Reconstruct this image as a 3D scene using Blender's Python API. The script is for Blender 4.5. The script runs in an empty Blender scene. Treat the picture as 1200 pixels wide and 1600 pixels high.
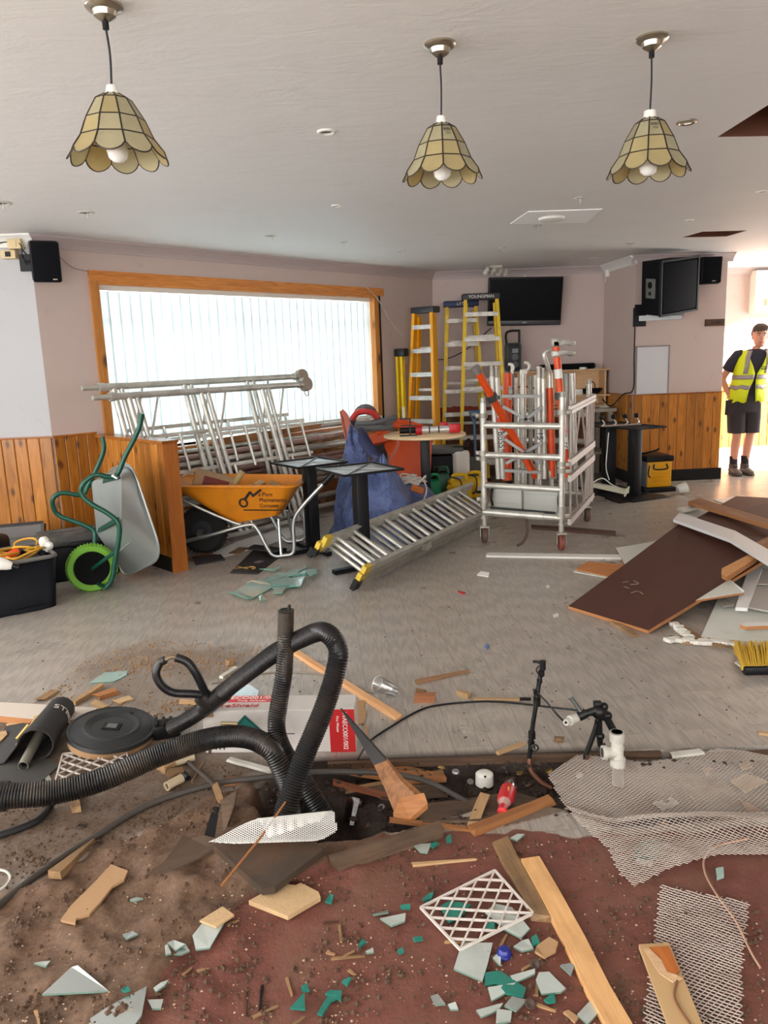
import bpy, bmesh, math, random
import numpy as np
from mathutils import Matrix, Vector, geometry, noise

random.seed(7)
SC = bpy.context.scene
COL = SC.collection
# ------------------------------------------------------------------ camera
FPX, CAM_H, PITCH, ROLL = 1210.0, 1.5, math.radians(11.2), math.radians(2.1)
CP, SP, CR, SR = math.cos(PITCH), math.sin(PITCH), math.cos(ROLL), math.sin(ROLL)
_r, _u, _f = Vector((1, 0, 0)), Vector((0, SP, CP)), Vector((0, CP, -SP))
_ix, _iy = CR*_r - SR*_u, SR*_r + CR*_u
cam_data = bpy.data.cameras.new('camera')
cam_data.sensor_fit = 'VERTICAL'
cam_data.sensor_height = 24
cam_data.lens = 24*FPX/1600
cam_data.clip_start = 0.05
cam = bpy.data.objects.new('camera', cam_data)
COL.objects.link(cam)
cam.matrix_world = Matrix(((_ix.x, _iy.x, -_f.x, 0), (_ix.y, _iy.y, -_f.y, 0), (_ix.z, _iy.z, -_f.z, CAM_H), (0, 0, 0, 1)))
SC.camera = cam
# ------------------------------------------------------------------ light
world = bpy.data.worlds.new('sky')
SC.world = world
world.use_nodes = True
bg = world.node_tree.nodes['Background']
bg.inputs[0].default_value = (0.99, 0.985, 0.97, 1)
bg.inputs[1].default_value = 4.5
sun = bpy.data.lights.new('sun', 'SUN')
sun.energy = 26
sun.angle = math.radians(2.5)
sun.color = (1.0, 0.93, 0.80)
sun_o = bpy.data.objects.new('sun', sun)
COL.objects.link(sun_o)
SUN_DIR = Vector((-0.80, 0.50, -0.30)).normalized()
sun_o.rotation_euler = SUN_DIR.to_track_quat('-Z', 'Y').to_euler()
sun_o.location = (9, 5, 5)
# daylight on the street side of the big window
wl = bpy.data.lights.new('window_daylight', 'AREA')
wl.shape = 'RECTANGLE'
wl.size, wl.size_y = 4.6, 2.6
wl.energy = 120
wl.color = (0.88, 0.97, 1.0)
wl_o = bpy.data.objects.new('window_daylight', wl)
COL.objects.link(wl_o)
SC.view_settings.view_transform = 'Standard'
SC.view_settings.look = 'None'
SC.view_settings.gamma = 1
SC.view_settings.use_curve_mapping = False
SC.view_settings.exposure = 0.9

# ------------------------------------------------------------------ pixels of the survey photo to points of the room
def ray(px, py):
    dx, dy = (px-600)/FPX, (py-800)/FPX
    r, d = dx*CR - dy*SR, dx*SR + dy*CR
    return Vector((r, CP - d*SP, -SP - d*CP))
def G(px, py, z=0.0):                       # on the horizontal plane z
    v = ray(px, py); t = (z-CAM_H)/v.z
    return Vector((t*v.x, t*v.y, z))
def D(px, py, y):                           # at depth y
    v = ray(px, py); t = y/v.y
    return Vector((t*v.x, y, CAM_H + t*v.z))
# ------------------------------------------------------------------ mesh builder
class MB:
    def __init__(s): s.v = []; s.f = []; s.m = []; s.k = 0
    def add(s, vs, fs):
        n = len(s.v); s.v += [Vector(p) for p in vs]
        for f in fs: s.f.append([i+n for i in f]); s.m.append(s.k)
        return s
    def box(s, c, d, R=None):
        c = Vector(c); hx, hy, hz = d[0]/2, d[1]/2, d[2]/2
        vs = [Vector((x, y, z)) for x in (-hx, hx) for y in (-hy, hy) for z in (-hz, hz)]
        if R is not None: vs = [R @ p for p in vs]
        return s.add([p+c for p in vs], [(0,1,3,2),(4,6,7,5),(0,4,5,1),(2,3,7,6),(0,2,6,4),(1,5,7,3)])
    def bar(s, a, b, w, h, up=(0, 0, 1)):
        a, b = Vector(a), Vector(b); x = (b-a).normalized(); y = Vector(up).cross(x)
        if y.length < 1e-4: y = Vector((0, 1, 0)).cross(x)
        y.normalize(); z = x.cross(y)
        R = Matrix((x, y, z)).transposed()
        return s.box((a+b)/2, ((b-a).length, w, h), R)
    def rbox(s, c, d, r=0.01, R=None, seg=2):
        bm = bmesh.new(); bmesh.ops.create_cube(bm, size=1)
        for v in bm.verts: v.co = Vector((v.co.x*d[0], v.co.y*d[1], v.co.z*d[2]))
        bmesh.ops.bevel(bm, geom=bm.edges[:], offset=min(r, min(d)*.49), segments=seg, profile=.5, affect='EDGES')
        bm.verts.index_update()
        vs = [(R @ v.co if R is not None else v.co) + Vector(c) for v in bm.verts]
        fs = [[v.index for v in f.verts] for f in bm.faces]; bm.free()
        return s.add(vs, fs)
    def tube(s, pts, r, seg=8, caps=True, closed=False, squash=None):
        pts = [Vector(p) for p in pts]; n = len(pts)
        rs = r if isinstance(r, (list, tuple)) else [r]*n
        t0 = (pts[1]-pts[0]).normalized()
        u = t0.cross(Vector((0, 0, 1)))
        if u.length < .05: u = t0.cross(Vector((0, 1, 0)))
        u.normalize(); vs = []
        for i, p in enumerate(pts):
            if closed: t = (pts[(i+1) % n]-pts[i-1])
            elif i == 0: t = pts[1]-pts[0]
            elif i == n-1: t = pts[-1]-pts[-2]
            else: t = (pts[i+1]-p).normalized()+(p-pts[i-1]).normalized()
            if t.length < 1e-9: t = t0
            t.normalize(); u = (u - t*u.dot(t)); u.normalize(); w = t.cross(u)
            for k in range(seg):
                a = 2*math.pi*k/seg
                vs.append(p + (u*math.cos(a) + w*math.sin(a)*(squash or 1))*rs[i])
        fs = []
        for i in range(n if closed else n-1):
            for k in range(seg):
                a, b = i*seg+k, i*seg+(k+1) % seg
                c, d = ((i+1) % n)*seg+(k+1) % seg, ((i+1) % n)*seg+k
                fs.append((a, b, c, d))
        if caps and not closed:
            fs.append(tuple(range(seg-1, -1, -1))); fs.append(tuple((n-1)*seg+k for k in range(seg)))
        return s.add(vs, fs)
    def cyl(s, a, b, r0, r1=None, seg=16): return s.tube([a, b], [r0, r0 if r1 is None else r1], seg)
    def lathe(s, prof, c=(0, 0, 0), seg=24, R=None, wob=None):
        c = Vector(c); vs = []; fs = []; n = len(prof)
        for r, z in prof:
            for k in range(seg):
                a = 2*math.pi*k/seg; p = Vector((r*math.cos(a), r*math.sin(a), z))
                vs.append((R @ p if R is not None else p)+c)
        for i in range(n-1):
            for k in range(seg):
                fs.append((i*seg+k, i*seg+(k+1) % seg, (i+1)*seg+(k+1) % seg, (i+1)*seg+k))
        cl = prof[0] == prof[-1]
        if prof[0][0] > 1e-6 and not cl: fs.append(tuple(range(seg-1, -1, -1)))
        if prof[-1][0] > 1e-6 and not cl: fs.append(tuple((n-1)*seg+k for k in range(seg)))
        return s.add(vs, fs)
    def prism(s, poly, vec):
        poly = [Vector(p) for p in poly]; vec = Vector(vec); n = len(poly)
        vs = poly + [p+vec for p in poly]
        fs = [tuple(range(n-1, -1, -1)), tuple(range(n, 2*n))] + [(i, (i+1) % n, n+(i+1) % n, n+i) for i in range(n)]
        nrm = Vector((0, 0, 0))
        for i in range(n): nrm += poly[i].cross(poly[(i+1) % n])
        if nrm.dot(vec) < 0: fs = [tuple(reversed(f)) for f in fs]
        return s.add(vs, fs)
    def sphere(s, c, r, seg=14, rings=9, sc=(1, 1, 1), R=None):
        c = Vector(c); vs = [Vector((0, 0, -1))]; fs = []
        for i in range(1, rings):
            t = -math.pi/2+math.pi*i/rings
            for k in range(seg):
                a = 2*math.pi*k/seg; vs.append(Vector((math.cos(t)*math.cos(a), math.cos(t)*math.sin(a), math.sin(t))))
        vs.append(Vector((0, 0, 1)))
        for k in range(seg): fs.append((0, 1+(k+1) % seg, 1+k))
        for i in range(rings-2):
            for k in range(seg):
                a = 1+i*seg; fs.append((a+k, a+(k+1) % seg, a+seg+(k+1) % seg, a+seg+k))
        a = 1+(rings-2)*seg
        for k in range(seg): fs.append((a+k, a+(k+1) % seg, len(vs)-1))
        vs = [Vector((p.x*r*sc[0], p.y*r*sc[1], p.z*r*sc[2])) for p in vs]
        if R is not None: vs = [R @ p for p in vs]
        return s.add([p+c for p in vs], fs)
    def loft(s, rings, caps=True, closed=True):
        n = len(rings[0]); vs = [p for r in rings for p in r]; fs = []
        for i in range(len(rings)-1):
            for k in range(n if closed else n-1):
                fs.append((i*n+k, i*n+(k+1) % n, (i+1)*n+(k+1) % n, (i+1)*n+k))
        if caps and closed:
            fs.append(tuple(range(n-1, -1, -1))); fs.append(tuple((len(rings)-1)*n+k for k in range(n)))
        return s.add(vs, fs)
    def grid(s, fn, nu, nv):
        vs = [fn(i/nu, j/nv) for j in range(nv+1) for i in range(nu+1)]
        fs = [(j*(nu+1)+i, j*(nu+1)+i+1, (j+1)*(nu+1)+i+1, (j+1)*(nu+1)+i) for j in range(nv) for i in range(nu)]
        return s.add(vs, fs)
    def xf(s, M): s.v = [M @ p for p in s.v]; return s

WM = {}
def link(o): COL.objects.link(o); return o
def mesh_of(name, mb, mats, smooth):
    me = bpy.data.meshes.new(name)
    me.from_pydata([tuple(p) for p in mb.v], [], mb.f)
    for m in (mats if isinstance(mats, (list, tuple)) else [mats]): me.materials.append(m)
    if any(mb.m): me.polygons.foreach_set('material_index', mb.m)
    if smooth:
        me.polygons.foreach_set('use_smooth', [True]*len(me.polygons))
        me.set_sharp_from_angle(angle=math.radians(smooth))
    me.update()
    return me
def obj(name, mb, mats, parent=None, smooth=40, world=True, solid=0):
    """one mesh object; mb holds room coordinates when world is True, else coordinates of the parent"""
    M = Matrix()
    if parent is not None:
        if world: mb.xf(WM[parent.name].inverted())
        M = WM[parent.name]
    elif world and mb.v:
        xs = [p.x for p in mb.v]; ys = [p.y for p in mb.v]; z = min(p.z for p in mb.v)
        b = Vector(((min(xs)+max(xs))/2, (min(ys)+max(ys))/2, z))
        mb.xf(Matrix.Translation(-b)); M = Matrix.Translation(b)
    o = link(bpy.data.objects.new(name, mesh_of(name, mb, mats, smooth)))
    if parent is not None: o.parent = parent
    else: o.matrix_world = M
    WM[o.name] = M
    if solid:
        md = o.modifiers.new('thick', 'SOLIDIFY'); md.thickness = solid; md.offset = 0
    return o
def tag(o, label, cat=None, group=None, kind=None):
    if label: o['label'] = label
    if cat: o['category'] = cat
    if group: o['group'] = group
    if kind: o['kind'] = kind
    return o
def thing(name, label, cat, loc=(0, 0, 0), rz=0, group=None, R=None):
    o = link(bpy.data.objects.new(name, None)); o.empty_display_size = .1
    M = Matrix.Translation(Vector(loc)) @ (R.to_4x4() if R is not None else Matrix.Rotation(rz, 4, 'Z'))
    o.matrix_world = M; WM[o.name] = M
    return tag(o, label, cat, group)
def struct(name, mb, mats, smooth=0, parent=None):
    o = obj(name, mb, mats, parent, smooth)
    if parent is None: o['kind'] = 'structure'
    return o
def dup(root, loc=None, rz=None, label=None, M=None):
    def cp(o, par):
        c = link(o.copy())
        if par is not None: c.parent = par
        WM[c.name] = WM.get(o.name, Matrix())
        for ch in o.children: cp(ch, c)
        return c
    c = cp(root, None)
    c.matrix_world = M if M is not None else Matrix.Translation(Vector(loc)) @ Matrix.Rotation(rz or 0, 4, 'Z')
    WM[c.name] = c.matrix_world.copy()
    if label: c['label'] = label
    return c
def piece(name, me, parent, M):                    # a shared-mesh piece under a parent, M in room coordinates
    o = link(bpy.data.objects.new(name, me)); o.parent = parent
    o.matrix_parent_inverse = WM[parent.name].inverted(); o.matrix_basis = M
    WM[o.name] = M
    return o
def frame_m(o, x, y=None, z=None):
    x = Vector(x).normalized()
    if y is not None: y = Vector(y); y = (y-x*y.dot(x)).normalized(); z = x.cross(y)
    else: z = Vector(z); z = (z-x*z.dot(x)).normalized(); y = z.cross(x)
    M = Matrix((x, y, z)).transposed().to_4x4(); M.translation = Vector(o); return M
def text(body, o, x, y, size, m, parent, name='lettering', align='CENTER', sx=1.0):
    cu = bpy.data.curves.new(name, 'FONT'); cu.body = body; cu.size = size; cu.align_x = align; cu.align_y = 'CENTER'; cu.extrude = 0.0006
    t = bpy.data.objects.new(name, cu); me = bpy.data.meshes.new_from_object(t)
    bpy.data.objects.remove(t); me.materials.clear(); me.materials.append(m)
    me.transform(Matrix.Diagonal((sx, 1, 1, 1)))
    return piece(name, me, parent, frame_m(o, x, y))
def smoothline(pts, n=8):                          # Catmull-Rom through the points
    pts = [Vector(p) for p in pts]; P = [2*pts[0]-pts[1]] + pts + [2*pts[-1]-pts[-2]]; out = []
    for i in range(1, len(P)-2):
        a, b, c, d = P[i-1:i+3]
        for k in range(n):
            t = k/n
            out.append(.5*((2*b)+(c-a)*t+(2*a-5*b+4*c-d)*t*t+(3*b-a-3*c+d)*t**3))
    return out + [pts[-1]]
# ------------------------------------------------------------------ materials
def lin(c):
    return tuple((x/255/12.92 if x/255 <= .04045 else ((x/255+.055)/1.055)**2.4) for x in c) + (1,)
class NT:
    def __init__(s, name):
        s.mat = bpy.data.materials.new(name); s.mat.use_nodes = True; s.t = s.mat.node_tree
        s.b = s.t.nodes['Principled BSDF']
    def n(s, typ, **kw):
        nd = s.t.nodes.new(typ)
        for k, v in kw.items():
            if k.startswith('i_'):
                key = k[2:]
                nd.inputs[int(key) if key.isdigit() else key.replace('_', ' ')].default_value = v
            else: setattr(nd, k, v)
        return nd
    def l(s, a, b): s.t.links.new(a, b)
    def coords(s, scale=(1, 1, 1), rnd=True, kind='Object'):
        tc = s.n('ShaderNodeTexCoord'); mp = s.n('ShaderNodeMapping'); mp.inputs['Scale'].default_value = scale
        out = tc.outputs[kind]
        if rnd:
            oi = s.n('ShaderNodeObjectInfo'); ad = s.n('ShaderNodeVectorMath', operation='MULTIPLY_ADD')
            ad.inputs[1].default_value = (37, 19, 53)
            s.l(oi.outputs['Random'], ad.inputs[0]); s.l(out, ad.inputs[2]); out = ad.outputs[0]
        s.l(out, mp.inputs[0]); return mp.outputs[0]
    def noise(s, vec, scale, detail=4, dist=0, rough=.6):
        nd = s.n('ShaderNodeTexNoise'); nd.inputs['Scale'].default_value = scale; nd.inputs['Detail'].default_value = detail
        nd.inputs['Distortion'].default_value = dist; nd.inputs['Roughness'].default_value = rough
        s.l(vec, nd.inputs['Vector']); return nd.outputs['Fac']
    def ramp(s, fac, stops):
        r = s.n('ShaderNodeValToRGB'); e = r.color_ramp.elements
        while len(e) < len(stops): e.new(.5)
        for x, (p, c) in zip(e, stops): x.position = p; x.color = c if len(c) == 4 else lin(c)
        s.l(fac, r.inputs[0]); return r.outputs[0]
    def mix(s, fac, a, b, mode='MIX'):
        m = s.n('ShaderNodeMix', data_type='RGBA', blend_type=mode)
        for sock, v in ((m.inputs[0], fac), (m.inputs[6], a), (m.inputs[7], b)):
            if hasattr(v, 'links'): s.l(v, sock)
            else: sock.default_value = v
        return m.outputs[2]
    def math(s, op, a, b=0.0, clamp=False):
        m = s.n('ShaderNodeMath', operation=op, use_clamp=clamp)
        for sock, v in ((m.inputs[0], a), (m.inputs[1], b)):
            if hasattr(v, 'links'): s.l(v, sock)
            else: sock.default_value = v
        return m.outputs[0]
    def bump(s, h, strength=.3, dist=.01):
        b = s.n('ShaderNodeBump'); b.inputs['Strength'].default_value = strength; b.inputs['Distance'].default_value = dist
        s.l(h, b.inputs['Height']); s.l(b.outputs[0], s.b.inputs['Normal'])
_mc = {}
def mat(name, col, rough=.55, metal=0.0, var=.12, vs=6, bump=0.0, bs=80, dirt=None, spec=.5, trans=0, alpha=1):
    if name in _mc: return _mc[name]
    N = NT(name); c = lin(col); v = N.coords()
    f = N.noise(v, vs, 5)
    out = N.mix(f, tuple(x*(1-var) for x in c[:3])+(1,), tuple(min(1, x*(1+var)) for x in c[:3])+(1,))
    if dirt:
        d = N.ramp(N.noise(v, dirt[2], 8, .3), [(dirt[3] if len(dirt) > 3 else .45, (0, 0, 0, 1)), ((dirt[3] if len(dirt) > 3 else .45)+.25, (1, 1, 1, 1))])
        out = N.mix(N.math('MULTIPLY', d, dirt[1]), out, lin(dirt[0]))
    N.l(out, N.b.inputs['Base Color'])
    N.b.inputs['Roughness'].default_value = rough; N.b.inputs['Metallic'].default_value = metal
    N.b.inputs['Specular IOR Level'].default_value = spec
    if trans: N.b.inputs['Transmission Weight'].default_value = trans
    if alpha < 1: N.b.inputs['Alpha'].default_value = alpha
    if bump: N.bump(N.noise(v, bs, 6), bump, .01)
    _mc[name] = N.mat; return N.mat
def wood(name, c0, c1, rough=.5, axis=0, s=1.0, knots=0, bump=.15, knotcol=(70, 32, 14), dirt=None):
    if name in _mc: return _mc[name]
    N = NT(name); sc = [9*s, 9*s, 9*s]; sc[axis] = .8*s
    v = N.coords(tuple(sc)); f = N.noise(v, 4, 6, 1.2)
    col = N.ramp(f, [(.3, c0), (.7, c1)])
    oi = N.n('ShaderNodeObjectInfo')
    hv = N.n('ShaderNodeHueSaturation'); N.l(col, hv.inputs['Color'])
    N.l(N.math('MULTIPLY_ADD', oi.outputs['Random'], .0), hv.inputs['Fac']) if False else None
    mr = N.n('ShaderNodeMapRange'); mr.inputs[3].default_value = .74; mr.inputs[4].default_value = 1.2
    N.l(oi.outputs['Random'], mr.inputs[0]); N.l(mr.outputs[0], hv.inputs['Value']); out = hv.outputs[0]
    if knots:
        k = [7.5]*3; k[axis] = 3.6
        vo = N.n('ShaderNodeTexVoronoi'); vo.inputs['Scale'].default_value = knots
        kv = N.coords(tuple(k))
        if axis == 2:
            vo.voronoi_dimensions = '2D'; sx = N.n('ShaderNodeSeparateXYZ'); cx = N.n('ShaderNodeCombineXYZ'); N.l(kv, sx.inputs[0]); N.l(sx.outputs[0], cx.inputs[0]); N.l(sx.outputs[2], cx.inputs[1]); kv = cx.outputs[0]
        N.l(kv, vo.inputs['Vector'])
        kk = N.ramp(vo.outputs['Distance'], [(.05, (1, 1, 1, 1)), (.13, (0, 0, 0, 1))])
        out = N.mix(N.math('MULTIPLY', kk, .85), out, lin(knotcol))
    if dirt:
        d = N.ramp(N.noise(N.coords((1, 1, 1)), dirt[2], 8), [(.45, (0, 0, 0, 1)), (.65, (1, 1, 1, 1))])
        out = N.mix(N.math('MULTIPLY', d, dirt[1]), out, lin(dirt[0]))
    N.l(out, N.b.inputs['Base Color']); N.b.inputs['Roughness'].default_value = rough
    if bump: N.bump(f, bump, .004)
    _mc[name] = N.mat; return N.mat
def glassy(name, tint=(1, 1, 1, 1), refl=.12, rough=.02):
    N = NT(name); t = N.t
    tr = N.n('ShaderNodeBsdfTransparent'); tr.inputs[0].default_value = tint
    gl = N.n('ShaderNodeBsdfGlossy'); gl.inputs['Roughness'].default_value = rough
    lw = N.n('ShaderNodeLayerWeight'); lw.inputs[0].default_value = .35
    mx = N.n('ShaderNodeMixShader'); N.l(N.math('ADD', N.math('MULTIPLY', lw.outputs['Facing'], .5), refl, True), mx.inputs[0])
    N.l(tr.outputs[0], mx.inputs[1]); N.l(gl.outputs[0], mx.inputs[2])
    N.l(mx.outputs[0], t.nodes['Material Output'].inputs[0]); return N.mat

ALU = mat('scaffold_aluminium', (206, 204, 196), .42, .6, .14, 9, .08, 60, ((120, 112, 100), .45, 7))
ALU_D = mat('dull_aluminium', (176, 172, 162), .5, .6, .18, 9, .1, 60, ((95, 84, 72), .6, 6))
GALV = mat('galvanised_steel', (182, 186, 184), .33, .85, .2, 14)
CHROME = mat('chrome', (215, 213, 208), .16, 1.0, .05)
NICKEL = mat('brushed_nickel', (190, 182, 166), .28, 1.0, .08)
BLACK = mat('black_plastic', (15, 16, 19), .45, 0, .2, 10, .05, spec=.3)
BLACKM = mat('black_powder_coat', (15, 17, 22), .42, 0, .15, 12, .05, 200, spec=.35)
RUBBER = mat('black_rubber', (20, 20, 21), .7, 0, .2, 20, .2, 90)
WHITEP = mat('white_plastic', (226, 224, 216), .4, 0, .05)
WHITED = mat('white_dusty_plastic', (205, 202, 192), .5, 0, .08, 8, 0, 80, ((130, 115, 98), .5, 9))
YEL = mat('yellow_fibreglass', (228, 190, 18), .45, 0, .1, 8, .04, 90, ((120, 100, 30), .4, 10, .52))
YELO = mat('orange_yellow_fibreglass', (232, 160, 12), .45, 0, .1, 8, .04)
TREAD = mat('ladder_tread_aluminium', (190, 186, 178), .5, .5, .12, 12, .05, 80, ((235, 230, 222), .6, 12))
ORANGE = mat('orange_paint', (216, 74, 12), .4, 0, .12, 6, .03, 80, ((120, 50, 24), .4, 8, .55))
ORANGEP = mat('orange_plastic', (222, 84, 26), .45, 0, .1, 5)
PINE = wood('pale_pine', (176, 140, 98), (204, 170, 126), .55, 0)
PINE_O = wood('orange_pine', (140, 90, 50), (174, 118, 72), .55, 0)
PINE_D = wood('dirty_pine', (136, 104, 70), (176, 140, 98), .65, 0, dirt=((70, 52, 38), .6, 5))
OLDW = wood('old_grey_timber', (86, 66, 50), (122, 98, 76), .75, 0, dirt=((50, 38, 30), .6, 6))
DARKW = wood('dark_brown_timber', (64, 40, 26), (98, 62, 40), .6, 0)
CLAD = wood('varnished_pine_cladding', (148, 88, 26), (196, 128, 48), .32, 2, .9, .8, .1)
CHIP = mat('chipboard', (198, 166, 124), .8, 0, .2, 60, .3, 200)
CARD = mat('cardboard', (172, 136, 98), .8, 0, .1, 20, .1)
MDFW = mat('white_faced_board', (216, 218, 208), .45, 0, .05, 4, .02, 60, ((150, 146, 130), .3, 7, .55))
CEIL_M = mat('ceiling_paint', (212, 208, 204), .75, 0, .05, 1.6, .12, 9)
# ------------------------------------------------------------------ room outline
CEIL = 2.5
A = Vector((-2.57, 6.07, 0)); B = Vector((0.683, 9.69, 0)); C = Vector((2.76, 9.69, 0)); E1 = Vector((2.84, 8.77, 0)); E2 = Vector((3.88, 8.86, 0))
Z = Vector((0, 0, 1))
class Wall:
    def __init__(s, a, b):
        s.a, s.b = Vector(a), Vector(b); s.d = (s.b-s.a).normalized(); s.L = (s.b-s.a).length
        s.n = Vector((s.d.y, -s.d.x, 0))                 # towards the room
    def at(s, u, z=0, off=0): return s.a + s.d*u + Z*z + s.n*off
    def px(s, px, py, off=0):                            # photo pixel -> (u, z) on the wall
        v = ray(px, py); o = s.a+s.n*off; t = (s.n.x*o.x+s.n.y*o.y)/(s.n.x*v.x+s.n.y*v.y)
        p = Vector((t*v.x, t*v.y, CAM_H+t*v.z)); return (p-s.a).dot(s.d), p.z
    def pt(s, px, py, off=0):
        u, z = s.px(px, py, off); return s.at(u, z, off)
    def box(s, mb, u0, u1, z0, z1, o0, o1):
        return mb.prism([s.at(u0, z0, o0), s.at(u1, z0, o0), s.at(u1, z0, o1), s.at(u0, z0, o1)], (0, 0, z1-z0))
WW, WB, WS, WF = Wall(A, B), Wall(B, C), Wall(C, E1), Wall(E1, E2)
WS = Wall(Vector((2.76, 9.69, 0)), E1)
WL = Wall((-4.6, 6.05, 0), A)
CR0, CR1 = Vector((3.9, 10.54, 0)), Vector((6.4, 10.77, 0))
WC = Wall(CR0, CR1)
wl_o.matrix_world = frame_m(WW.at(2.16, 1.5, -.85), WW.d, z=-WW.n)

# wall paints
def wall_paint(name, col, stain=None):
    N = NT(name); v = N.coords(rnd=False)
    c = lin(col); f = N.noise(v, 1.3, 5)
    out = N.mix(f, tuple(x*.92 for x in c[:3])+(1,), tuple(min(1, x*1.05) for x in c[:3])+(1,))
    sp = N.ramp(N.noise(v, 7, 8), [(.62, (0, 0, 0, 1)), (.75, (1, 1, 1, 1))])
    out = N.mix(N.math('MULTIPLY', sp, .18), out, lin((120, 104, 96)))
    if stain:
        sx = N.n('ShaderNodeSeparateXYZ'); N.l(v, sx.inputs[0])
        zz = N.math('ADD', sx.outputs[2], N.math('MULTIPLY', N.noise(v, 4, 6), .10))
        low = N.ramp(zz, [(.0, (1, 1, 1, 1)), (1, (0, 0, 0, 1))]); 
        m = N.math('LESS_THAN', zz, stain[0]); m2 = N.math('LESS_THAN', zz, stain[0]-.06)
        out = N.mix(m, out, lin((150, 58, 48)))
        br = N.ramp(N.noise(v, 5, 8, .5), [(.3, (74, 44, 34)), (.55, (118, 78, 60)), (.75, (160, 132, 112))])
        out = N.mix(m2, out, br)
    N.l(out, N.b.inputs['Base Color']); N.b.inputs['Roughness'].default_value = .7
    N.bump(N.noise(v, 25, 8), .12, .01); return N.mat
PAINT = wall_paint('mauve_wall_paint', (197, 178, 170))
PAINT_B = wall_paint('mauve_wall_paint_stripped_below', (196, 178, 172), (.93,))
PAINT_W = wall_paint('white_wall_paint', (178, 178, 180))
COVE = mat('cove_paint', (182, 168, 166), .6, 0, .05)
COVE_W = mat('white_cove_paint', (222, 220, 216), .6, 0, .05)

# floor: one slab with an edge at the trench
EDGE_Y = 2.72
def worldpoly(px): return [G(*p) for p in px]
TRENCH = worldpoly([(392, 1262), (420, 1212), (470, 1188), (560, 1179), (700, 1176), (870, 1170), (1010, 1172), (1900, 1140), (1900, 1225), (960, 1288), (880, 1262), (790, 1285), (740, 1262), (640, 1290), (560, 1312), (470, 1318)])
PIT = worldpoly([(405, 1255), (450, 1215), (545, 1225), (575, 1270), (560, 1312), (470, 1318), (415, 1300)])
RED = worldpoly([(150, 1700), (205, 1600), (250, 1530), (330, 1462), (400, 1405), (520, 1347), (640, 1290), (700, 1300), (900, 1303), (1900, 1270), (1900, 1750)])
DIRT = worldpoly([(-200, 1470), (-20, 1415), (90, 1375), (150, 1330), (250, 1295), (330, 1250), (392, 1225), (440, 1290), (520, 1310), (600, 1300), (640, 1320), (560, 1370), (440, 1450), (380, 1510), (320, 1600), (300, 1760), (-300, 1760)])
DUST = worldpoly([(80, 1060), (140, 1025), (230, 1000), (420, 1005), (420, 1040), (330, 1090), (300, 1130), (150, 1110)])
SOOT = worldpoly([(-80, 1100), (120, 1150), (320, 1150), (420, 1190), (330, 1290), (150, 1340), (-80, 1420)])
def sdist(poly, X, Y):
    inside = np.zeros(X.shape, bool); dmin = np.full(X.shape, 1e9); n = len(poly)
    for i in range(n):
        a, b = poly[i], poly[(i+1) % n]
        ex, ey = b.x-a.x, b.y-a.y; t = np.clip(((X-a.x)*ex+(Y-a.y)*ey)/(ex*ex+ey*ey+1e-12), 0, 1)
        dmin = np.minimum(dmin, np.hypot(X-a.x-t*ex, Y-a.y-t*ey))
        c = ((a.y > Y) != (b.y > Y)) & (X < (b.x-a.x)*(Y-a.y)/((b.y-a.y) or 1e-9)+a.x)
        inside ^= c
    return np.where(inside, dmin, -dmin)
def sstep(a, b, x):
    t = np.clip((x-a)/(b-a), 0, 1); return t*t*(3-2*t)
def vnoise(X, Y, sc, oct=3, seed=0.0):
    out = np.empty(X.size)
    for i, (x, y) in enumerate(zip(X.ravel(), Y.ravel())): out[i] = noise.fractal(Vector((x*sc, y*sc, seed)), 1.0, 2.0, oct)
    return out.reshape(X.shape)
def ground_masks(X, Y):
    n1 = vnoise(X, Y, 9, 3, 1.7)*.03
    return (sdist(RED, X, Y)+n1, sdist(DIRT, X, Y)+n1*1.5, sdist(TRENCH, X, Y), sdist(PIT, X, Y), sdist(DUST, X, Y)+n1*4, sdist(SOOT, X, Y)+n1*3)
GH = []
def ground_sheet(name, xs, ys, flat):
    X, Y = np.meshgrid(xs, ys); red, dirt, tr, pit, dust, soot = ground_masks(X, Y)
    mr, md, mt = sstep(-.02, .02, red), sstep(-.04, .05, dirt), sstep(-.015, .02, tr)
    H = np.zeros(X.shape)
    if not flat:
        lump = np.maximum(vnoise(X, Y, 7, 5, 4.2), -.3)+.3
        H = md*(.012+.024*lump)*(1-.6*mr) + .002*mr*vnoise(X, Y, 40, 3, 2) + .003*(vnoise(X, Y, 26, 4, 9))*md
        H = H*(1-mt) - mt*(.075 - .02*vnoise(X, Y, 14, 5, 3)) - .08*sstep(-.02, .04, pit)
        H[-1, :] = 0
    if not flat: GH.extend((xs, ys, H))
    nx, ny = len(xs), len(ys)
    me = bpy.data.meshes.new(name)
    V = np.stack([X.ravel(), Y.ravel(), H.ravel()], 1)
    idx = np.arange(nx*ny).reshape(ny, nx)
    F = np.stack([idx[:-1, :-1].ravel(), idx[:-1, 1:].ravel(), idx[1:, 1:].ravel(), idx[1:, :-1].ravel()], 1)
    me.from_pydata(V.tolist(), [], F.tolist())
    at = me.color_attributes.new('soil', 'FLOAT_COLOR', 'POINT')
    ch = np.stack([mr, md, mt, np.clip(.6*sstep(-.1, .22, dust)+1.05*sstep(-.12, .12, soot), 0, 1)], -1).reshape(-1, 4).astype(np.float32)
    at.data.foreach_set('color', ch.ravel())
    me.polygons.foreach_set('use_smooth', [True]*len(F)); me.materials.append(FLOOR_M)
    o = link(bpy.data.objects.new(name, me)); WM[o.name] = Matrix(); o['kind'] = 'structure'; return o
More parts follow.
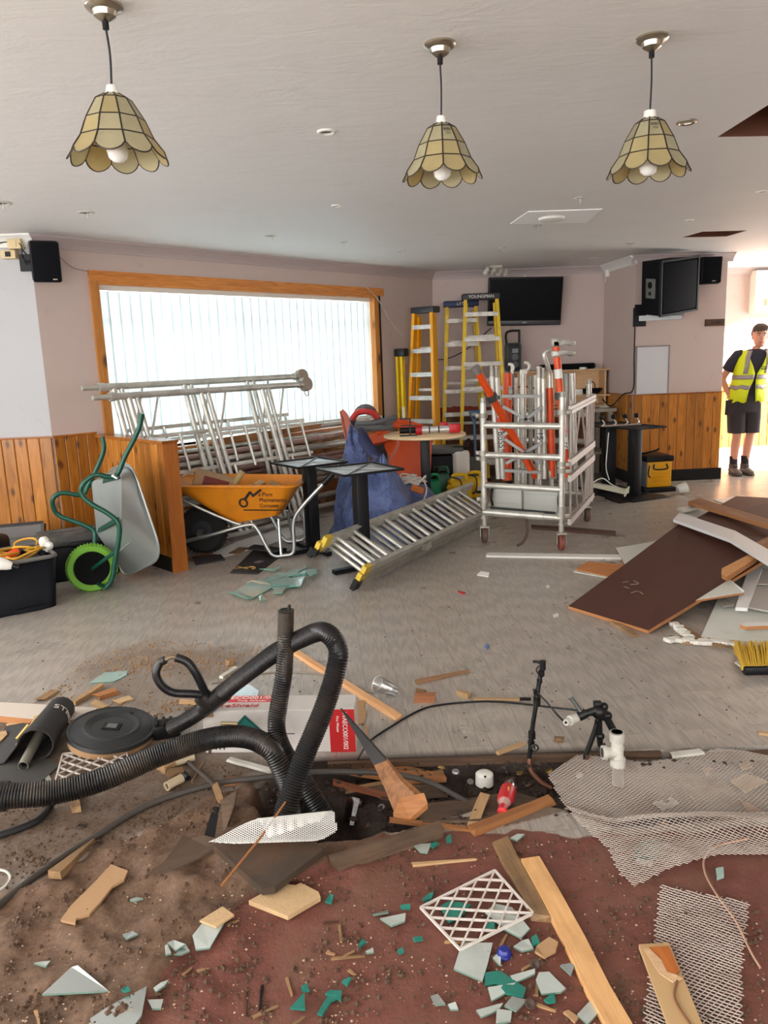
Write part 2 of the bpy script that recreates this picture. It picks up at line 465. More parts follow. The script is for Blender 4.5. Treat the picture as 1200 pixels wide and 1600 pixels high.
def floor_material():
    N = NT('grey_printed_lino_and_bare_ground')
    tc = N.n('ShaderNodeTexCoord'); mp = N.n('ShaderNodeMapping'); mp.inputs['Rotation'].default_value = (0, 0, math.radians(-4.5))
    N.l(tc.outputs['Object'], mp.inputs[0]); v = mp.outputs[0]
    mg = N.n('ShaderNodeMapping'); mg.inputs['Scale'].default_value = (1, .07, 1); N.l(v, mg.inputs[0])
    br = N.n('ShaderNodeTexBrick'); br.offset = .37; br.inputs['Scale'].default_value = 1; br.inputs['Brick Width'].default_value = .92
    br.inputs['Row Height'].default_value = .152; br.inputs['Mortar Size'].default_value = .0012; br.inputs['Mortar Smooth'].default_value = 0
    br.inputs['Color1'].default_value = (.1, .1, .1, 1); br.inputs['Color2'].default_value = (.9, .9, .9, 1); br.inputs['Mortar'].default_value = (.5, .5, .5, 1)
    rt = N.n('ShaderNodeMapping'); rt.inputs['Rotation'].default_value = (0, 0, math.radians(90)); N.l(v, rt.inputs[0]); N.l(rt.outputs[0], br.inputs['Vector'])
    off = N.n('ShaderNodeVectorMath', operation='ADD'); N.l(mg.outputs[0], off.inputs[0])
    sc = N.n('ShaderNodeVectorMath', operation='SCALE'); sc.inputs['Scale'].default_value = 13; N.l(br.outputs['Color'], sc.inputs[0]); N.l(sc.outputs[0], off.inputs[1])
    wv = N.n('ShaderNodeTexWave'); wv.wave_type = 'RINGS'; wv.inputs['Scale'].default_value = 26; wv.inputs['Distortion'].default_value = 6
    wv.inputs['Detail'].default_value = 2.5; wv.inputs['Detail Scale'].default_value = 1.4; N.l(off.outputs[0], wv.inputs['Vector'])
    grain = N.noise(mg.outputs[0], 130, 6, .3)
    c = N.ramp(N.math('ADD', N.math('MULTIPLY', wv.outputs['Fac'], .18), N.math('MULTIPLY', grain, .82)), [(.3, (140, 132, 124)), (.7, (184, 176, 166))])
    blot = N.noise(v, 2.2, 6); c = N.mix(N.math('MULTIPLY', blot, .5), c, lin((160, 149, 137)))
    c = N.mix(N.math('MULTIPLY', br.outputs['Fac'], .55), c, lin((84, 76, 70)))
    spk = N.ramp(N.noise(v, 60, 8, .0), [(.68, (0, 0, 0, 1)), (.74, (1, 1, 1, 1))]); c = N.mix(N.math('MULTIPLY', spk, .25), c, lin((92, 76, 62)))
    at = N.n('ShaderNodeAttribute', attribute_name='soil'); sp = N.n('ShaderNodeSeparateColor'); N.l(at.outputs['Color'], sp.inputs[0])
    nz, nf = N.noise(v, 11, 8), N.noise(v, 70, 8)
    def m(chan, gain=1.0, base=-.5):
        a = N.math('ADD', chan, N.math('ADD', N.math('MULTIPLY', nz, .7), N.math('MULTIPLY', nf, .3)))
        return N.ramp(N.math('MULTIPLY', a, .5), [(.44, (0, 0, 0, 1)), (.56, (1, 1, 1, 1))])
    soot = N.math('MULTIPLY', at.outputs['Alpha'], N.math('MULTIPLY_ADD', nz, 1.0))
    soot.node.inputs[1].default_value = 1
    N.l(N.math('ADD', N.math('MULTIPLY', nz, .9), .6), soot.node.inputs[1])
    dustc = N.ramp(nf, [(.3, (72, 56, 44)), (.7, (118, 96, 78))]); c = N.mix(N.math('MULTIPLY', soot, .9, True), c, dustc)
    earth = N.ramp(N.math('ADD', N.math('MULTIPLY', nz, .5), N.math('MULTIPLY', nf, .5)), [(.25, (66, 48, 36)), (.55, (112, 86, 66)), (.8, (140, 114, 92))])
    c = N.mix(m(sp.outputs[1]), c, earth)
    redc = N.ramp(N.math('ADD', N.math('MULTIPLY', nz, .6), N.math('MULTIPLY', nf, .4)), [(.28, (84, 58, 47)), (.45, (110, 64, 52)), (.7, (124, 74, 62))])
    rdust = N.ramp(N.noise(v, 4, 8, .4), [(.48, (0, 0, 0, 1)), (.68, (1, 1, 1, 1))]); redc = N.mix(N.math('MULTIPLY', rdust, .6), redc, lin((118, 88, 70)))
    c = N.mix(m(sp.outputs[0]), c, redc)
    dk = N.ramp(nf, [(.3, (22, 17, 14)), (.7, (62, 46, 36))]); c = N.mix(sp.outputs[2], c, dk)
    N.l(c, N.b.inputs['Base Color'])
    rough = N.math('ADD', N.math('MULTIPLY', N.math('ADD', N.math('ADD', sp.outputs[0], sp.outputs[1]), N.math('ADD', sp.outputs[2], at.outputs['Alpha']), True), .45), N.math('MULTIPLY_ADD', blot, .3), True)
    rough.node.inputs[1].default_value = .4
    N.l(N.math('MULTIPLY_ADD', blot, .25), rough.node.inputs[1]); 
    rough.node.inputs[1].links[0].from_node.inputs[2].default_value = .18
    N.l(rough, N.b.inputs['Roughness'])
    hb = N.math('ADD', N.math('MULTIPLY', grain, .25), N.math('MULTIPLY', nf, N.math('ADD', N.math('ADD', sp.outputs[0], sp.outputs[1]), .1)))
    N.bump(hb, .35, .008)
    return N.mat
FLOOR_M = floor_material()
ground_sheet('floor', np.arange(-5, 7.01, .08), np.concatenate([np.arange(EDGE_Y, 5.6, .05), np.arange(5.6, 11.2, .2)]), True)
ground_sheet('floor_foreground', np.arange(-2.2, 2.6, .0125), np.concatenate([np.arange(-.0+1.0, EDGE_Y-.02, .0125), [EDGE_Y-.004, EDGE_Y]]), False)
struct('floor_behind', MB().add([(-5, -3, -.02), (7, -3, -.02), (7, 1.0, -.02), (-5, 1.0, -.02)], [(0, 1, 2, 3)]), FLOOR_M)
struct('floor_side', MB().add([(-5, 1, 0), (-2.2, 1, 0), (-2.2, EDGE_Y, 0), (-5, EDGE_Y, 0)], [(0, 1, 2, 3)]).add([(2.58, 1, 0), (7, 1, 0), (7, EDGE_Y, 0), (2.58, EDGE_Y, 0)], [(0, 1, 2, 3)]), FLOOR_M)
PLY = wood('floor_edge_ply', (80, 58, 42), (120, 92, 70), .8, 0)
struct('trim_floor_edge', MB().bar((-.25, EDGE_Y-.008, -.014), (1.02, EDGE_Y-.012, -.016), .022, .024).bar((1.05, EDGE_Y-.03, -.02), (2.4, EDGE_Y-.03, -.02), .02, .02), PLY)

# ceiling with two openings
h1 = [G(1121, 214, CEIL), G(1205, 161, CEIL), G(1300, 160, CEIL), G(1235, 212, CEIL)]
h2 = [G(1066, 371, CEIL), G(1135, 369.5, CEIL), G(1168, 360, CEIL), G(1098, 362, CEIL)]
outer = [Vector((-5, -3, CEIL)), Vector((6.5, -3, CEIL)), Vector((6.5, 11.3, CEIL)), Vector((-5, 11.3, CEIL))]
allp = outer+h1+h2
tri = geometry.tessellate_polygon([outer, h1, h2])
cm = MB().add(allp, [tuple(t) if (allp[t[1]]-allp[t[0]]).cross(allp[t[2]]-allp[t[0]]).z < 0 else tuple(reversed(t)) for t in tri])
def ceiling_mat():
    N = NT('plastered_ceiling'); v = N.coords(rnd=False); f = N.noise(v, 1.1, 5)
    out = N.mix(f, lin((222, 220, 218)), lin((234, 233, 231))); st = N.ramp(N.noise(v, 2.6, 8, .6), [(.58, (0, 0, 0, 1)), (.75, (1, 1, 1, 1))])
    out = N.mix(N.math('MULTIPLY', st, .12), out, lin((176, 168, 160)))
    N.l(out, N.b.inputs['Base Color']); N.b.inputs['Roughness'].default_value = .6
    mp = N.coords((1, 2.2, 1), False)
    N.bump(N.math('ADD', N.noise(mp, 3.5, 4, .8), N.math('MULTIPLY', N.noise(v, 40, 4), .12)), .22, .02); return N.mat
struct('ceiling', cm, ceiling_mat())
VOID = mat('ceiling_void_boards', (92, 52, 34), .8, 0, .3, 7)
for k, h in enumerate((h1, h2)):
    c = sum(h, Vector())/4; o = thing('trim_ceiling_void', None, None, c); o['kind'] = 'structure'
    s = MB()
    for i in range(4):
        a, b = h[i], h[(i+1) % 4]; s.add([a, b, b+Z*.3, a+Z*.3], [(0, 1, 2, 3)])
    s.add([p+Z*.3 for p in h], [(0, 1, 2, 3)]); obj('lining', s, VOID, o, 0)
    for j in range(3):
        t = .2+.3*j; p, q = h[0].lerp(h[1], t)+Z*.2, h[3].lerp(h[2], t)+Z*.2
        obj('joist', MB().bar(p, q, .05, .14), DARKW, o, 0)

# walls
mb = MB()
u0, u1, z0, z1 = .50, 3.82, .80, 2.19
for a in ((0, u0, 0, CEIL), (u1, WW.L+.1, 0, CEIL), (u0, u1, 0, z0), (u0, u1, z1, CEIL)): WW.box(mb, *a, -.25, 0)
struct('wall_window', mb, PAINT)
struct('wall_back', WB.box(MB(), -.1, WB.L+.1, 0, CEIL, -.2, 0), PAINT_B)
mb = MB().prism([WS.at(0), E1, E2, Vector((3.95, 9.69, 0))], (0, 0, CEIL)); struct('wall_pillar', mb, PAINT)
struct('wall_left', WL.box(MB(), 0, WL.L, 0, CEIL, -.15, 0), PAINT_W)
struct('wall_behind', MB().box((.8, -3.05, .45), (11.2, .1, .9)).box((.8, -3.05, 2.4), (11.2, .1, .2)).box((5.3, -3.05, 1.6), (2.2, .1, 1.4)), PAINT)  # unseen wall added to dim light from behind the camera; its opening admits sky
struct('wall_left_far', MB().box((-4.65, 5.3, 1.25), (.1, 1.6, 2.5)).box((-4.65, -2.3, 1.25), (.1, 1.4, 2.5)).box((-4.65, 1.45, .35), (.1, 6.1, .7)).box((-4.65, 1.45, 2.4), (.1, 6.1, .2)), PAINT_W)  # unseen wall, its wide opening added to bring sky light from the left
struct('wall_corridor', WC.box(MB(), -.3, WC.L+.2, 0, CEIL, -.15, 0), PAINT)
struct('wall_corridor_left', MB().prism([(3.95, 9.6, 0), (3.95, 10.6, 0), (3.85, 10.6, 0), (3.85, 9.6, 0)], (0, 0, CEIL)), PAINT)
mb = MB().box((6.27, 2.65, 1.25), (.12, 11.3, 2.5)).box((6.27, 9.2, 2.42), (.12, 1.9, .16)).box((6.27, 10.75, 1.25), (.12, 1.2, 2.5))
struct('wall_right', mb, PAINT)
# coves
def cove(name, W, a, b, m, s=1.0):
    pr = [(0, 0), (.085, 0), (.08, -.012), (.055, -.028), (.03, -.055), (.018, -.075), (.016, -.088), (0, -.088)]
    mb = MB()
    mb.loft([[W.at(u, CEIL-.002+z*s, o*s) for o, z in pr] for u in (a, b)])
    struct(name, mb, m, 0)
cove('trim_1', WW, -.02, WW.L+.02, COVE); cove('trim_2', WB, -.02, WB.L+.03, COVE); cove('trim_3', WS, -.03, WS.L+.03, COVE_W)
cove('trim_4', WF, -.05, WF.L+.05, COVE); cove('trim_5', WL, 0, WL.L+.04, COVE_W, 1.0); cove('trim_6', WC, -.2, WC.L, COVE)
# pine cladding, board by board
def cladding(W, a, b, z0, z1, w, par, m=CLAD, off=.012):
    n = max(1, round((b-a)/w)); w = (b-a)/n
    mb = MB().rbox((0, 0, (z1-z0)/2), (w*.97, .016, z1-z0), .005, seg=1); me = mesh_of('plank', mb, m, 0)
    for i in range(n):
        piece('plank', me, par, frame_m(W.at(a+(i+.5)*w, z0, off), W.d, z=Z))
DADO = wood('dado_rail_pine', (150, 82, 30), (188, 112, 44), .35, 0)
for nm, W, a, b, w in (('trim_dado_left', WL, 1.05, WL.L, .096), ('trim_dado_window', WW, 0, 3.9, .1), ('trim_dado_pillar_side', WS, .05, WS.L, .1), ('trim_dado_pillar', WF, 0, WF.L, .102), ('trim_dado_corridor', WC, 0, WC.L, .11)):
    o = thing(nm, None, None, W.at(a)); o['kind'] = 'structure'
    top = .79 if nm == 'trim_dado_window' else .99
    if nm == 'trim_dado_window':
        cladding(W, 0, .36, .0, .99, .1, o); cladding(W, .40, b, 0, .74, .1, o)
        obj('rail', W.box(MB(), 0, .36, .99, 1.0, 0, .03), DADO, o, 0)
    else:
        cladding(W, a, b, .0, .99, w, o)
        obj('rail', W.box(MB(), a, b+.02, .99, 1.0, 0, .028), DADO, o, 0)
struct('baseboard_pillar', WF.box(WS.box(MB(), .1, WS.L+.01, 0, .13, .02, .034), -.03, WF.L+.02, 0, .13, .02, .036), BLACK)
struct('baseboard_corridor', WC.box(MB(), 0, WC.L, 0, .13, .02, .036), mat('pale_blue_skirting', (150, 166, 190), .5, 0, .2, 18))
struct('baseboard_back', WB.box(MB(), 0, WB.L, 0, .1, 0, .02), DARKW)

# window: pine surround, street-side bars and panes
win = thing('window_1', None, None, WW.at(2.16, 0)); win['kind'] = 'structure'
WPINE = wood('window_surround_pine', (176, 104, 40), (216, 142, 66), .4, 0, 1, .5, .1)
WPINEV = wood('window_surround_pine_upright', (190, 118, 48), (226, 154, 76), .4, 2, 1, .5, .1)
def wbar(name, W, u0, u1, z0, z1, o0, o1, m, par):
    me = mesh_of(name, MB().box(((u1-u0)/2, -(o0+o1)/2, (z1-z0)/2), (u1-u0, o1-o0, z1-z0)), m, 0)
    return piece(name, me, par, frame_m(W.at(u0, z0), W.d, z=Z))
wbar('frame_head', WW, .44, 3.95, 2.19, 2.27, 0, .022, WPINE, win); wbar('frame_head', WW, .5, 3.82, 2.165, 2.19, -.1, .02, WPINE, win)
wbar('frame_side', WW, .44, .515, .72, 2.19, 0, .022, WPINEV, win); wbar('frame_side', WW, .5, .515, .8, 2.19, -.1, 0, WPINEV, win)
wbar('frame_side', WW, 3.79, 3.86, .80, 2.19, -.02, .02, WPINEV, win); wbar('frame_side', WW, 3.80, 3.83, .8, 2.19, -.18, 0, WPINEV, win)
wbar('window_sill', WW, .44, 3.88, .765, .80, -.2, .10, WPINE, win)
UP = mat('white_window_frame', (232, 232, 230), .4, 0, .04)
for u in (.53, 1.98, 3.80): obj('mullion', WW.box(MB(), u-.035, u+.035, .82, 2.17, -.22, -.15), UP, win, 0)
for z in (.85, 1.88, 2.15): obj('transom', WW.box(MB(), .5, 3.82, z-.03, z+.03, -.215, -.155), UP, win, 0)
GL = glassy('window_glass', (.97, 1, 1, 1), .05)
for a, b in ((.565, 1.945), (2.015, 3.765)):
    for c, d in ((.88, 1.85), (1.91, 2.12)): obj('pane', WW.box(MB(), a, b, c, d, -.19, -.184), GL, win, 0)
struct('trim_window_gap', WW.box(MB(), 3.862, 3.90, .78, 2.24, -.0, .012), mat('dark_window_gap', (44, 30, 26), .9, 0, .5, 20, .4, 60))  # dark strip drawn over the gap beside the window surround
# vertical blind
def slat_mat():
    N = NT('translucent_blind_fabric'); v = N.coords((1, 1, 1), False)
    wv = N.n('ShaderNodeTexChecker'); wv.inputs['Scale'].default_value = 110; N.l(v, wv.inputs[0])
    c = N.mix(wv.outputs['Fac'], (.74, .83, .86, 1), (.86, .95, .975, 1))
    df = N.n('ShaderNodeBsdfDiffuse'); tl = N.n('ShaderNodeBsdfTranslucent'); N.l(c, df.inputs[0]); N.l(c, tl.inputs[0])
    mx = N.n('ShaderNodeMixShader', i_0=.21); N.l(df.outputs[0], mx.inputs[1]); N.l(tl.outputs[0], mx.inputs[2])
    N.l(mx.outputs[0], N.t.nodes['Material Output'].inputs[0]); return N.mat
SLAT = slat_mat()
bl = thing('vertical_blind', 'white vertical blind of many fabric slats drawn across the big window', 'blind', WW.at(2.16, .84, -.06))
obj('headrail', WW.box(MB(), .53, 3.79, 2.125, 2.165, -.085, -.04), WHITEP, bl, 0)
sm = MB()
for k in range(4):
    pass
sm.grid(lambda a, b: Vector(((a-.5)*.116, .006*(1-(2*a-1)**2), b*1.275)), 4, 1)
sme = mesh_of('slat', sm, SLAT, 60)
wt = mesh_of('slat_weight', MB().box((0, .004, .012), (.1, .005, .03)), WHITEP, 0)
N_SL = 33
for i in range(N_SL):
    u = .58+i*(3.74-.58)/(N_SL-1); ang = math.radians(5+random.uniform(-2, 2)+(9 if i in (6, 13) else 0))
    d = WW.d*math.cos(ang)+WW.n*math.sin(ang)
    s = piece('slat', sme, bl, frame_m(WW.at(u, .845, -.065), d, z=Z+WW.d*random.uniform(-.004, .004)))
    w_ = piece('slat_weight', wt, bl, frame_m(WW.at(u, .846, -.06), d, z=Z))
# low partition by the window wall
pa, pb = WW.at(.37), G(276, 895); WPt = Wall(pa, pb)   # its face looks at the camera's left
part = thing('wall_partition', None, None, pa); part['kind'] = 'structure'
WPt.n = Vector((-WPt.d.y, WPt.d.x, 0)) if False else WPt.n
sgn = 1 if WPt.n.dot(Vector((-.6, -.75, 0))) > 0 else -1
WPt.n = WPt.n*sgn
obj('core', WPt.box(MB(), 0, WPt.L-.02, 0, .955, -.085, -.005), DARKW, part, 0)
cladding(WPt, .0, WPt.L-.02, .11, .955, .088, part, off=.003)
obj('skirting', WPt.box(MB(), 0, WPt.L-.02, 0, .11, -.003, .014), BLACK, part, 0)
obj('end_board', WPt.box(MB(), WPt.L-.02, WPt.L, 0, .975, -.1, .02), wood('partition_end_board', (150, 86, 32), (178, 106, 44), .35, 2), part, 0)
obj('cap_board', WPt.box(MB(), -.02, WPt.L, .955, .978, -.11, .025), wood('partition_cap', (150, 86, 36), (186, 118, 56), .25, 0), part, 0)
# ------------------------------------------------------------------ ceiling fittings
CAPIZ = []
for nm, c in (('capiz_cream', (206, 198, 164)), ('capiz_honey', (208, 192, 144))):
    N = NT(nm); v = N.coords(); f = N.noise(v, 14, 5, .6)
    cc = N.mix(f, tuple(x*.8 for x in lin(c)[:3])+(1,), tuple(min(1, x*1.15) for x in lin(c)[:3])+(1,))
    tl = N.n('ShaderNodeBsdfTranslucent'); N.l(cc, tl.inputs[0]); N.l(cc, N.b.inputs['Base Color']); N.b.inputs['Roughness'].default_value = .25
    mx = N.n('ShaderNodeMixShader', i_0=.5); N.l(N.b.outputs[0], mx.inputs[1]); N.l(tl.outputs[0], mx.inputs[2]); N.l(mx.outputs[0], N.t.nodes['Material Output'].inputs[0])
    CAPIZ.append(N.mat)
CAME = mat('dark_lead_came', (52, 42, 34), .5, .3, .1)
BULB = mat('opal_bulb', (236, 236, 232), .12, 0, .02)
CORD = mat('dark_flex', (24, 22, 34), .6, 0, .1)
INK = mat('black_ink', (38, 34, 32), .6, 0, .05)
NP = 10
def pendant(name, label, c, ztop, zbot, rb, phase, sticker, flush):
    t = thing(name, label, 'pendant lamp', (c.x, c.y, CEIL), phase, 'cream shell pendant lamps')
    W = lambda o, n, mb, m, par=None, s=40: obj(n, mb, m, par or t, s, world=False)
    W(t, 'ceiling_rose', MB().lathe([(.0, -.0), (.052, -.0), (.053, -.006), (.048, -.012), (.034, -.016), (.03, -.03), (.012, -.042), (.0, -.042)][::-1], seg=32), NICKEL)
    W(t, 'cord_grip', MB().cyl((0, 0, -.04), (0, 0, -.062), .009), BLACK)
    zt = ztop-CEIL; zb = zbot-CEIL
    W(t, 'cord', MB().tube(smoothline([(0, 0, -.06), (.004, .002, zt*.55), (0, 0, zt+.02)], 5), .0032, 6), CORD)
    W(t, 'lamp_holder', MB().lathe([(0, zt+.024), (.014, zt+.024), (.018, zt+.004), (.02, zt-.012), (0, zt-.012)] if not flush else [(0, zt+.024), (.02, zt+.024), (.021, zt-.006), (0, zt-.006)], seg=20), WHITEP)
    sh = thing('shade', None, None); sh.parent = t; sh.matrix_world = Matrix(); WM[sh.name] = WM[t.name]; sh.matrix_basis = Matrix()
    H = zt-zb
    prof = [(.024, zt), (.05, zt-.09*H), (.082, zt-.39*H), (.102, zt-.66*H), (.128, zt-.86*H), (.138, zb)]
    k = rb/.138; prof = [(.024, zt)]+[(r*k, z) for r, z in prof[1:]]
    def P_(a, i): return Vector((prof[i][0]*math.cos(a), prof[i][0]*math.sin(a), prof[i][1]))
    came = MB(); da = 2*math.pi/NP
    for j in range(NP):
        a0, a1 = j*da, (j+1)*da
        for i in range(3):
            q = [P_(a0, i), P_(a1, i), P_(a1, i+1), P_(a0, i+1)]
            n = (q[1]-q[0]).cross(q[3]-q[0]).normalized()*.0012
            obj('pane', MB().prism([p-n/2 for p in q], n), CAPIZ[(i+j) % 3 == 2], sh, 0, world=False)
        # scalloped bottom pane
        top = [P_(a0, 3), P_(a1, 3)]; m0, m1 = P_(a0, 4), P_(a1, 4); low = []
        nlow = 8
        for q in range(nlow+1):
            s = q/nlow; e = math.sin(math.pi*s)**.7
            base = m1.lerp(m0, s); am = a1+(a0-a1)*s; out = Vector((math.cos(am)*prof[5][0], math.sin(am)*prof[5][0], prof[5][1]))
            low.append(base.lerp(out, e))
        vs = top+low; n = (vs[1]-vs[0]).cross(low[4]-vs[0]).normalized()*.0012
        mb = MB(); nn = len(vs); mb.add(vs+[p+n for p in vs], [(0, i, i+1) for i in range(1, nn-1)]+[(nn, nn+i+1, nn+i) for i in range(1, nn-1)])
        obj('petal_pane', mb, CAPIZ[j % 3 == 0], sh, 30, world=False)
        came.tube([P_(a0, i) for i in range(5)], .0026, 5)
        for i in (1, 2, 3): came.tube([P_(a0, i), P_(a1, i)], .0022, 5)
        came.tube(low, .0022, 5)
    obj('came', came, CAME, sh, 40, world=False)
    zbulb = zb+.02*1
    W(t, 'bulb', MB().lathe([(0, zbulb-.022), (.014, zbulb-.02), (.026, zbulb-.01), (.031, zbulb+.008), (.028, zbulb+.026), (.018, zbulb+.046), (.014, zbulb+.08), (0, zbulb+.08)], seg=24), BULB)
    if sticker:
        # printed bar label on the pane facing the room's front
        j = sticker-1; am = (j+.5)*da
        p = (P_(j*da, 1)+P_((j+1)*da, 1)+P_(j*da, 2)+P_((j+1)*da, 2))/4
        tang = Vector((-math.sin(am), math.cos(am), 0)); up = (P_(am, 1)-P_(am, 2)).normalized(); nn = tang.cross(up)
        mb = MB(); xx = -.013
        for w in (2, 1, 3, 1, 1, 2, 1, 3, 2, 1, 1, 2):
            mb.add([p+tang*(xx+s*w*.0007)+up*(.008+h)+nn*.0025 for s, h in ((0, 0), (1, 0), (1, .011), (0, .011))], [(0, 1, 2, 3)]); xx += w*.0007+.0009
        for r_ in (0, -.006): mb.add([p+tang*s+up*(r_+h)+nn*.0025 for s, h in ((-.008, 0), (.009, 0), (.009, .0018), (-.008, .0018))], [(0, 1, 2, 3)])
        obj('label_print', mb, INK, t, 0, world=False)
    return t
c1, c2, c3 = G(162, 8, CEIL), G(687, 68, CEIL), G(1019, 58, CEIL)
pendant('pendant_lamp', 'cream shell pendant lamp with no printed mark on its shade, apart from the other two', c1, 2.268, 2.088, .142, .15, 0, 0)
pendant('pendant_lamp', 'cream shell pendant lamp with a tapered white holder, between the two others', c2, 2.256, 2.082, .133, -math.pi/2-.05, 1, 0)
pendant('pendant_lamp', 'cream shell pendant lamp with a square-cut white holder, closest to the ceiling openings', c3, 2.252, 2.075, .135, -math.pi/2-.35, 1, 1)
DL_IN = mat('downlight_recess', (70, 68, 64), .5, .3, .3)
def downlight(px, py, label, r=.04, kind='round'):
    c = G(px, py, CEIL); t = thing('downlight', label, 'downlight', (c.x, c.y, CEIL), 0, 'recessed ceiling downlights')
    if kind == 'hang':
        obj('rim', MB().lathe([(r, 0), (r*1.02, -.004), (r*.7, -.006), (r*.66, 0)], seg=24), WHITED, t, 40, False)
        obj('recess', MB().lathe([(0, -.0012), (r*.68, -.0012), (r*.68, -.0002), (0, -.0002)], seg=20), DL_IN, t, 0, False)
        obj('spring_clip', MB().box((r*.2, 0, -.02), (.004, .012, .035)).box((-r*.5, 0, -.008), (.03, .008, .003)), WHITED, t, 0, False)
    else:
        obj('rim', MB().lathe([(r, 0), (r, -.006), (r*.8, -.009), (r*.62, -.005), (r*.6, 0)], seg=28), NICKEL if kind == 'metal' else WHITEP, t, 40, False)
        obj('lens', MB().lathe([(0, -.004), (r*.3, -.004), (r*.62, -.002), (r*.62, -.0003), (0, -.0003)], seg=24), DL_IN if kind != 'metal' else WHITEP, t, 40, False)
for a in ((510, 205, 'round white downlight midway between two pendant lamps', .042, 'white'), (526, 321, 'small round downlight above the middle of the window wall', .036, 'white'),
          (134, 332, 'wide downlight with dark recess beyond the unmarked pendant lamp', .055, 'hang'), (423, 368, 'downlight with loose clip near the cove above the window', .05, 'hang'),
          (536, 378, 'small downlight with hanging clip closest to the cove over the window', .036, 'hang'), (625, 392, 'downlight nearest the corner above the yellow ladders', .045, 'hang'),
          (784, 387, 'tiny dark downlight just in front of the spotlight bar', .035, 'hang'), (928, 403, 'downlight with loose clip near the pillar cove', .045, 'hang'),
          (985, 380, 'downlight with loose clip above the pillar loudspeaker', .045, 'hang'), (1077, 344, 'small downlight in front of the far dark ceiling opening', .036, 'white'),
          (905, 309, 'downlight just in front of the white ceiling patch', .036, 'hang'), (1073, 190, 'large nickel-rimmed downlight near the brown ceiling opening', .045, 'metal'),
          (1192, 299, 'downlight at the edge beyond the brown ceiling opening', .045, 'white'), (839, 352, 'small dark downlight just beyond the white ceiling patch', .035, 'hang'), (2, 317, 'downlight over the white wall end by the cables', .06, 'hang')):
    downlight(a[0], a[1], a[2], a[3], a[4])
q = [G(797, 349, CEIL), G(916, 347, CEIL), G(941, 326, CEIL), G(825, 330, CEIL)]
t = thing('ceiling_patch', 'flat white board patch on the ceiling holding a round disc', 'ceiling patch', sum(q, Vector())/4)
obj('board', MB().prism(q, (0, 0, -.006)), mat('bright_white_board', (250, 251, 251), .5, 0, .01), t, 0)
obj('disc', MB().lathe([(0, -.03), (.075, -.03), (.095, -.022), (.1, -.006), (0, -.006)], G(862, 339, CEIL), 28), WHITEP, t, 40)
t = thing('spotlight_bar', 'white ceiling spotlight bar with four small tilted spot heads above the television', 'spotlight', G(775, 412, CEIL))
p0, p1 = G(760, 413, CEIL)-Z*.03, G(790, 416, CEIL)-Z*.03
obj('bar', MB().tube([p0, p1], .008, 8).rbox((p0+p1)/2+Z*.014, (.14, .06, .03), .008), WHITED, t)
for i in range(4):
    p = p0.lerp(p1, i/3)+Vector((0, -.02*(i % 2), 0)); q_ = p-Z*.045; d = Vector((-.5 if i < 3 else -.2, -.3, -.6)).normalized()
    h = obj('spot_head', MB().tube([q_-d*.035, q_+d*.035], [.024, .027], 14).sphere(q_+d*.03, .02), WHITED, t)
    obj('stalk', MB().tube([p, q_], .005, 6), NICKEL, h)
# ------------------------------------------------------------------ things on the walls
SPK_G = mat('speaker_grille_cloth', (9, 11, 16), .8, 0, .25, 160, .2, 300, spec=.15)
# small loudspeaker in the left corner
u_, z_ = WW.px(69, 409, .14)
o_ = WW.at(u_, z_, .16)
t = thing('wall_speaker', 'black box loudspeaker on a bracket left of the big window', 'loudspeaker', o_-Z*.13)
fd = Vector((.42, -.9, -.18)).normalized(); R_ = frame_m((0, 0, 0), Z.cross(fd)*-1, z=Z-fd*.2).to_3x3()
zz = (Z-fd*Z.dot(fd)).normalized(); xd = (-fd).cross(zz); R_ = Matrix((xd, -fd, zz)).transposed()
obj('cabinet', MB().rbox(o_, (.2, .15, .29), .02, R_, 3), BLACK, t)
obj('grille', MB().rbox(o_+fd*.077, (.186, .012, .275), .015, R_), SPK_G, t)
obj('badge', MB().box(o_+fd*.085+R_ @ Vector((.05, 0, -.12)), (.03, .003, .008), R_), NICKEL, t, 0)
obj('bracket', MB().tube([o_-fd*.06, WW.at(u_-.08, z_, .01)], .02, 8).box(WW.at(u_-.08, z_, .01), (.08, .02, .12)), BLACK, t, 0)
# beige junction boxes and cables
BEIGE = mat('beige_plastic_box', (206, 184, 140), .5, 0, .1)
for (x, y, w, h, lab) in ((28, 383, .10, .07, 'beige junction box just under the cove beside the black speaker'), (19, 399, .11, .06, 'open beige junction box with a dark hole, left of the black speaker')):
    u, z = WL.px(x, y); c = WL.at(u, z, .035)
    t = thing('junction_box', lab, 'junction box', WL.at(u, z-h/2))
    obj('box', MB().rbox(c, (w, .07, h), .006), BEIGE, t); obj('opening', MB().box(c+Vector((.0, -.037, 0)), (w*.35, .006, h*.6)), BLACK if y > 390 else BEIGE, t, 0)
def cable(name, label, pts, r, m, seg=6, n=6, cat='cable', sq=None):
    return tag(obj(name, MB().tube(smoothline(pts, n), r, seg, squash=sq), m), label, cat)
cable('cable', 'thin black cable running in to the black corner speaker from the left', [WL.pt(-6, 381, .03), WL.pt(15, 378, .035), WL.pt(32, 388, .05), WL.pt(42, 398, .05)], .005, BLACK)
cable('cable', 'black cable looping under the beige junction boxes', [WL.pt(22, 376, .06), WL.pt(33, 384, .07), WL.pt(35, 402, .06), WL.pt(44, 410, .05)], .004, BLACK)
cable('cable', 'thin cable pinned along the wall below the cove over the window', [WW.pt(92, 384, .006), WW.pt(200, 393, .006), WW.pt(400, 412, .006), WW.pt(600, 427, .006), WW.pt(672, 432, .006)], .0035, mat('dark_mauve_cable', (110, 92, 92), .6), 5, 4)
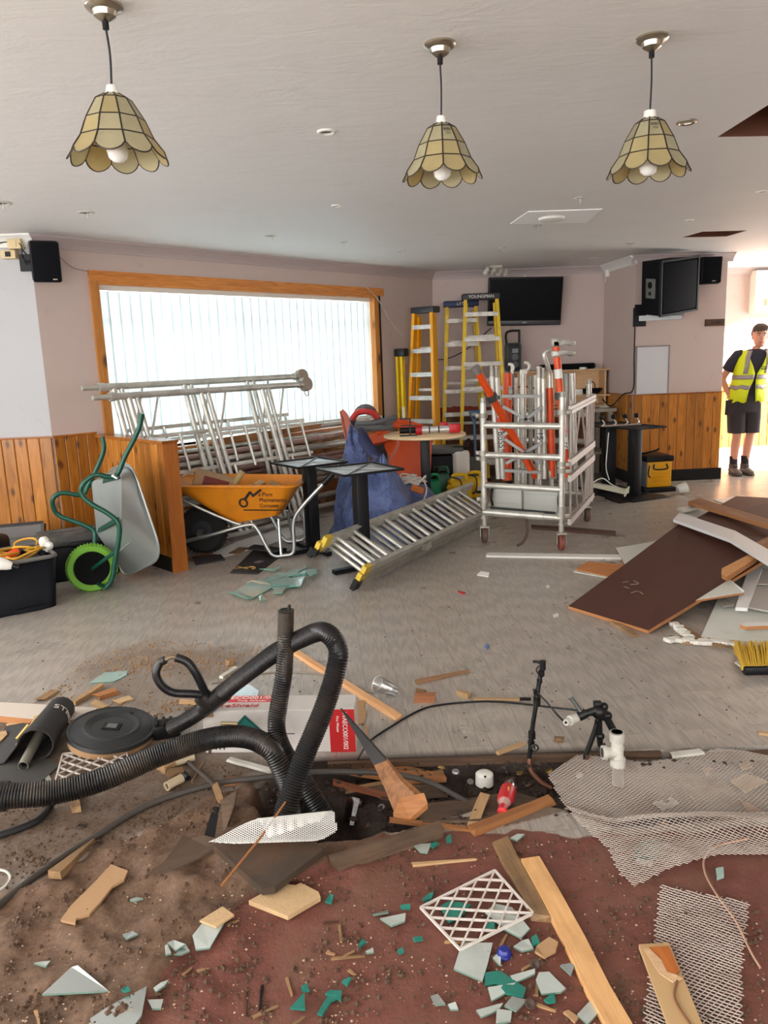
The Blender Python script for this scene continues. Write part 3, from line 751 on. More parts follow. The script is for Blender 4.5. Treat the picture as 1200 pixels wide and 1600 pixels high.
cable('cable', 'thin grey wire sagging from the corner speaker to the window surround', [WW.pt(92, 400, .01), WW.pt(112, 417, .01), WW.pt(136, 424, .02)], .004, mat('grey_wire', (150, 140, 136), .6), 5)
cable('cable', 'pale wire hanging from the top right of the window to the yellow ladders', [WW.pt(572, 448, .03), WW.pt(592, 470, .03), WW.pt(612, 505, .04), WW.pt(630, 525, .05)], .005, WHITED, 5)
cable('cable', 'black lead with a plug looped between the two tall yellow stepladders', [WB.pt(676, 562, .03), WB.pt(700, 560, .03), WB.pt(730, 545, .03), WB.pt(768, 512, .03)], .006, BLACK, 5)
# television
tv0 = WB.at(1.095, 2.11, .11)
t = thing('television', 'flat black television tilted down on the back wall', 'television', WB.at(1.095, 1.84, .1))
R_ = Matrix.Rotation(math.radians(9), 3, 'X') @ Matrix.Rotation(math.radians(1.2), 3, 'Y')
obj('casing', MB().rbox(tv0, (.885, .05, .56), .008, R_), BLACK, t)
obj('screen', MB().box(tv0+R_ @ Vector((0, -.027, .025)), (.85, .004, .475), R_), mat('dark_screen', (4, 6, 12), .3, 0, .05, spec=.12), t, 0)
obj('lower_trim', MB().rbox(tv0+R_ @ Vector((0, -.026, -.245)), (.87, .012, .05), .004, R_), mat('grey_tv_trim', (74, 74, 78), .35, .2), t)
obj('badge', MB().box(tv0+R_ @ Vector((0, -.034, -.245)), (.05, .002, .008), R_), NICKEL, t, 0)
obj('wall_bracket', MB().bar(tv0+Vector((-.1, .03, -.05)), tv0+Vector((-.1, .12, 0)), .2, .2), BLACKM, t, 0)
tag(obj('cable_trunking', WB.box(MB(), 1.1, 1.13, 2.38, 2.42, 0, .02).xf(Matrix()), WHITED, None, 0), 'short white cable trunking above the television', 'trunking')
tag(obj('cable_trunking', WB.box(WB.box(MB(), .93, .955, 1.3, 1.84, 0, .015), .82, .84, 1.3, 1.84, 0, .012), PAINT, None, 0), 'painted cable trunking dropping below the television', 'trunking')
# corner sensor
u, z = WS.px(952, 427); t = thing('alarm_sensor', 'small white sensor in the corner beside the pillar, under the cove', 'sensor', WS.at(u, z))
obj('housing', MB().rbox(WS.at(u, z, .025), (.05, .05, .08), .01), WHITEP, t); obj('dangling_lead', MB().tube(smoothline([WS.at(u-.03, z-.03, .03), WS.at(u-.05, z-.09, .03), WS.at(u-.02, z-.1, .03)]), .004, 5), WHITEP, t)
# PA speaker wedge on its bracket
d0 = WF.d; n0 = WF.n
c0 = D(1047, 447, 8.45)
t = thing('stage_speaker', 'large black wedge loudspeaker on a wall bracket high on the pillar', 'loudspeaker', c0-Z*.3)
Rs = Matrix.Rotation(math.radians(28), 3, 'Z') @ Matrix.Rotation(math.radians(-7), 3, 'Y') @ Matrix.Rotation(math.radians(6), 3, 'X')
def LP(p): return c0 + Rs @ Vector(p)
prof = [(-.27, -.12), (.27, -.12), (.2, .2), (-.2, .2)]
mb = MB().prism([LP((x, y, -.27)) for x, y in prof], Rs @ Vector((0, 0, .54))); obj('cabinet', mb, mat('black_carpet_cabinet', (17, 18, 21), .9, 0, .2, 60, .3, 300, spec=.15), t, 0)
mb = MB()
obj('grille', MB().rbox(LP((0, -.125, 0)), (.5, .02, .5), .01, Rs), SPK_G, t)
for dx in (-.27, .27): mb.box(LP((dx, -.12, 0)), (.02, .03, .54), Rs)
obj('edge_trim', mb.box(LP((0, -.12, .27)), (.55, .03, .02), Rs).box(LP((0, -.12, -.27)), (.55, .03, .02), Rs), BLACK, t, 0)
lw = (LP((-.27, -.12, 0))+LP((-.2, .2, 0)))/2; lx = (LP((-.2, .2, 0))-LP((-.27, -.12, 0))).normalized(); ln = lx.cross(Rs @ Z)
if ln.dot(Vector((0, -1, 0))) < 0: ln = -ln
RM = Matrix((lx, -ln, Rs @ Z)).transposed()
pl = obj('input_plate', MB().rbox(lw+ln*.006, (.16, .014, .2), .006, RM).box(lw+ln*.014+Rs @ Vector((0, 0, .0)), (.13, .004, .004), RM), mat('plate_grey', (120, 120, 120), .5, .4, .3, 30), t)
obj('socket', MB().cyl(lw+ln*.01+RM @ Vector((0, 0, .035)), lw+ln*.018+RM @ Vector((0, 0, .035)), .035), BLACK, pl, 40)
obj('socket', MB().cyl(lw+ln*.01+RM @ Vector((.0, 0, -.05)), lw+ln*.018+RM @ Vector((.0, 0, -.05)), .02), BLACK, pl, 40)
b0 = WF.at(.02, 1.84, .01)
obj('wall_plate', MB().box(WF.at(.05, 1.845, .012), (.14, .02, .2)).box(WF.at(.04, 1.95, .012), (.09, .02, .06)), BLACKM, t, 0)
obj('bracket_arm', MB().bar(WF.at(.03, 1.83, .05), WF.at(.42, 1.83, .25), .06, .055).bar(WF.at(.43, 1.86, .25), LP((.0, .05, -.27)), .05, .05), mat('grey_bracket_arm', (150, 152, 152), .4, .5), t, 0)
u, z = WF.px(1107, 423, .1)
t = thing('wall_speaker', 'small black box loudspeaker on the pillar to the right of the wedge loudspeaker', 'loudspeaker', WF.at(u, z-.14, .1))
Rq = Matrix.Rotation(math.radians(-2), 3, 'Z') @ Matrix.Rotation(math.radians(4), 3, 'X')
obj('cabinet', MB().rbox(WF.at(u, z, .1), (.215, .16, .285), .022, Rq, 3), BLACK, t)
obj('grille', MB().rbox(WF.at(u, z, .182), (.2, .012, .27), .015, Rq), SPK_G, t)
obj('badge', MB().box(WF.at(u+.02, z-.115, .19), (.04, .003, .008)), NICKEL, t, 0); obj('bracket', MB().bar(WF.at(u, z, 0), WF.at(u, z, .05), .08, .1), BLACK, t, 0)
# plaque, notice board, cable
u, z = WF.px(1116, 504)
t = thing('wall_plaque', 'small dark wooden plaque with black lettering at the pillar edge', 'plaque', WF.at(u, z-.035))
obj('board', MB().bar(WF.at(u-.11, z, .01), WF.at(u+.11, z, .01), .018, .075), DARKW, t, 0)
obj('carved_mark', WF.box(WF.box(WF.box(MB(), u-.045, u-.02, z-.012, z+.006, .019, .022), u-.005, u+.02, z-.012, z+.01, .019, .022), u+.03, u+.07, z-.012, z+.012, .019, .022), INK, t, 0)
u, z = WF.px(1017, 578)
t = thing('whiteboard', 'plain pale board in a thin frame on the pillar', 'board', WF.at(u, z-.27))
obj('panel', WF.box(MB(), .03, .40, 1.005, 1.52, 0, .012), mat('whiteboard_face', (206, 206, 208), .35, 0, .03), t, 0)
obj('frame', WF.box(WF.box(WF.box(MB(), .02, .035, 1.005, 1.53, 0, .018), .395, .41, 1.005, 1.53, 0, .016), .02, .41, 1.52, 1.535, 0, .018), mat('grey_board_frame', (142, 138, 138), .5, .2), t, 0)
cable('cable', 'dark cable running down the pillar corner and drooping onto the worktop', [WF.at(.0, 1.9, .012), WF.at(.0, 1.4, .012), WF.at(-.004, 1.06, .015), WS.at(.75, 1.0, .04), WS.at(.55, .86, .10), WS.at(.4, .93, .15)], .007, BLACK, 6)
u, z = WC.px(1187, 458)
t = thing('wall_unit', 'white wall box with a pale handle on the far bright wall', 'wall box', WC.at(u, z-.25))
obj('body', WC.box(MB(), u-.14, u+.4, z-.26, z+.28, 0, .14), WHITEP, t, 0); obj('handle', WC.box(MB(), u+.0, u+.3, z-.17, z-.09, .14, .17), mat('sand_plastic', (214, 190, 150), .5), t, 0)
tag(obj('junction_box', MB().rbox(WC.pt(1177, 418, .02), (.11, .05, .08), .008), WHITEP), 'white junction box beneath the cove of the far bright wall', 'junction box')
# ------------------------------------------------------------------ ladders by the back corner
LAB_BLUE, LAB_DARK = mat('blue_ladder_cap', (28, 44, 86), .5, 0, .1), mat('dark_ladder_cap', (46, 48, 56), .5, 0, .1)
def stepladder(name, label, foot_l, foot_r, h, wt, treads, ym, cap, depth=.16, lean=.10, back=True, txt=None, rev=False):
    """foot_l, foot_r: feet of the front frame; the treads face the side where x runs left to right"""
    a, b = Vector(foot_l), Vector(foot_r); x = (b-a).normalized(); n = Vector((x.y, -x.x, 0)); c = (a+b)/2
    w = (b-a).length; t = thing(name, label, 'ladder', c, 0, None)
    top = c+Z*h-n*lean
    ta, tb = top-x*wt/2, top+x*wt/2
    for p, q in ((a, ta), (b, tb)):
        obj('stile', MB().bar(p, q, .028, .075, n).bar(p+n*.03, q+n*.03, .04, .012, n), ym, t, 0)
    for k in range(treads):
        f = (k+1)/(treads+.6); p, q = a.lerp(ta, f), b.lerp(tb, f)
        obj('tread', MB().bar(p, q, .085, .028).bar(p+n*.04-Z*.018, q+n*.04-Z*.018, .006, .03), TREAD, t, 0)
    if back:
        a2, b2, ta2, tb2 = a-n*depth+x*.03, b-n*depth-x*.03, ta-n*.06+x*.02-Z*.05, tb-n*.06-x*.02-Z*.05
        for p, q in ((a2, ta2), (b2, tb2)): obj('rear_stile', MB().bar(p, q, .024, .055, n), ym, t, 0)
        for k in range(4):
            f = .1+.24*k; p, q = a2.lerp(ta2, f), b2.lerp(tb2, f); obj('rear_brace', MB().bar(p, q, .012, .03), TREAD, t, 0)
    cp = obj('top_cap', MB().rbox(top+Z*.02-n*.03, (wt+.07, .15, .07), .012, Matrix((x, -n, Z)).transposed()), cap, t)
    if txt: text(txt, top+Z*.018+n*.048, x, Z, .05, WHITEP, cp)
    for p in (a, b): obj('foot', MB().rbox(p+Z*.02, (.05, .1, .04), .008, Matrix((x, -n, Z)).transposed()), BLACK, t)
    return t
b1, b2 = D(690, 706, 9.28), D(738, 706, 9.28)
stepladder('stepladder', 'tall yellow stepladder with a blue top cap, left of the dark-capped one', (b1.x, 9.28, 0), (b1.x+.56, 9.28, 0), 2.08, .34, 7, YEL, LAB_BLUE, .2, .16, txt='LYTE')
stepladder('stepladder', 'tall yellow stepladder with a black top cap, beside the television', (b1.x+.19, 9.06, 0), (b1.x+.78, 9.06, 0), 2.14, .36, 7, YEL, LAB_DARK, .22, .16, txt='YOUNGMAN')
f1 = G(650, 716); 
stepladder('stepladder', 'orange-yellow folded stepladder with worn silver treads in the corner', (.29, 9.02, 0), (.62, 8.76, 0), 2.0, .24, 7, YELO, LAB_DARK, .12, .12)
t = thing('folded_ladder', 'short slim yellow folded ladder with black end caps beside the window', 'ladder', (.25, 9.05, 0))
fa = Vector((.265, 9.0, 0)); fx = Vector((.76, -.65, 0)).normalized()
for k, s in enumerate((-.045, .02)):
    p = fa+fx*s; obj('stile', MB().bar(p, p+Z*1.52-fx*.01, .05, .028, fx), YEL, t, 0)
obj('top_cap', MB().rbox(fa+Z*1.56, (.15, .1, .09), .015, Matrix((fx, Z.cross(fx), Z)).transposed()), BLACK, t)
obj('slide_rail', MB().bar(fa-Vector((0, .04, 0))+Z*.45, fa-Vector((0, .04, 0))+Z*.95, .03, .02), ALU, t, 0)
for k in range(5): obj('rung', MB().bar(fa-fx*.04+Z*(.25+.3*k)+Vector((0, .05, 0)), fa+fx*.06+Z*(.25+.3*k)+Vector((0, .05, 0)), .03, .03), TREAD, t, 0)
mb = MB().tube([D(741, 655, 8.9), D(743, 716, 8.85)], .016, 8).tube(smoothline([D(734, 645, 8.9), D(737, 652, 8.9), D(741, 660, 8.9)], 4), .012, 6).tube(smoothline([D(749, 645, 8.9), D(745, 652, 8.9), D(741, 660, 8.9)], 4), .012, 6).tube([D(733, 643, 8.9), D(750, 643, 8.9)], .014, 8)
t = thing('shovel', 'blue-handled shovel stood up before the stepladders', 'shovel', D(743, 724, 8.85)); obj('handle', mb, mat('blue_handle', (66, 106, 146), .5, 0, .1), t)
p = D(743, 716, 8.85); obj('blade', MB().prism([p+Vector(v) for v in ((-.1, 0, .02), (.1, 0, .02), (.1, .02, -p.z+.06), (0, .03, -p.z), (-.1, .02, -p.z+.06))], (0, .004, 0)), mat('worn_steel', (110, 108, 104), .5, .7, .3), t, 0)
# ------------------------------------------------------------------ shelf, worktop and what stands on them
t = thing('shelf_unit', 'pale pine shelf unit against the back wall by the pillar', 'shelf', WB.at(1.5, .86))
SH = wood('pale_shelf_pine', (190, 150, 108), (214, 178, 136), .5, 0)
obj('top_board', WB.box(MB(), .93, 2.1, 1.27, 1.29, .0, .27), SH, t, 0); obj('middle_board', WB.box(MB(), .97, 2.12, .965, .985, 0, .30), SH, t, 0)
obj('side_panel', WB.box(MB(), 2.03, 2.05, .86, 1.27, 0, .25), SH, t, 0); obj('side_panel', WB.box(MB(), .98, 1.0, .86, 1.27, 0, .25), SH, t, 0)
obj('back_panel', WB.box(MB(), .98, 2.05, .86, 1.27, .0, .012), SH, t, 0); obj('base_board', WB.box(MB(), .97, 2.08, .842, .862, 0, .32), SH, t, 0)
wk = mat('grey_worktop', (150, 142, 130), .5, 0, .1)
t = thing('worktop_table', 'grey worktop on square legs below the pine shelves', 'table', WB.at(1.5, 0))
obj('worktop', WB.box(MB(), .95, 2.06, .80, .84, .02, .66), wk, t, 0)
for u in (1.0, 2.0):
    for o in (.08, .6): obj('leg', WB.box(MB(), u-.025, u+.025, 0, .80, o-.025, o+.025), wk, t, 0)
tag(obj('under_shelf_board', WB.box(WB.box(MB(), 1.3, 2.0, .30, .325, .05, .6), 1.3, 2.0, 0.0, .30, .05, .1), wk, None, 0), 'grey low shelf board under the worktop', 'shelf')
t = thing('jobsite_radio', 'grey and black carry-handle radio standing on the shelf', 'radio', D(802, 576, 9.5))
rc = D(802, 556, 9.5); rz = 1.29
RG, RD = mat('radio_grey', (82, 88, 92), .5, 0, .1), mat('radio_black', (24, 25, 28), .5, 0, .1)
obj('body', MB().rbox((rc.x, 9.52, rz+.17), (.19, .16, .34), .04, None, 3), RG, t)
obj('front_panel', MB().rbox((rc.x+.0, 9.436, rz+.17), (.13, .02, .3), .015), RD, t)
obj('handle', MB().tube(smoothline([(rc.x-.075, 9.52, rz+.30), (rc.x-.075, 9.52, rz+.46), (rc.x+.06, 9.52, rz+.48), (rc.x+.075, 9.52, rz+.46), (rc.x+.075, 9.52, rz+.30)], 6), .014, 8), RD, t)
obj('display', MB().box((rc.x+.01, 9.424, rz+.245), (.07, .006, .05)), mat('radio_display', (96, 108, 116), .3), t, 0)
for z in (.17, .08): obj('speaker_ring', MB().lathe([(.028, 0), (.04, 0), (.04, .01), (.028, .012)], (rc.x+.01, 9.424, rz+z), 20, Matrix.Rotation(math.pi/2, 3, 'X')), RG, t)
pa_, pb_ = D(842, 579, 9.55), D(930, 572, 9.55)
t = thing('soundbar', 'long black soundbar lying on the top shelf', 'soundbar', (1.95, 9.55, 1.29)); obj('case', MB().rbox(((pa_.x+pb_.x)/2, 9.55, 1.325), (pb_.x-pa_.x, .09, .07), .03, None, 3), BLACK, t); obj('grille', MB().rbox(((pa_.x+pb_.x)/2, 9.502, 1.325), ((pb_.x-pa_.x)*.9, .012, .045), .005), SPK_G, t)
tag(obj('tape_roll', MB().lathe([(.02, 0), (.045, 0), (.045, .022), (.02, .022), (.02, 0)], (D(911, 574, 9.46).x, 9.45, 1.29), 20), WHITEP), 'small white roll in front of the soundbar', 'roll')
tag(obj('paper_box', MB().rbox((D(901, 605, 9.5).x, 9.45, 1.02), (.1, .08, .07), .004), WHITEP), 'small white box on the middle pine shelf', 'box')
mb = MB(); c_ = D(924, 608, 9.5); c_.z = 1.0
for k in range(5): mb.tube([c_+Vector((math.cos(a)*(.09+.01*k), math.sin(a)*.06, .012*k)) for a in [i*math.pi/8 for i in range(16)]], .008, 6, closed=True)
mb.tube(smoothline([c_+Vector((-.08, 0, .03)), c_+Vector((-.04, 0, .13)), c_+Vector((.03, 0, .12)), c_+Vector((.05, 0, .03))]), .006, 6)
tag(obj('cable_coil', mb, BLACK), 'heap of black cable on the middle pine shelf', 'cable')
tag(obj('cup_tray', MB().lathe([(0, 0), (.06, 0), (.065, .02), (.055, .02), (.05, .006), (0, .006)], (WB.at(1.98, 0, .45).x, WB.at(1.9, 0, .45).y, .84), 20), WHITED), 'pale dish at the end of the grey worktop', 'dish')
# ------------------------------------------------------------------ pedestal tables with clamp rails, by the pillar
def pedestal(name, label, base, h, R=0.0, top=.5, cross=True, col=.085, topm=BLACKM, plate=True, parent=None):
    t = thing(name, label, 'table base', base, R)
    obj('column', MB().rbox((0, 0, h/2), (col, col, h), .006), BLACKM, t, 40, False)
    if cross:
        for a in (0, math.pi/2):
            d = Vector((math.cos(a), math.sin(a), 0)); obj('foot_bar', MB().bar(d*-.24+Z*.02, d*.24+Z*.02, .05, .03), BLACKM, t, 0, False)
        for a in range(4):
            d = Vector((math.cos(a*math.pi/2), math.sin(a*math.pi/2), 0)); obj('foot_pad', MB().cyl(d*.22, d*.22+Z*.02, .018, seg=10), BLACK, t, 40, False)
    else: obj('base_plate', MB().rbox((0, 0, .008), (.5, .5, .016), .004), BLACKM, t, 40, False)
    if plate:
        hs = top/2; rim = MB()
        cs = [Vector((-hs, -hs, h)), Vector((hs, -hs, h)), Vector((hs, hs, h)), Vector((-hs, hs, h))]
        pl_ = MB().prism([c+Z*-.004 for c in cs], (0, 0, .006))
        obj('top_plate', pl_, topm, t, 0, False)
        for k in range(4): obj('rim', MB().bar(cs[k]+Z*.004, cs[(k+1) % 4]+Z*.004, .012, .016), BLACKM, t, 0, False)
        for k in range(4):
            obj('gusset', MB().prism([Vector((0, 0, h+.002)), cs[k]*.96+Vector((0, 0, h*.04+.002)), cs[k]*.96+Vector((0, 0, h*.04+.008)), Vector((0, 0, h+.012))], Vector((-cs[k].y, cs[k].x, 0)).normalized()*.006), topm, t, 0, False)
    return t
PLATE = mat('grey_table_plate', (138, 138, 138), .35, .4, .1, 8)
g1 = G(990, 776); g2 = G(955, 768)
pedestal('pedestal_stand', 'black square pedestal holding a hook rail, right of another black pedestal by the pillar', (g1.x, g1.y, 0), .72, .45, .42, False, .10, BLACKM)
pedestal('pedestal_stand', 'black square pedestal half hidden behind the hook-rail pedestal by the pillar', (g2.x-.02, g2.y+.05, 0), .72, .1, .42, False, .12, BLACKM)
ra, rb_ = D(938, 676, 7.75), D(1000, 674, 7.85)
zt = .74
t = thing('hook_rail', 'chrome rail with four black ball hooks lying on the black pedestals', 'hook rail', (ra.x, ra.y, zt))
ra.z = rb_.z = zt+.02
obj('rail', MB().bar(ra, rb_, .05, .012), CHROME, t, 0)
for k in range(4):
    p = ra.lerp(rb_, .04+k*.29)
    h = obj('hook', MB().tube(smoothline([p, p+Vector((.02, -.02, .02)), p+Vector((.0, 0, .06)), p+Vector((-.005, 0, .075))], 5), .009, 8), CHROME, t)
    obj('ball', MB().sphere(p+Vector((-.005, 0, .085)), .025), BLACK, h)
tag(obj('loose_plate', MB().prism([G(945, 779), G(968, 787), G(1033, 778), G(1000, 768)], (0, 0, .012)), BLACKM, None, 0), 'flat black metal plate lying on the floor before the pedestals', 'plate')
# strip light fitting body
a, b = D(926, 754, 7.75), D(978, 771, 7.6); a.z = .16; b.z = .10
t = thing('strip_light', 'cream strip light fitting lying against the black pedestals', 'light fitting', (b.x, b.y, 0))
d = (b-a).normalized(); s = d.cross(Z).normalized(); up = s.cross(d)
obj('tray', MB().prism([a+s*.09, a+s*.05+up*.03, a-s*.05+up*.03, a-s*.09, a-s*.045+up*.016, a+s*.045+up*.016], b-a), mat('cream_enamel', (206, 204, 184), .4, 0, .06), t, 0)
obj('end_cap', MB().prism([b+s*.1-up*.02, b+s*.06+up*.06, b+up*.02, b-s*.06+up*.06, b-s*.1-up*.02, b-up*.0], d*.015), mat('cream_enamel', (206, 204, 184)), t, 0)
obj('lead', MB().tube(smoothline([a+Z*.03, a+Vector((.1, 0, .07)), a+Vector((.2, 0, .0)), b+Z*.02], 6), .006, 6), WHITEP, t)
cable('cable', 'pale lead dropping from the hook rail to the strip light', [D(951, 676, 7.7), D(949, 700, 7.65), D(947, 730, 7.6), D(952, 750, 7.55)], .005, WHITEP, 5)
# yellow space heater
hx = G(1018, 764); hc = Vector((D(1018, 740, 8.3).x, 8.3, 0))
t = thing('space_heater', 'yellow and black square heater unit on the floor by the pillar', 'heater', hc, math.radians(8))
HY = mat('heater_yellow', (226, 164, 14), .45, 0, .08)
L_ = lambda n, mb, m, par=None, s=40: obj(n, mb, m, par or t, s, world=False)
L_('body', MB().rbox((0, 0, .19), (.28, .36, .28), .02), HY); L_('lid', MB().rbox((0, 0, .355), (.31, .38, .06), .012), BLACK)
L_('base_tray', MB().rbox((.0, 0, .025), (.36, .42, .05), .012), BLACK)
L_('side_panel', MB().rbox((-.145, 0, .19), (.02, .34, .27), .006), mat('heater_grey', (88, 92, 98), .5), None)
for k in range(7): L_('louvre', MB().rbox((0, -.184, .075+.022*k), (.2+.0*k, .012, .010), .003, Matrix.Rotation(.4, 3, 'X')), HY)
L_('carry_handle', MB().tube(smoothline([(-.07, -.185, .30), (-.07, -.2, .25), (.07, -.2, .25), (.07, -.185, .30)], 5), .008, 6), BLACK)
L_('control_arch', MB().tube(smoothline([(-.12, -.185, .29), (-.135, -.19, .2), (-.11, -.185, .16)], 5), .007, 6), BLACK)
cable('cable', 'short black lead standing up on the yellow heater', [Vector((hc.x-.15, 8.22, .40)), Vector((hc.x-.02, 8.2, .43)), Vector((hc.x+.04, 8.2, .455))], .010, BLACK, 6)
p = G(1058, 772); t = thing('plastic_tub', 'small crumpled white plastic tub lying near the yellow heater', 'tub', p)
obj('tub', MB().lathe([(.03, 0), (.045, .004), (.06, .1), (.056, .1), (.04, .01), (0, .01)], p+Z*.045, 14, Matrix.Rotation(1.3, 3, 'Y')), WHITEP, t)
# ------------------------------------------------------------------ scaffold frames and tubes under the window
def ww(px, py, off): return WW.pt(px, py, off)
def lean_frame(label, tl, tr, drop, uprights, caster, r=.024, group=None):
    """a frame leaning on the sill: tl, tr = ends of its top tube, drop = vector from the top tube to the bottom tube"""
    tl, tr, drop = Vector(tl), Vector(tr), Vector(drop); t = thing('scaffold_section', label, 'scaffold frame', tl+drop)
    f = (tr-tl).normalized(); nrm = f.cross(drop).normalized()
    obj('top_tube', MB().tube([tl-f*.06, tr], r+.004, 12), ALU, t); obj('spigot', MB().tube([tl-f*.2, tl-f*.05], r*.85, 10), ALU, t)
    obj('collar', MB().tube([tl-f*.06, tl-f*.02], r+.012, 12), ALU, t)
    L = (tr-tl).length
    for u in uprights:
        p = tl+f*u; obj('upright', MB().tube([p, p+drop], r, 10), ALU, t)
        obj('upright', MB().tube([p+f*.07, p+f*.07+drop], r*.9, 10), ALU, t)
    for k, d in ((.27, .018), (.52, .018), (.78, .016)):
        a, b = tl+drop*k+f*uprights[0], tl+drop*k+f*(uprights[-1]+.42)
        obj('rail', MB().bar(a+nrm*.025, b+nrm*.025, .03, .03, nrm), ALU, t, 0)
    for i, u in enumerate(uprights):
        p = tl+f*(u+.1)+drop*.27; obj('brace', MB().tube([p, tl+f*(u+.27)], .011, 6), ALU, t)
        q = tl+f*(u+.36); obj('thin_upright', MB().tube([q+drop*.27, q+drop*.55], .013, 6), ALU, t)
        q = tl+f*(u+.14); obj('thin_upright', MB().tube([q+drop*.52, q+drop*1.0], .013, 6), ALU, t)
    obj('bottom_tube', MB().tube([tl+drop, tr+drop-f*.3], r, 10), ALU_D, t)
    if caster:
        c = tr+f*.05
        obj('caster_collar', MB().tube([tr-f*.02, tr+f*.03], r*1.5, 12), ALU_D, t)
        w = obj('caster_wheel', MB().tube([c-nrm*.03+f*.03, c+nrm*.03+f*.03], .068, 18), mat('taupe_caster', (150, 136, 122), .6, 0, .15), t)
        obj('brake_loop', MB().tube(smoothline([c-Z*.04, c-Z*.10+f*.02, c-Z*.11+f*.06, c-Z*.05+f*.06], 4), .006, 6), ALU_D, t)
    return t
a1_, b1_ = ww(182, 618, .36), ww(468, 602, .36)
a1_.z = b1_.z = (a1_.z+b1_.z)/2
lean_frame('nearer silver scaffold frame leaning on the window sill, its caster end lower', a1_, b1_, WW.d*.12+WW.n*.26-Z*(a1_.z-.05), (.10, .78, 1.45), True)
a2_, b2_ = ww(166, 613, .20), ww(462, 596, .20); a2_.z = b2_.z = (a2_.z+b2_.z)/2+.045
lean_frame('silver scaffold frame leaning on the window sill, tucked behind the first one', a2_, b2_, WW.d*.12+WW.n*.22-Z*(a2_.z-.05), (.06, .72, 1.40), True)
POLE_R = mat('pole_red_marked_aluminium', (170, 140, 130), .5, .4, .2, 8, .05, 80, ((130, 60, 50), .5, 6))
k = 0
tips = [(.30, .12, .10), (.22, .26, .12), (.34, .34, .13), (.20, .20, .30), (.30, .30, .36), (.16, .18, .46), (.26, .14, .54), (.14, .22, .62), (.22, .24, .69), (.12, .10, .74), (.36, .42, .05), (.10, .3, .82)]
labs = ['lowest dull scaffold tube on the floor beneath the window', 'dull scaffold tube second from the floor beneath the window', 'dull scaffold tube third up, close under the frames', 'scaffold tube at shin height below the sill', 'scaffold tube resting above the plain board below the sill',
        'reddish scaffold tube at mid height under the window', 'pale scaffold tube just above the reddish one under the window', 'fat pale tube crossing towards the blue bag', 'red-marked tube near the top of the stack under the sill', 'topmost thin tube lying along the window sill', 'scaffold tube on the floor in front of all the others', 'short grey tube lying on the sill end by the hoses']
for (o1, o2, z), lb in zip(tips, labs):
    u0, u1 = (.75+.1*(k % 3), 3.0+.12*(k % 4)); u1 = min(u1, 3.4)
    if k == 11: u0, u1 = 2.7, 3.5
    p, q = WW.at(u0, z+.02, o1), WW.at(u1, z+.03+.05*((k*7) % 3-1)*.4, o2+.02)
    m = POLE_R if 'red' in lb else (ALU if k % 2 else ALU_D)
    t = thing('scaffold_tube', lb, 'tube', p); rr = .033 if 'fat' in lb else (.02 if 'thin' in lb else .026)
    obj('tube', MB().tube([p, q], rr, 12), m, t); obj('bore', MB().tube([q-WW.d*.02, q+WW.d*.001], rr*.8, 10), BLACK, t)
    c = p.lerp(q, .82); obj('collar', MB().tube([c-WW.d*.03, c+WW.d*.03], rr+.006, 12), m, t); k += 1
tag(obj('hardboard_sheet', WW.box(MB(), 1.5, 3.15, .06, .52, .07, .082), wood('brown_hardboard', (140, 92, 58), (170, 118, 80), .6, 0)), 'brown hardboard sheet standing on edge behind the tubes below the sill', 'board')
tag(obj('aluminium_surround', WW.box(WW.box(MB(), 1.45, 3.2, .52, .55, .06, .10), 3.16, 3.2, .05, .52, .06, .10), ALU_D, None, 0), 'aluminium edge frame around the brown hardboard below the sill', 'frame')
tag(obj('loose_plank', MB().bar(WW.at(1.4, .81, .10), WW.at(2.95, .845, .12), .05, .05), PINE_O, None, 0), 'orange timber batten lying along the window sill', 'batten')
for kk, (u, o, z) in enumerate(((3.0, .34, .1), (3.12, .30, .2), (3.2, .26, .08))):
    c = WW.at(u, z, o); t = thing('scaffold_coupler', ('rusty scaffold coupler on the floor by the blue bag', 'rusty scaffold coupler resting on the tubes by the blue bag', 'rusty scaffold coupler wedged behind the others by the blue bag')[kk], 'coupler', c)
    obj('body', MB().lathe([(.03, -.04), (.05, -.04), (.05, .04), (.03, .04)], c, 14, Matrix.Rotation(1.2, 3, 'X')), mat('rusty_steel', (128, 108, 92), .7, .5, .3), t); obj('bolt', MB().cyl(c+WW.d*.05-Z*.03, c+WW.d*.05+Z*.05, .012), ALU_D, t)
# ------------------------------------------------------------------ orange wheelbarrow
BAR_O = mat('barrow_orange', (222, 136, 22), .45, 0, .12, 5, .03, 60, ((150, 84, 30), .4, 6, .5))
wc = Vector((-1.47, 6.16, .19)); hx = D(485, 750, 6.02)
ax = Vector((.985, -.08, 0)).normalized(); sd = Vector((-ax.y, ax.x, 0))          # ax: wheel -> handles, sd: away from the camera
def bp(x, s, z): return Vector((wc.x, wc.y, 0))+ax*x+sd*s+Z*z
t = thing('wheelbarrow', 'orange wheelbarrow on its wheel and legs in front of the leaning scaffold frames', 'wheelbarrow', (wc.x, wc.y, 0))
w = obj('wheel', MB().lathe([(.07, -.035), (.11, -.045), (.165, -.05), (.19, -.03), (.195, 0), (.19, .03), (.165, .05), (.11, .045), (.07, .035)], wc, 36, Matrix((ax, Z, -sd)).transposed()), RUBBER, t)
tr = MB()
for i in range(40):
    a = 2*math.pi*i/40; d = ax*math.cos(a)+Z*math.sin(a)
    for s in (-.03, .03): tr.bar(wc+d*.188+sd*s*.4, wc+d*.192+sd*s, .012, .02, d)
obj('tread', tr, RUBBER, w, 0); obj('hub', MB().tube([wc-sd*.06, wc+sd*.06], .03, 14).tube([wc-sd*.038, wc+sd*.038], .09, 20), mat('dark_hub', (40, 42, 46), .5), w)
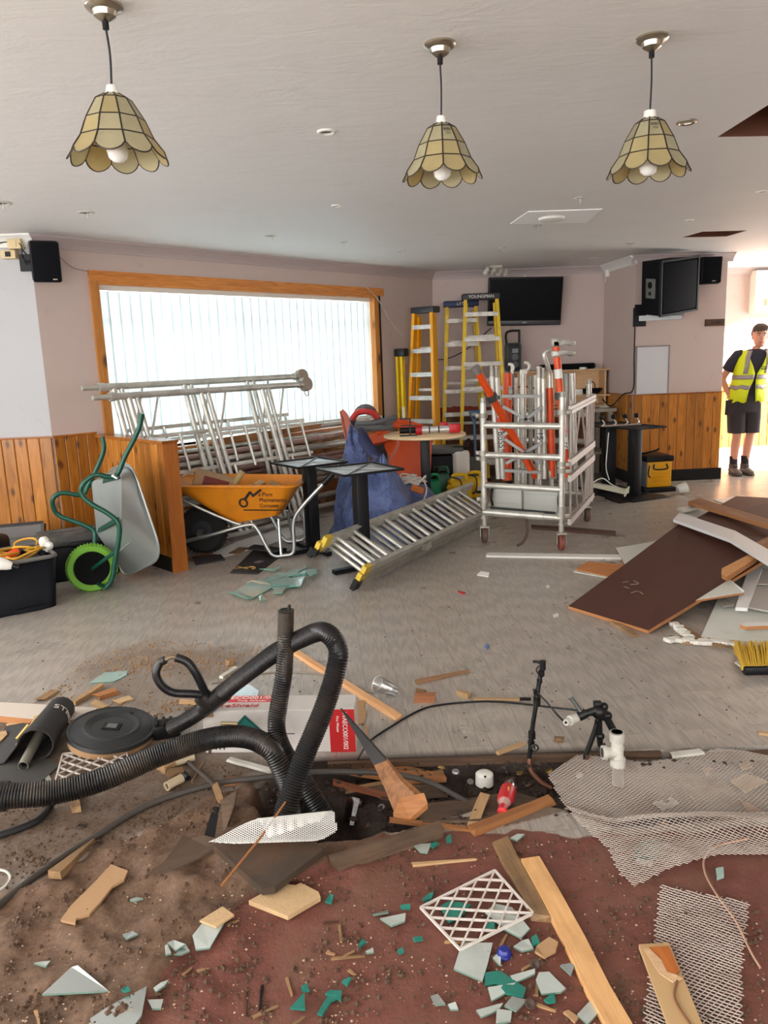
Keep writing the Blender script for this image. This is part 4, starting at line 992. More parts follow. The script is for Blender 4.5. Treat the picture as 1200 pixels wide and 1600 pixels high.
top = [bp(-.18, -.30, .60), bp(.82, -.27, .57), bp(.82, .27, .57), bp(-.18, .30, .60)]
bot = [bp(.28, -.17, .27), bp(.66, -.17, .33), bp(.66, .17, .33), bp(.28, .17, .27)]
def ringpts(q, r, n=5):
    out = []
    for i in range(4):
        p0, p1, p2 = q[i-1], q[i], q[(i+1) % 4]
        a, b = p1+(p0-p1).normalized()*r, p1+(p2-p1).normalized()*r
        for k in range(n): s = k/(n-1); out.append(a*(1-s)**2+p1*2*s*(1-s)+b*s*s)
    return out
rt, rb = ringpts(top, .13), ringpts(bot, .08)
mid = [a.lerp(b, .5) for a, b in zip(rt, rb)]
lipo = [p+(p-sum(rt, Vector())/len(rt)).normalized()*.03 for p in rt]
mb = MB().loft([[p-Z*.012 for p in lipo], lipo, [p+Z*.008 for p in rt], mid, rb], caps=False); mb.f.append(list(range(len(mb.v)-len(rb), len(mb.v)))); mb.m.append(0)
tray = obj('tray', mb, BAR_O, t, 50, solid=.006)
for s in (-.24, .24):
    pts = [bp(-.22, s*.35, .13), bp(-.2, s*.75, .12), bp(.1, s, .19), bp(.42, s, .27), bp(.5, s, .24), bp(.60, s*1.02, .04), bp(.70, s*1.02, .025), bp(.78, s*1.02, .06), bp(.79, s, .28), bp(.86, s*1.03, .4), bp(1.08, s*1.08, .62)]
    obj('frame_tube', MB().tube(smoothline(pts, 6), .0155, 10), GALV, t)
    obj('tray_stay', MB().tube(smoothline([bp(-.14, s*1.1, .53), bp(.1, s*1.1, .40), bp(.36, s*.9, .27), bp(.45, s*.8, .265)], 5), .012, 8), GALV, t)
    obj('leg_stay', MB().tube([bp(.68, s*1.02, .03), bp(.66, s*.7, .30)], .012, 8), GALV, t)
    obj('grip', MB().tube([bp(1.04, s*1.07, .58), bp(1.14, s*1.09, .68)], .021, 10), BLACK, t)
obj('front_bar', MB().tube(smoothline([bp(-.22, -.084, .13), bp(-.26, 0, .13), bp(-.22, .084, .13)], 5), .0155, 8), GALV, t)
for s in (-.14, .14): obj('axle_bracket', MB().bar(bp(-.0, s*.6, .19), bp(.0, s, .17), .03, .05), GALV, t, 0)
nf = -(top[1]-top[0]).cross(bot[0]-top[0]).normalized()
if nf.dot(sd) > 0: nf = -nf
fc = (top[0]*.30+top[1]*.70).lerp(bot[0]*.35+bot[1]*.65, .42)+nf*.012; fx = (top[1]-top[0]).normalized(); fy = nf.cross(fx)
for k, (tx, sz) in enumerate((('a Plant', .048), ('Maintenance', .05), ('Company', .045))): text(tx, fc+fx*.01+fy*(.055-.05*k), fx, fy, sz, INK, tray, align='LEFT', sx=.85)
lg = MB().tube([fc-fx*.115-fy*.02+fx*.03*math.cos(a)+fy*.035*math.sin(a) for a in [i*math.pi/6 for i in range(12)]], .007, 6, closed=True)
lg.bar(fc-fx*.10+fy*.01, fc-fx*.05+fy*.08, .02, .004, nf).bar(fc-fx*.05+fy*.08, fc-fx*.03+fy*.035, .014, .004, nf).bar(fc-fx*.03+fy*.045, fc+fx*.035+fy*.1, .018, .004, nf).bar(fc-fx*.12-fy*.085, fc+fx*.18-fy*.085, .008, .003, nf)
obj('logo', lg, INK, tray, 0)
# load in the orange wheelbarrow
c = bp(.10, 0, .56); Rb = Matrix.Rotation(.35, 3, 'Y') @ Matrix.Rotation(.2, 3, 'Z')
t = thing('cardboard_box', 'open brown and dark printed cardboard box inside the orange wheelbarrow', 'box', c-Z*.08)
obj('carton', MB().box(c, (.3, .2, .16), Rb), CARD, t, 0); obj('printed_side', MB().box(c+Rb @ Vector((.02, -.102, 0)), (.2, .004, .15), Rb), mat('dark_red_print', (110, 40, 34), .6, 0, .4, 9), t, 0)
obj('flap', MB().bar(c+Rb @ Vector((-.15, 0, .08)), c+Rb @ Vector((-.24, 0, -.0)), .2, .005), CARD, t, 0)
tag(obj('bamboo_offcut', MB().tube([bp(.22, -.04, .46), bp(.36, -.02, .66)], .028, 10), wood('pale_post', (178, 150, 92), (206, 180, 124))), 'round pale wooden post end sticking up in the orange wheelbarrow', 'post')
tag(obj('rubble', MB().sphere(bp(.45, 0, .50), .11, 10, 6, (1.2, 1, .5)).rbox(bp(.50, -.05, .555), (.08, .06, .05), .01, Matrix.Rotation(.5, 3, 'X') @ Matrix.Rotation(.7, 3, 'Z')).rbox(bp(.6, .05, .53), (.1, .07, .05), .01, Matrix.Rotation(.3, 3, 'Y')), mat('rubble_beige', (170, 140, 100), .9, 0, .3, 20, .4, 40)), 'rubble heaped in the orange wheelbarrow', 'rubble', kind='stuff')
# ------------------------------------------------------------------ green-framed wheelbarrow standing on its nose
GREEN = mat('green_frame_paint', (14, 74, 58), .35, .2, .12, 8)
LIME = mat('lime_tyre', (104, 160, 44), .6, 0, .1, 8, .05)
TRAYG = mat('galvanised_tray', (178, 184, 182), .38, .65, .2, 3, .06, 20)
g0 = Vector((-2.02, 5.16, .165))
gS = Vector((.36, -.925, 0)).normalized(); gN = Vector((-.925, -.36, 0)).normalized()
t = thing('wheelbarrow', 'green-framed wheelbarrow with a lime tyre, stood up on its nose against the partition', 'wheelbarrow', (g0.x, g0.y, 0))
RW = Matrix((gN, Z, gN.cross(Z))).transposed()
prof = [(.118, -.03), (.125, -.036), (.155, -.036), (.164, -.022), (.167, 0), (.164, .022), (.155, .036), (.125, .036), (.118, .03)]
w = obj('tyre', MB().lathe(prof+[(.118, -.03)], g0, 40, RW), LIME, t)
tr = MB()
for i in range(46):
    a = 2*math.pi*i/46; d = gN*math.cos(a)+Z*math.sin(a); tr.bar(g0+d*.166-gS*.03, g0+d*.166+gS*.03, .009, .006, d)
obj('tread', tr, LIME, w, 0)
sp = MB().tube([g0-gS*.05, g0+gS*.05], .022, 14)
for i in range(10):
    a = 2*math.pi*i/10; d = gN*math.cos(a)+Z*math.sin(a); sp.bar(g0+d*.02, g0+d*.122, .022, .03, gS)
sp.lathe([(.113, -.02), (.122, -.025), (.122, .025), (.113, .02)], g0, 30, RW).lathe([(0, -.006), (.116, -.006), (.116, .006), (0, .006)], g0, 30, RW)
obj('wheel_rim', sp, mat('matt_black_rim', (10, 10, 11), .8, 0, .2, spec=.15), t, 40)
dN, dF = 4.98, 5.36
near = [D(222, 646, dN+.1), D(216, 672, dN+.1), D(196, 712, dN+.08), D(180, 744, dN+.06), D(150, 742, dN+.02), D(131, 755, dN), D(127, 771, dN), D(141, 786, dN), D(170, 803, dN), D(185, 818, dN), D(186, 840, dN), D(180, 875, dN), D(175, 905, dN), D(166, 918, dN)]
far = [D(160, 682, dF), D(162, 704, dF), D(150, 735, dF), D(138, 758, dF), D(128, 773, dF-.02), D(100, 770, dF-.06), D(86, 775, dF-.08), D(82, 787, dF-.08), D(92, 805, dF-.06), D(125, 818, dF-.04), D(145, 828, dF-.04), D(148, 842, dF-.05), D(146, 880, dF-.08), D(145, 905, dF-.08)]
for q in (near, far): obj('frame_tube', MB().tube(smoothline(q, 6), .0165, 10), GREEN, t)
obj('nose_bar', MB().tube(smoothline([near[-1], (near[-1]+far[-1])/2-Z*.01, far[-1]], 5), .014, 8), GREEN, t)
obj('cross_bar', MB().bar(near[3]+gN*-.02, far[3]+gN*-.02, .04, .02, gN), GREEN, t, 0); obj('cross_bar', MB().bar(D(184, 812, dN), D(150, 832, dF-.03), .03, .02, gN), GREEN, t, 0)
obj('axle_bracket', MB().bar(g0+gS*.05, D(180, 862, dN), .022, .012, gN), GREEN, t, 0)
obj('stay', MB().tube([D(178, 868, dN), D(203, 848, dN+.12)], .005, 6), GALV, t)
# tray: floor panel towards the frame, rim towards the partition
fl = [D(143, 752, dF-.05), D(190, 742, dN+.06), D(190, 818, dN+.06), D(152, 838, dF-.08)]
rm = [D(166, 742, dF+.22), D(204, 724, dN+.26), D(252, 868, dN+.22), D(190, 900, dF+.16)]
ra_, rb2 = ringpts(rm, .14, 6), ringpts(fl, .05, 6)
cen = sum(ra_, Vector())/len(ra_)
mb = MB().loft([[p+(p-cen).normalized()*.02 for p in ra_], ra_, [a.lerp(b, .5)+(a-cen).normalized()*.01 for a, b in zip(ra_, rb2)], rb2], caps=False)
mb.f.append(list(range(len(mb.v)-len(rb2), len(mb.v)))); mb.m.append(0)
obj('tray', mb, TRAYG, t, 45, solid=.004)
obj('rim_roll', MB().tube([p+(p-cen).normalized()*.02 for p in ra_], .008, 8, closed=True), TRAYG, t)
obj('fixing_plate', MB().bar(D(176, 742, dN+.03), D(184, 747, dN+.03), .04, .012), GALV, t, 0)
# ------------------------------------------------------------------ tote of cables, toolbox and grey tray at the left
TB = mat('navy_black_tote', (10, 12, 20), .5, 0, .1, 6, spec=.25)
r1, r2 = G(95, 946), G(-30, 972); ex = (r1-r2).normalized(); ey = Vector((-ex.y, ex.x, 0))
t = thing('storage_tote', 'large open black tote full of yellow cables at the left edge', 'tote', r1)
L_, W_, H_ = .75, .44, .335
def tp(x, y, z, g=0): return r1 - ex*(L_/2) + ey*(W_/2) + ex*(x*(1+g)) + ey*(y*(1+g)) + Z*z
q0 = [tp(-L_/2+.02, -W_/2, 0.0), tp(L_/2-.02, -W_/2, 0.0), tp(L_/2-.02, W_/2, 0), tp(-L_/2+.02, W_/2, 0)]
q1 = [tp(-L_/2, -W_/2, H_, .03), tp(L_/2, -W_/2, H_, .03), tp(L_/2, W_/2, H_, .03), tp(-L_/2, W_/2, H_, .03)]
o1, o2 = ringpts(q0, .05), ringpts(q1, .05)
mb = MB().loft([o2, o1], caps=False); mb.f.append(list(range(len(o2), 2*len(o2)))[::-1]); mb.m.append(0)
obj('bin', mb, TB, t, 40, solid=.006); obj('rim', MB().tube(o2, .014, 8, closed=True), mat('grey_tote_rim', (104, 102, 98), .5, 0, .2), t); obj('foot', MB().bar(tp(.1, -W_/2-.005, .02), tp(.28, -W_/2-.005, .02), .03, .03), TB, t, 0)
tag(obj('tote_filling', MB().grid(lambda a, b: tp((a-.5)*L_*.94, (b-.5)*W_*.9, .285+.03*noise.noise(Vector((a*9, b*9, 2)))), 16, 10), mat('dark_clutter', (48, 40, 34), .8, 0, .4, 30, .4, 40)), 'dark tangle filling the tote below the yellow cables', 'clutter', kind='stuff')
YC = mat('yellow_cable', (206, 152, 40), .5, 0, .12)
for k in range(7):
    rx, ry = .10+.02*k, .07+.012*k; cx = (-.05, .2, -.12, .22, .0, -.2, .26)[k]; cy = (-.02, .03, .05, -.06, -.1, .0, .06)[k]
    pts = [tp(cx+min(rx, .33-abs(cx))*1.1*math.cos(a)+.02*math.sin(3*a+k), cy*.5+ry*math.sin(a), .325+.009*k+.02*math.sin(2*a+k)) for a in [i*math.pi/12 for i in range(24)]]
    tag(obj('extension_cable', MB().tube(pts, .008, 6, closed=True), YC), ('small tight', 'outermost right', 'leftmost', 'wide right-hand', 'front middle', 'big left-hand', 'topmost right')[k]+' loop of yellow cable lying in the top of the black tote', 'cable', 'yellow cable loops in the tote')
t = thing('torch', 'orange tubular torch with a dark end lying on the cables in the tote', 'torch', tp(-.02, .02, .36))
ta_, tb_ = D(4, 872, 4.82), D(31, 860, 4.88)
obj('barrel', MB().tube([ta_, tb_], .024, 12), ORANGE, t); obj('lens_end', MB().tube([tb_-(tb_-ta_)*.05, tb_+(tb_-ta_)*.16], [.026, .028], 12), BLACK, t)
for px, py, y, s, d, lb in ((69, 847, 5.0, .034, (-.05, 0, 1), 'white bulb standing upright on the cables in the tote'), (77, 853, 4.98, .026, (.5, -.2, .8), 'smaller white bulb tilted beside the upright one in the tote'), (3, 881, 4.6, .04, (-.9, -.2, .3), 'large white bulb lying by the near rim of the tote')):
    c = D(px, py, y); d = Vector(d).normalized(); t = thing('light_bulb', lb, 'bulb', c)
    RM_ = Matrix((d.orthogonal().normalized(), d.cross(d.orthogonal().normalized()), d)).transposed(); k = s/.034
    obj('globe', MB().lathe([(0, .05*k), (.02*k, .046*k), (.032*k, .03*k), (.034*k, .012*k), (.026*k, -.02*k), (.018*k, -.04*k), (0, -.04*k)], c-d*.012, 20, RM_), WHITEP, t); obj('screw_cap', MB().tube([c-d*(.05*k), c-d*(.085*k)], .013*k, 10), BLACK, t)
bc = G(112, 892); bc = Vector((-2.28, 5.62, 0))
t = thing('toolbox', 'black toolbox with a dusty grey ribbed lid behind the lime wheel', 'toolbox', bc, .5)
L2 = lambda n, mb, m, s=40: obj(n, mb, m, t, s, world=False)
L2('body', MB().rbox((0, 0, .13), (.5, .34, .26), .02), TB); LID = mat('dusty_lid', (70, 68, 66), .7, 0, .2, 14, .1, 60, ((130, 122, 112), .5, 6))
L2('lid', MB().rbox((0, 0, .295), (.54, .38, .07), .025), LID); L2('lid_rib', MB().rbox((0, .06, .335), (.4, .05, .02), .008), LID); L2('lid_rib', MB().rbox((0, -.06, .335), (.4, .05, .02), .008), LID)
L2('handle', MB().rbox((0, -.2, .27), (.16, .03, .04), .012), BLACK); L2('latch', MB().rbox((.18, -.195, .24), (.05, .02, .08), .006), BLACK)
p = [G(-20, 856, 0), G(62, 850, 0)]
a, b = D(-20, 868, 5.5), D(62, 862, 5.62); c, d = D(68, 818, 5.75), D(-20, 826, 5.6)
a.z = b.z = 0.0
t = thing('grey_tray', 'grey ribbed metal tray leaning on the pine cladding behind the tote', 'tray', (a+b)/2)
nn = (b-a).cross(d-a).normalized(); TG = mat('weathered_grey_sheet', (112, 108, 106), .6, .2, .25, 5, .1)
obj('sheet', MB().prism([a, b, c, d], nn*.012), TG, t, 0)
for s in (.25, .5, .75): obj('rib', MB().bar(a.lerp(d, s), b.lerp(c, s), .02, .03), TG, t, 0)
for p, q in ((a, d), (b, c), (d, c)): obj('edge', MB().bar(p, q, .025, .04), mat('dark_edge', (60, 56, 54), .6, .2), t, 0)
tag(obj('kit_bag', MB().rbox(D(-8, 858, 5.2), (.16, .2, .2), .05, None, 3), BLACK), 'black rounded case standing behind the tote at the photo edge', 'case')
# ------------------------------------------------------------------ sheet, mat and broken glass on the floor
SHEET = mat('dirty_white_sheet', (232, 230, 224), .5, 0, .05, 4, .02, 60, ((140, 130, 118), .4, 5, .5))
tag(obj('white_sheet', MB().prism([G(330, 866), G(372, 846), G(440, 826), G(465, 824), G(482, 832), G(430, 848), G(380, 862), G(345, 872)], (0, 0, .004)), SHEET, None, 0), 'dirty white plastic sheet lying under the orange wheelbarrow legs', 'sheet')
tag(obj('floor_board', MB().bar(G(296, 876), G(330, 866), .12, .012), PINE_O, None, 0), 'short brown board lying past the partition end', 'board')
tag(obj('floor_board', MB().prism([G(300, 872), G(345, 868), G(352, 876), G(306, 884)], (0, 0, .012)), mat('black_offcut', (46, 44, 44), .7), None, 0), 'dark flat offcut near the orange barrow wheel', 'offcut')
MATM = mat('black_rubber_mat', (44, 41, 40), .8, 0, .15, 30, .2, 120)
a, b, c, d = G(359, 896), G(402, 898), G(446, 864), G(398, 858)
t = thing('rubber_mat', 'folded black rubber bar mat with gold mark near the glass pile', 'mat', (a+b+c+d)/4)
pth = lambda s, e: None
nfold = 14
rows = []
for i in range(nfold+1):
    s = i/nfold
    if s < .6: l = s/.6; z = .003; 
    else:
        an = (s-.6)/.4*math.pi; l = 1+.06*math.sin(an)-(0 if an < math.pi/2 else .32*((an-math.pi/2)/(math.pi/2))); z = .003+.055*(1-math.cos(an))/2*(1 if an < math.pi/2 else 1)
    rows.append([a.lerp(d, l)+Z*z, a.lerp(d, l).lerp(b.lerp(c, l), .5)+Z*z, b.lerp(c, l)+Z*z])
obj('mat_sheet', MB().loft(rows, closed=False), MATM, t, 60, solid=.005)
gx = (b-a).normalized(); gy = (d-a).normalized()
GOLD = mat('gold_print', (206, 168, 92), .5, .2)
m0 = a.lerp(c, .22)+Z*.008
obj('gold_arrow', MB().bar(m0-gx*.06-gy*.03, m0+gx*.06+gy*.03, .014, .002).bar(m0-gx*.05+gy*.03, m0+gx*.05-gy*.03, .012, .002).tube([m0+gx*.07+gx*.03*math.cos(q)+gy*.03*math.sin(q) for q in [k*.5-1.2 for k in range(8)]], .005, 4), GOLD, t, 0)
obj('print_patch', MB().bar(a.lerp(c, .45)+Z*.008, a.lerp(c, .55)+Z*.008, .05, .002), mat('faded_print', (120, 108, 112), .7), t, 0)
tag(obj('plank_piece', MB().bar(G(382, 856), G(365, 866), .1, .01), PINE_D, None, 0), 'splintered pale wood piece under the folded rubber mat', 'offcut')
SHG = None
def shard_glass():
    N = NT('green_tinted_glass_shard'); b = N.b
    b.inputs['Base Color'].default_value = (.62, .84, .78, 1); b.inputs['Roughness'].default_value = .06; b.inputs['Transmission Weight'].default_value = .55
    b.inputs['Specular IOR Level'].default_value = .7; return N.mat
SHG = shard_glass(); SHE = mat('glass_cut_edge', (84, 150, 132), .2, 0, .1)
def flat(name, label, cat, px, z=0.0, th=.004, m=None, tilt=None, group=None, em=None, kind=None):
    """a flat piece with the outline px lying at height z; tilt raises each corner by its own amount"""
    P = [G(x, y, z) for x, y in px]
    if tilt: P = [p+Z*k for p, k in zip(P, tilt)]
    mb = MB().prism(P, (0, 0, th))
    if em: mb.m = [0, 0]+[1]*(len(mb.f)-2)
    o = obj(name, mb, [m, em] if em else m, None, 0); return tag(o, label, cat, group, kind)
gs = [[(366, 927), (401, 906), (431, 917), (397, 936)], [(385, 911), (420, 912), (432, 917), (395, 909)], [(416, 904), (448, 901), (470, 915), (424, 917)], [(428, 918), (448, 917), (441, 928), (428, 928)],
      [(449, 905), (476, 902), (470, 917), (452, 917)], [(450, 893), (482, 892), (494, 897), (455, 903)], [(430, 897), (455, 897), (478, 898), (440, 904)], [(356, 926), (372, 926), (395, 936), (386, 938)],
      [(404, 935), (409, 929), (417, 938), (406, 941)], [(405, 890), (424, 890), (443, 885), (430, 893)], [(418, 918), (440, 911), (462, 918), (430, 924)], [(462, 893), (480, 885), (478, 890), (466, 896)], [(412, 907), (430, 899), (446, 903), (420, 912)], [(476, 893), (494, 890), (496, 898), (484, 902)]]
gl = ['widest flat shard at the left of the glass pile by the folded mat', 'shard overlapping the back of the widest one in the glass pile', 'broad shard in the middle of the glass pile', 'dark-edged lower shard below the middle of the glass pile', 'bluish shard at the right front of the glass pile', 'pale bright shard at the far right end of the glass pile', 'shard lying across the back of the glass pile',
      'slim green sliver at the left tip of the glass pile', 'small lone shard just in front of the glass pile', 'sliver of glass beside the edge of the folded mat', 'long thin shard crossing the middle front of the glass pile', 'thin spike of glass pointing away at the back right of the pile', 'small shard on top of the left middle of the glass pile', 'shiny little shard at the back right corner of the pile']
for k, g in enumerate(gs): flat('glass_shard', 'clear green-edged '+gl[k], 'glass shard', g, .002+.004*(k % 5), .005, SHG, [random.uniform(0, .008) for _ in g], 'broken glass by the folded mat', SHE)
# ------------------------------------------------------------------ two pedestal tables near the wheelbarrow
g1 = G(490, 861); pedestal('pedestal_stand', 'black pedestal table base with grey top plate, beside the orange wheelbarrow handles', (g1.x, g1.y, 0), .715, .62, .44, True, .09, PLATE)
g2 = Vector((-.165, 5.45, 0)); pedestal('pedestal_stand', 'black pedestal table base with grey top plate, standing in front of the blue bag', g2, .735, .5, .46, True, .09, PLATE)
# ------------------------------------------------------------------ blue rubble bag
def tarp_mat():
    N = NT('blue_woven_tarpaulin'); v = N.coords(rnd=False); f = N.noise(v, 6, 6, .8)
    N.l(N.ramp(f, [(.3, (52, 66, 112)), (.7, (104, 122, 172))]), N.b.inputs['Base Color']); N.b.inputs['Roughness'].default_value = .32
    N.bump(N.math('ADD', N.noise(v, 13, 6, 1.2), N.math('MULTIPLY', N.noise(v, 50, 3), .3)), .9, .03); return N.mat
TARP = tarp_mat()
def lump(cx, cy, rx, ry, h, seed, top=.3, n=28, m=14, lean=(0, 0), peak=0):
    rings = []
    for j in range(m+1):
        s = j/m; ring = []
        rad = (1-s**2.2)**.5*(1-.25*s)+.02 if not peak else (1-s)**.8*.9+.06
        for i in range(n):
            a = 2*math.pi*i/n
            q = 1+.22*noise.fractal(Vector((math.cos(a)*1.6+seed, math.sin(a)*1.6, s*2.4)), 1, 2, 4)+.05*math.sin(5*a+seed+4*s)
            ring.append(Vector((cx+lean[0]*s+rx*rad*q*math.cos(a), cy+lean[1]*s+ry*rad*q*math.sin(a), h*s*(1+.05*math.sin(3*a+seed)*s))))
        rings.append(ring)
    return rings
bb = Vector((-.28, 6.55, 0))
t = thing('rubble_bag', 'crumpled blue tarpaulin bag standing behind the bare table base', 'bag', bb)
obj('bag_body', MB().loft(lump(D(590, 780, 6.35).x, 6.4, .36, .30, .66, 3.1)), TARP, t, 60)
pk = D(560, 672, 6.6); obj('bag_peak', MB().loft(lump(D(565, 800, 6.6).x, 6.62, .30, .24, pk.z, 8.2, lean=(-.06, 0), peak=1, m=18)), TARP, t, 60)
pk = D(598, 715, 6.3); obj('bag_neck', MB().loft(lump(D(610, 790, 6.3).x, 6.3, .2, .2, pk.z, 5.2, lean=(-.05, 0), peak=1)), TARP, t, 60)
fa_ = [D(559, 670, 6.62), D(566, 668, 6.68), D(575, 680, 6.6), D(590, 705, 6.5), D(606, 716, 6.42), D(590, 728, 6.4), D(575, 712, 6.5), D(562, 690, 6.55)]
obj('open_flap', MB().add(fa_, [(0, 1, 2, 7), (7, 2, 3, 6), (6, 3, 4, 5)]), mat('dark_tarp_inside', (40, 46, 82), .5, 0, .15), t, 60, solid=.006)
t2 = thing('rubble_bag', 'smaller slumped blue tarpaulin bag with pale cord on top, beside the long ladder', 'bag', (D(655, 790, 7.0).x, 6.9, 0))
obj('bag_body', MB().loft(lump(D(645, 790, 6.75).x, 6.8, .34, .3, .40, 1.2)), TARP, t2, 60)
mb = MB(); cc = D(640, 752, 6.75); random.seed(3)
for k in range(9):
    a0 = random.uniform(0, 6.28); pts = [cc+Vector((math.cos(a0+i*.7)*random.uniform(.05, .16), math.sin(a0+i*.7)*.1, random.uniform(-.02, .05))) for i in range(7)]; mb.tube(smoothline(pts, 4), .007, 5)
mb.tube(smoothline([cc+Vector((.02, 0, .05)), D(662, 752, 6.7), D(666, 770, 6.6), D(655, 795, 6.55)], 6), .007, 5)
tag(obj('cord_tangle', mb, mat('pale_cord', (206, 200, 188), .7)), 'tangle of pale cord on the slumped blue bag', 'cord')
tag(obj('brick_piece', MB().rbox(D(652, 764, 6.7), (.12, .08, .06), .01, Matrix.Rotation(.4, 3, 'Y')), mat('orange_brick', (188, 106, 50), .8, 0, .2)), 'orange brick piece on the slumped blue bag', 'brick')
tag(obj('lifting_strap', MB().tube(smoothline([D(533, 642, 6.9), D(540, 650, 6.9), D(545, 670, 6.9), D(548, 700, 6.85)], 5), .012, 6, squash=2.2).tube(smoothline([D(533, 642, 6.9), D(537, 665, 6.92), D(543, 690, 6.9)], 5), .01, 6, squash=2), mat('red_brown_strap', (176, 92, 72), .6)), 'reddish looped strap standing up beside the blue bag', 'strap')
tag(obj('strap', MB().tube(smoothline([D(623, 690, 7.0), D(618, 705, 6.95), D(610, 718, 6.9), D(612, 735, 6.9), D(620, 745, 6.9)], 5), .012, 6, squash=2), mat('striped_red_strap', (190, 90, 60), .6)), 'red strap hanging before the round table edge', 'strap')
mb = MB().tube(smoothline([D(532, 718, 7.2), D(540, 724, 7.2), D(536, 732, 7.2), D(545, 728, 7.2), D(538, 720, 7.2)], 5), .015, 6)
tag(obj('yellow_rope', mb, mat('yellow_rope', (214, 190, 90), .7)), 'short knot of yellow rope left of the blue bag', 'rope')
# ------------------------------------------------------------------ orange barrow turned on its side, hoses
t = thing('wheelbarrow', 'orange plastic wheelbarrow tipped on its edge behind the round table', 'wheelbarrow', (D(640, 760, 7.9).x, 7.9, 0))
top = [D(612, 688, 7.6), D(655, 668, 7.75), D(672, 700, 7.9), D(620, 712, 7.7)]
q1_ = [D(570, 678, 7.9), D(610, 672, 7.95), D(676, 680, 8.0), D(668, 757, 7.75), D(630, 760, 7.65), D(600, 700, 7.75)]
rng = lambda L, d: [p+d for p in L]
r0 = ringpts([D(596, 690, 7.75), D(676, 672, 8.1), D(672, 750, 7.95), D(632, 762, 7.7)], .1); r1_ = ringpts([D(620, 690, 8.2), D(665, 684, 8.35), D(664, 735, 8.3), D(640, 740, 8.2)], .06)
mb = MB().loft([r0, [p.lerp(q, .6) for p, q in zip(r0, r1_)], r1_], caps=True); obj('tray', mb, ORANGEP, t, 45)
mb = MB().prism([D(574, 680, 7.85), D(603, 671, 7.95), D(606, 689, 7.75), D(578, 694, 7.7)], (.05, .12, -.05)); obj('tray_lip', mb, ORANGEP, t, 0)
obj('inner_shadow_panel', MB().prism([D(580, 694, 7.76), D(604, 690, 7.8), D(606, 740, 7.75), D(585, 740, 7.7)], (0, .05, 0)), mat('dark_tray_shade', (44, 38, 40), .7), t, 0)  # dark panel painted in for the shade below the tray lip
for k, (y0, y1) in enumerate(((655, 700), (664, 706))):
    obj('orange_chute', MB().tube(smoothline([D(590-k*2, 675+k*2, 7.75), D(604, 660+k*6, 7.75), D(622, 658+k*6, 7.75), D(655, 668+k*5, 7.8), D(690, 680+k*4, 7.9)], 6), [.045]*24+[.035], 10) if False else MB().tube(smoothline([D(590-k*2, 675+k*2, 7.75), D(604, 660+k*6, 7.75), D(622, 658+k*6, 7.75), D(655, 668+k*5, 7.8), D(682-4*k, 676+k*6, 7.9)], 6), .038, 10), ORANGEP if k else ORANGE, t)
tag(obj('suction_hose', MB().tube(smoothline([D(556, 665, 7.7), D(590, 668, 7.6), D(612, 666, 7.65)], 6), .035, 10), mat('grey_hose', (92, 92, 94), .6)), 'grey hose end with a fitting lying over the orange barrow', 'hose')
mb = MB(); cc = D(571, 658, 7.75)
for k in range(4): mb.tube([cc+Vector((math.cos(a)*(.15-.012*k), .05*k-.05+.04*math.sin(a), math.sin(a)*(.085+.01*k)+.01*k)) for a in [i*math.pi/10 for i in range(20)]], .017, 8, closed=True)
mb.tube(smoothline([D(556, 662, 7.5), D(590, 660, 7.45), D(612, 652, 7.5), D(618, 655, 7.6), D(600, 663, 7.5)], 6), .02, 8)
tag(obj('hose_coil', mb, mat('grey_hose', (92, 92, 94), .6)), 'coil of grey hose heaped on the orange barrow at the window corner', 'hose')
tag(obj('red_band', MB().tube(smoothline([cc+Vector((-.13, -.08, .03)), cc+Vector((-.06, -.1, .1)), cc+Vector((.07, -.1, .09)), cc+Vector((.12, -.08, .03))], 6), .03, 8), mat('red_hose', (188, 50, 46), .5)), 'bright red hose bent over the grey hose coil', 'hose')
# ------------------------------------------------------------------ round table and what is on and under it
tc = Vector((D(664, 696, 7.55).x, 7.55, 0)); th_ = .74
t = thing('round_table', 'round pale pine table with a black pedestal near the corner ladders', 'table', tc)
obj('tabletop', MB().lathe([(0, th_), (.385, th_), (.40, th_+.006), (.40, th_+.024), (.39, th_+.03), (0, th_+.03)], tc, 40), wood('light_birch_top', (216, 186, 142), (232, 206, 164), .4, 0), t)
obj('column', MB().rbox(tc+Z*.37, (.09, .09, .74), .006), BLACKM, t); obj('foot_bar', MB().bar(tc+Vector((-.25, .1, .02)), tc+Vector((.25, -.1, .02)), .05, .03), BLACKM, t, 0); obj('foot_bar', MB().bar(tc+Vector((-.1, -.25, .02)), tc+Vector((.1, .25, .02)), .05, .03), BLACKM, t, 0)
zt = th_+.03; RED = mat('tool_red', (196, 30, 40), .4, 0, .06)
x0, x1 = D(625, 690, 7.4).x, D(722, 690, 7.4).x; yb = 7.45
t = thing('caulking_gun', 'silver cartridge gun with red ends lying across the round table', 'caulking gun', ((x0+x1)/2, yb, zt)); zc = zt+.045
obj('handle', MB().tube([(x0, yb, zc), (x0+.16, yb, zc)], .03, 12), BLACK, t); obj('red_collar', MB().tube([(x0+.155, yb, zc), (x0+.215, yb, zc)], .044, 16), RED, t)
obj('barrel', MB().tube([(x0+.2, yb, zc), (x0+.48, yb, zc)], .032, 16), mat('silver_barrel', (206, 206, 206), .3, .4), t); obj('red_head', MB().rbox((x0+.53, yb, zc+.006), (.11, .08, .085), .01), RED, t)
for dx in (.28, .37): obj('graduation', MB().tube([(x0+dx, yb, zc), (x0+dx+.012, yb, zc)], .0328, 16), INK, t)
tag(obj('red_pot', MB().rbox((x0+.44, yb+.16, zt+.05), (.075, .075, .1), .012), RED), 'small red and white pot behind the cartridge gun', 'pot')
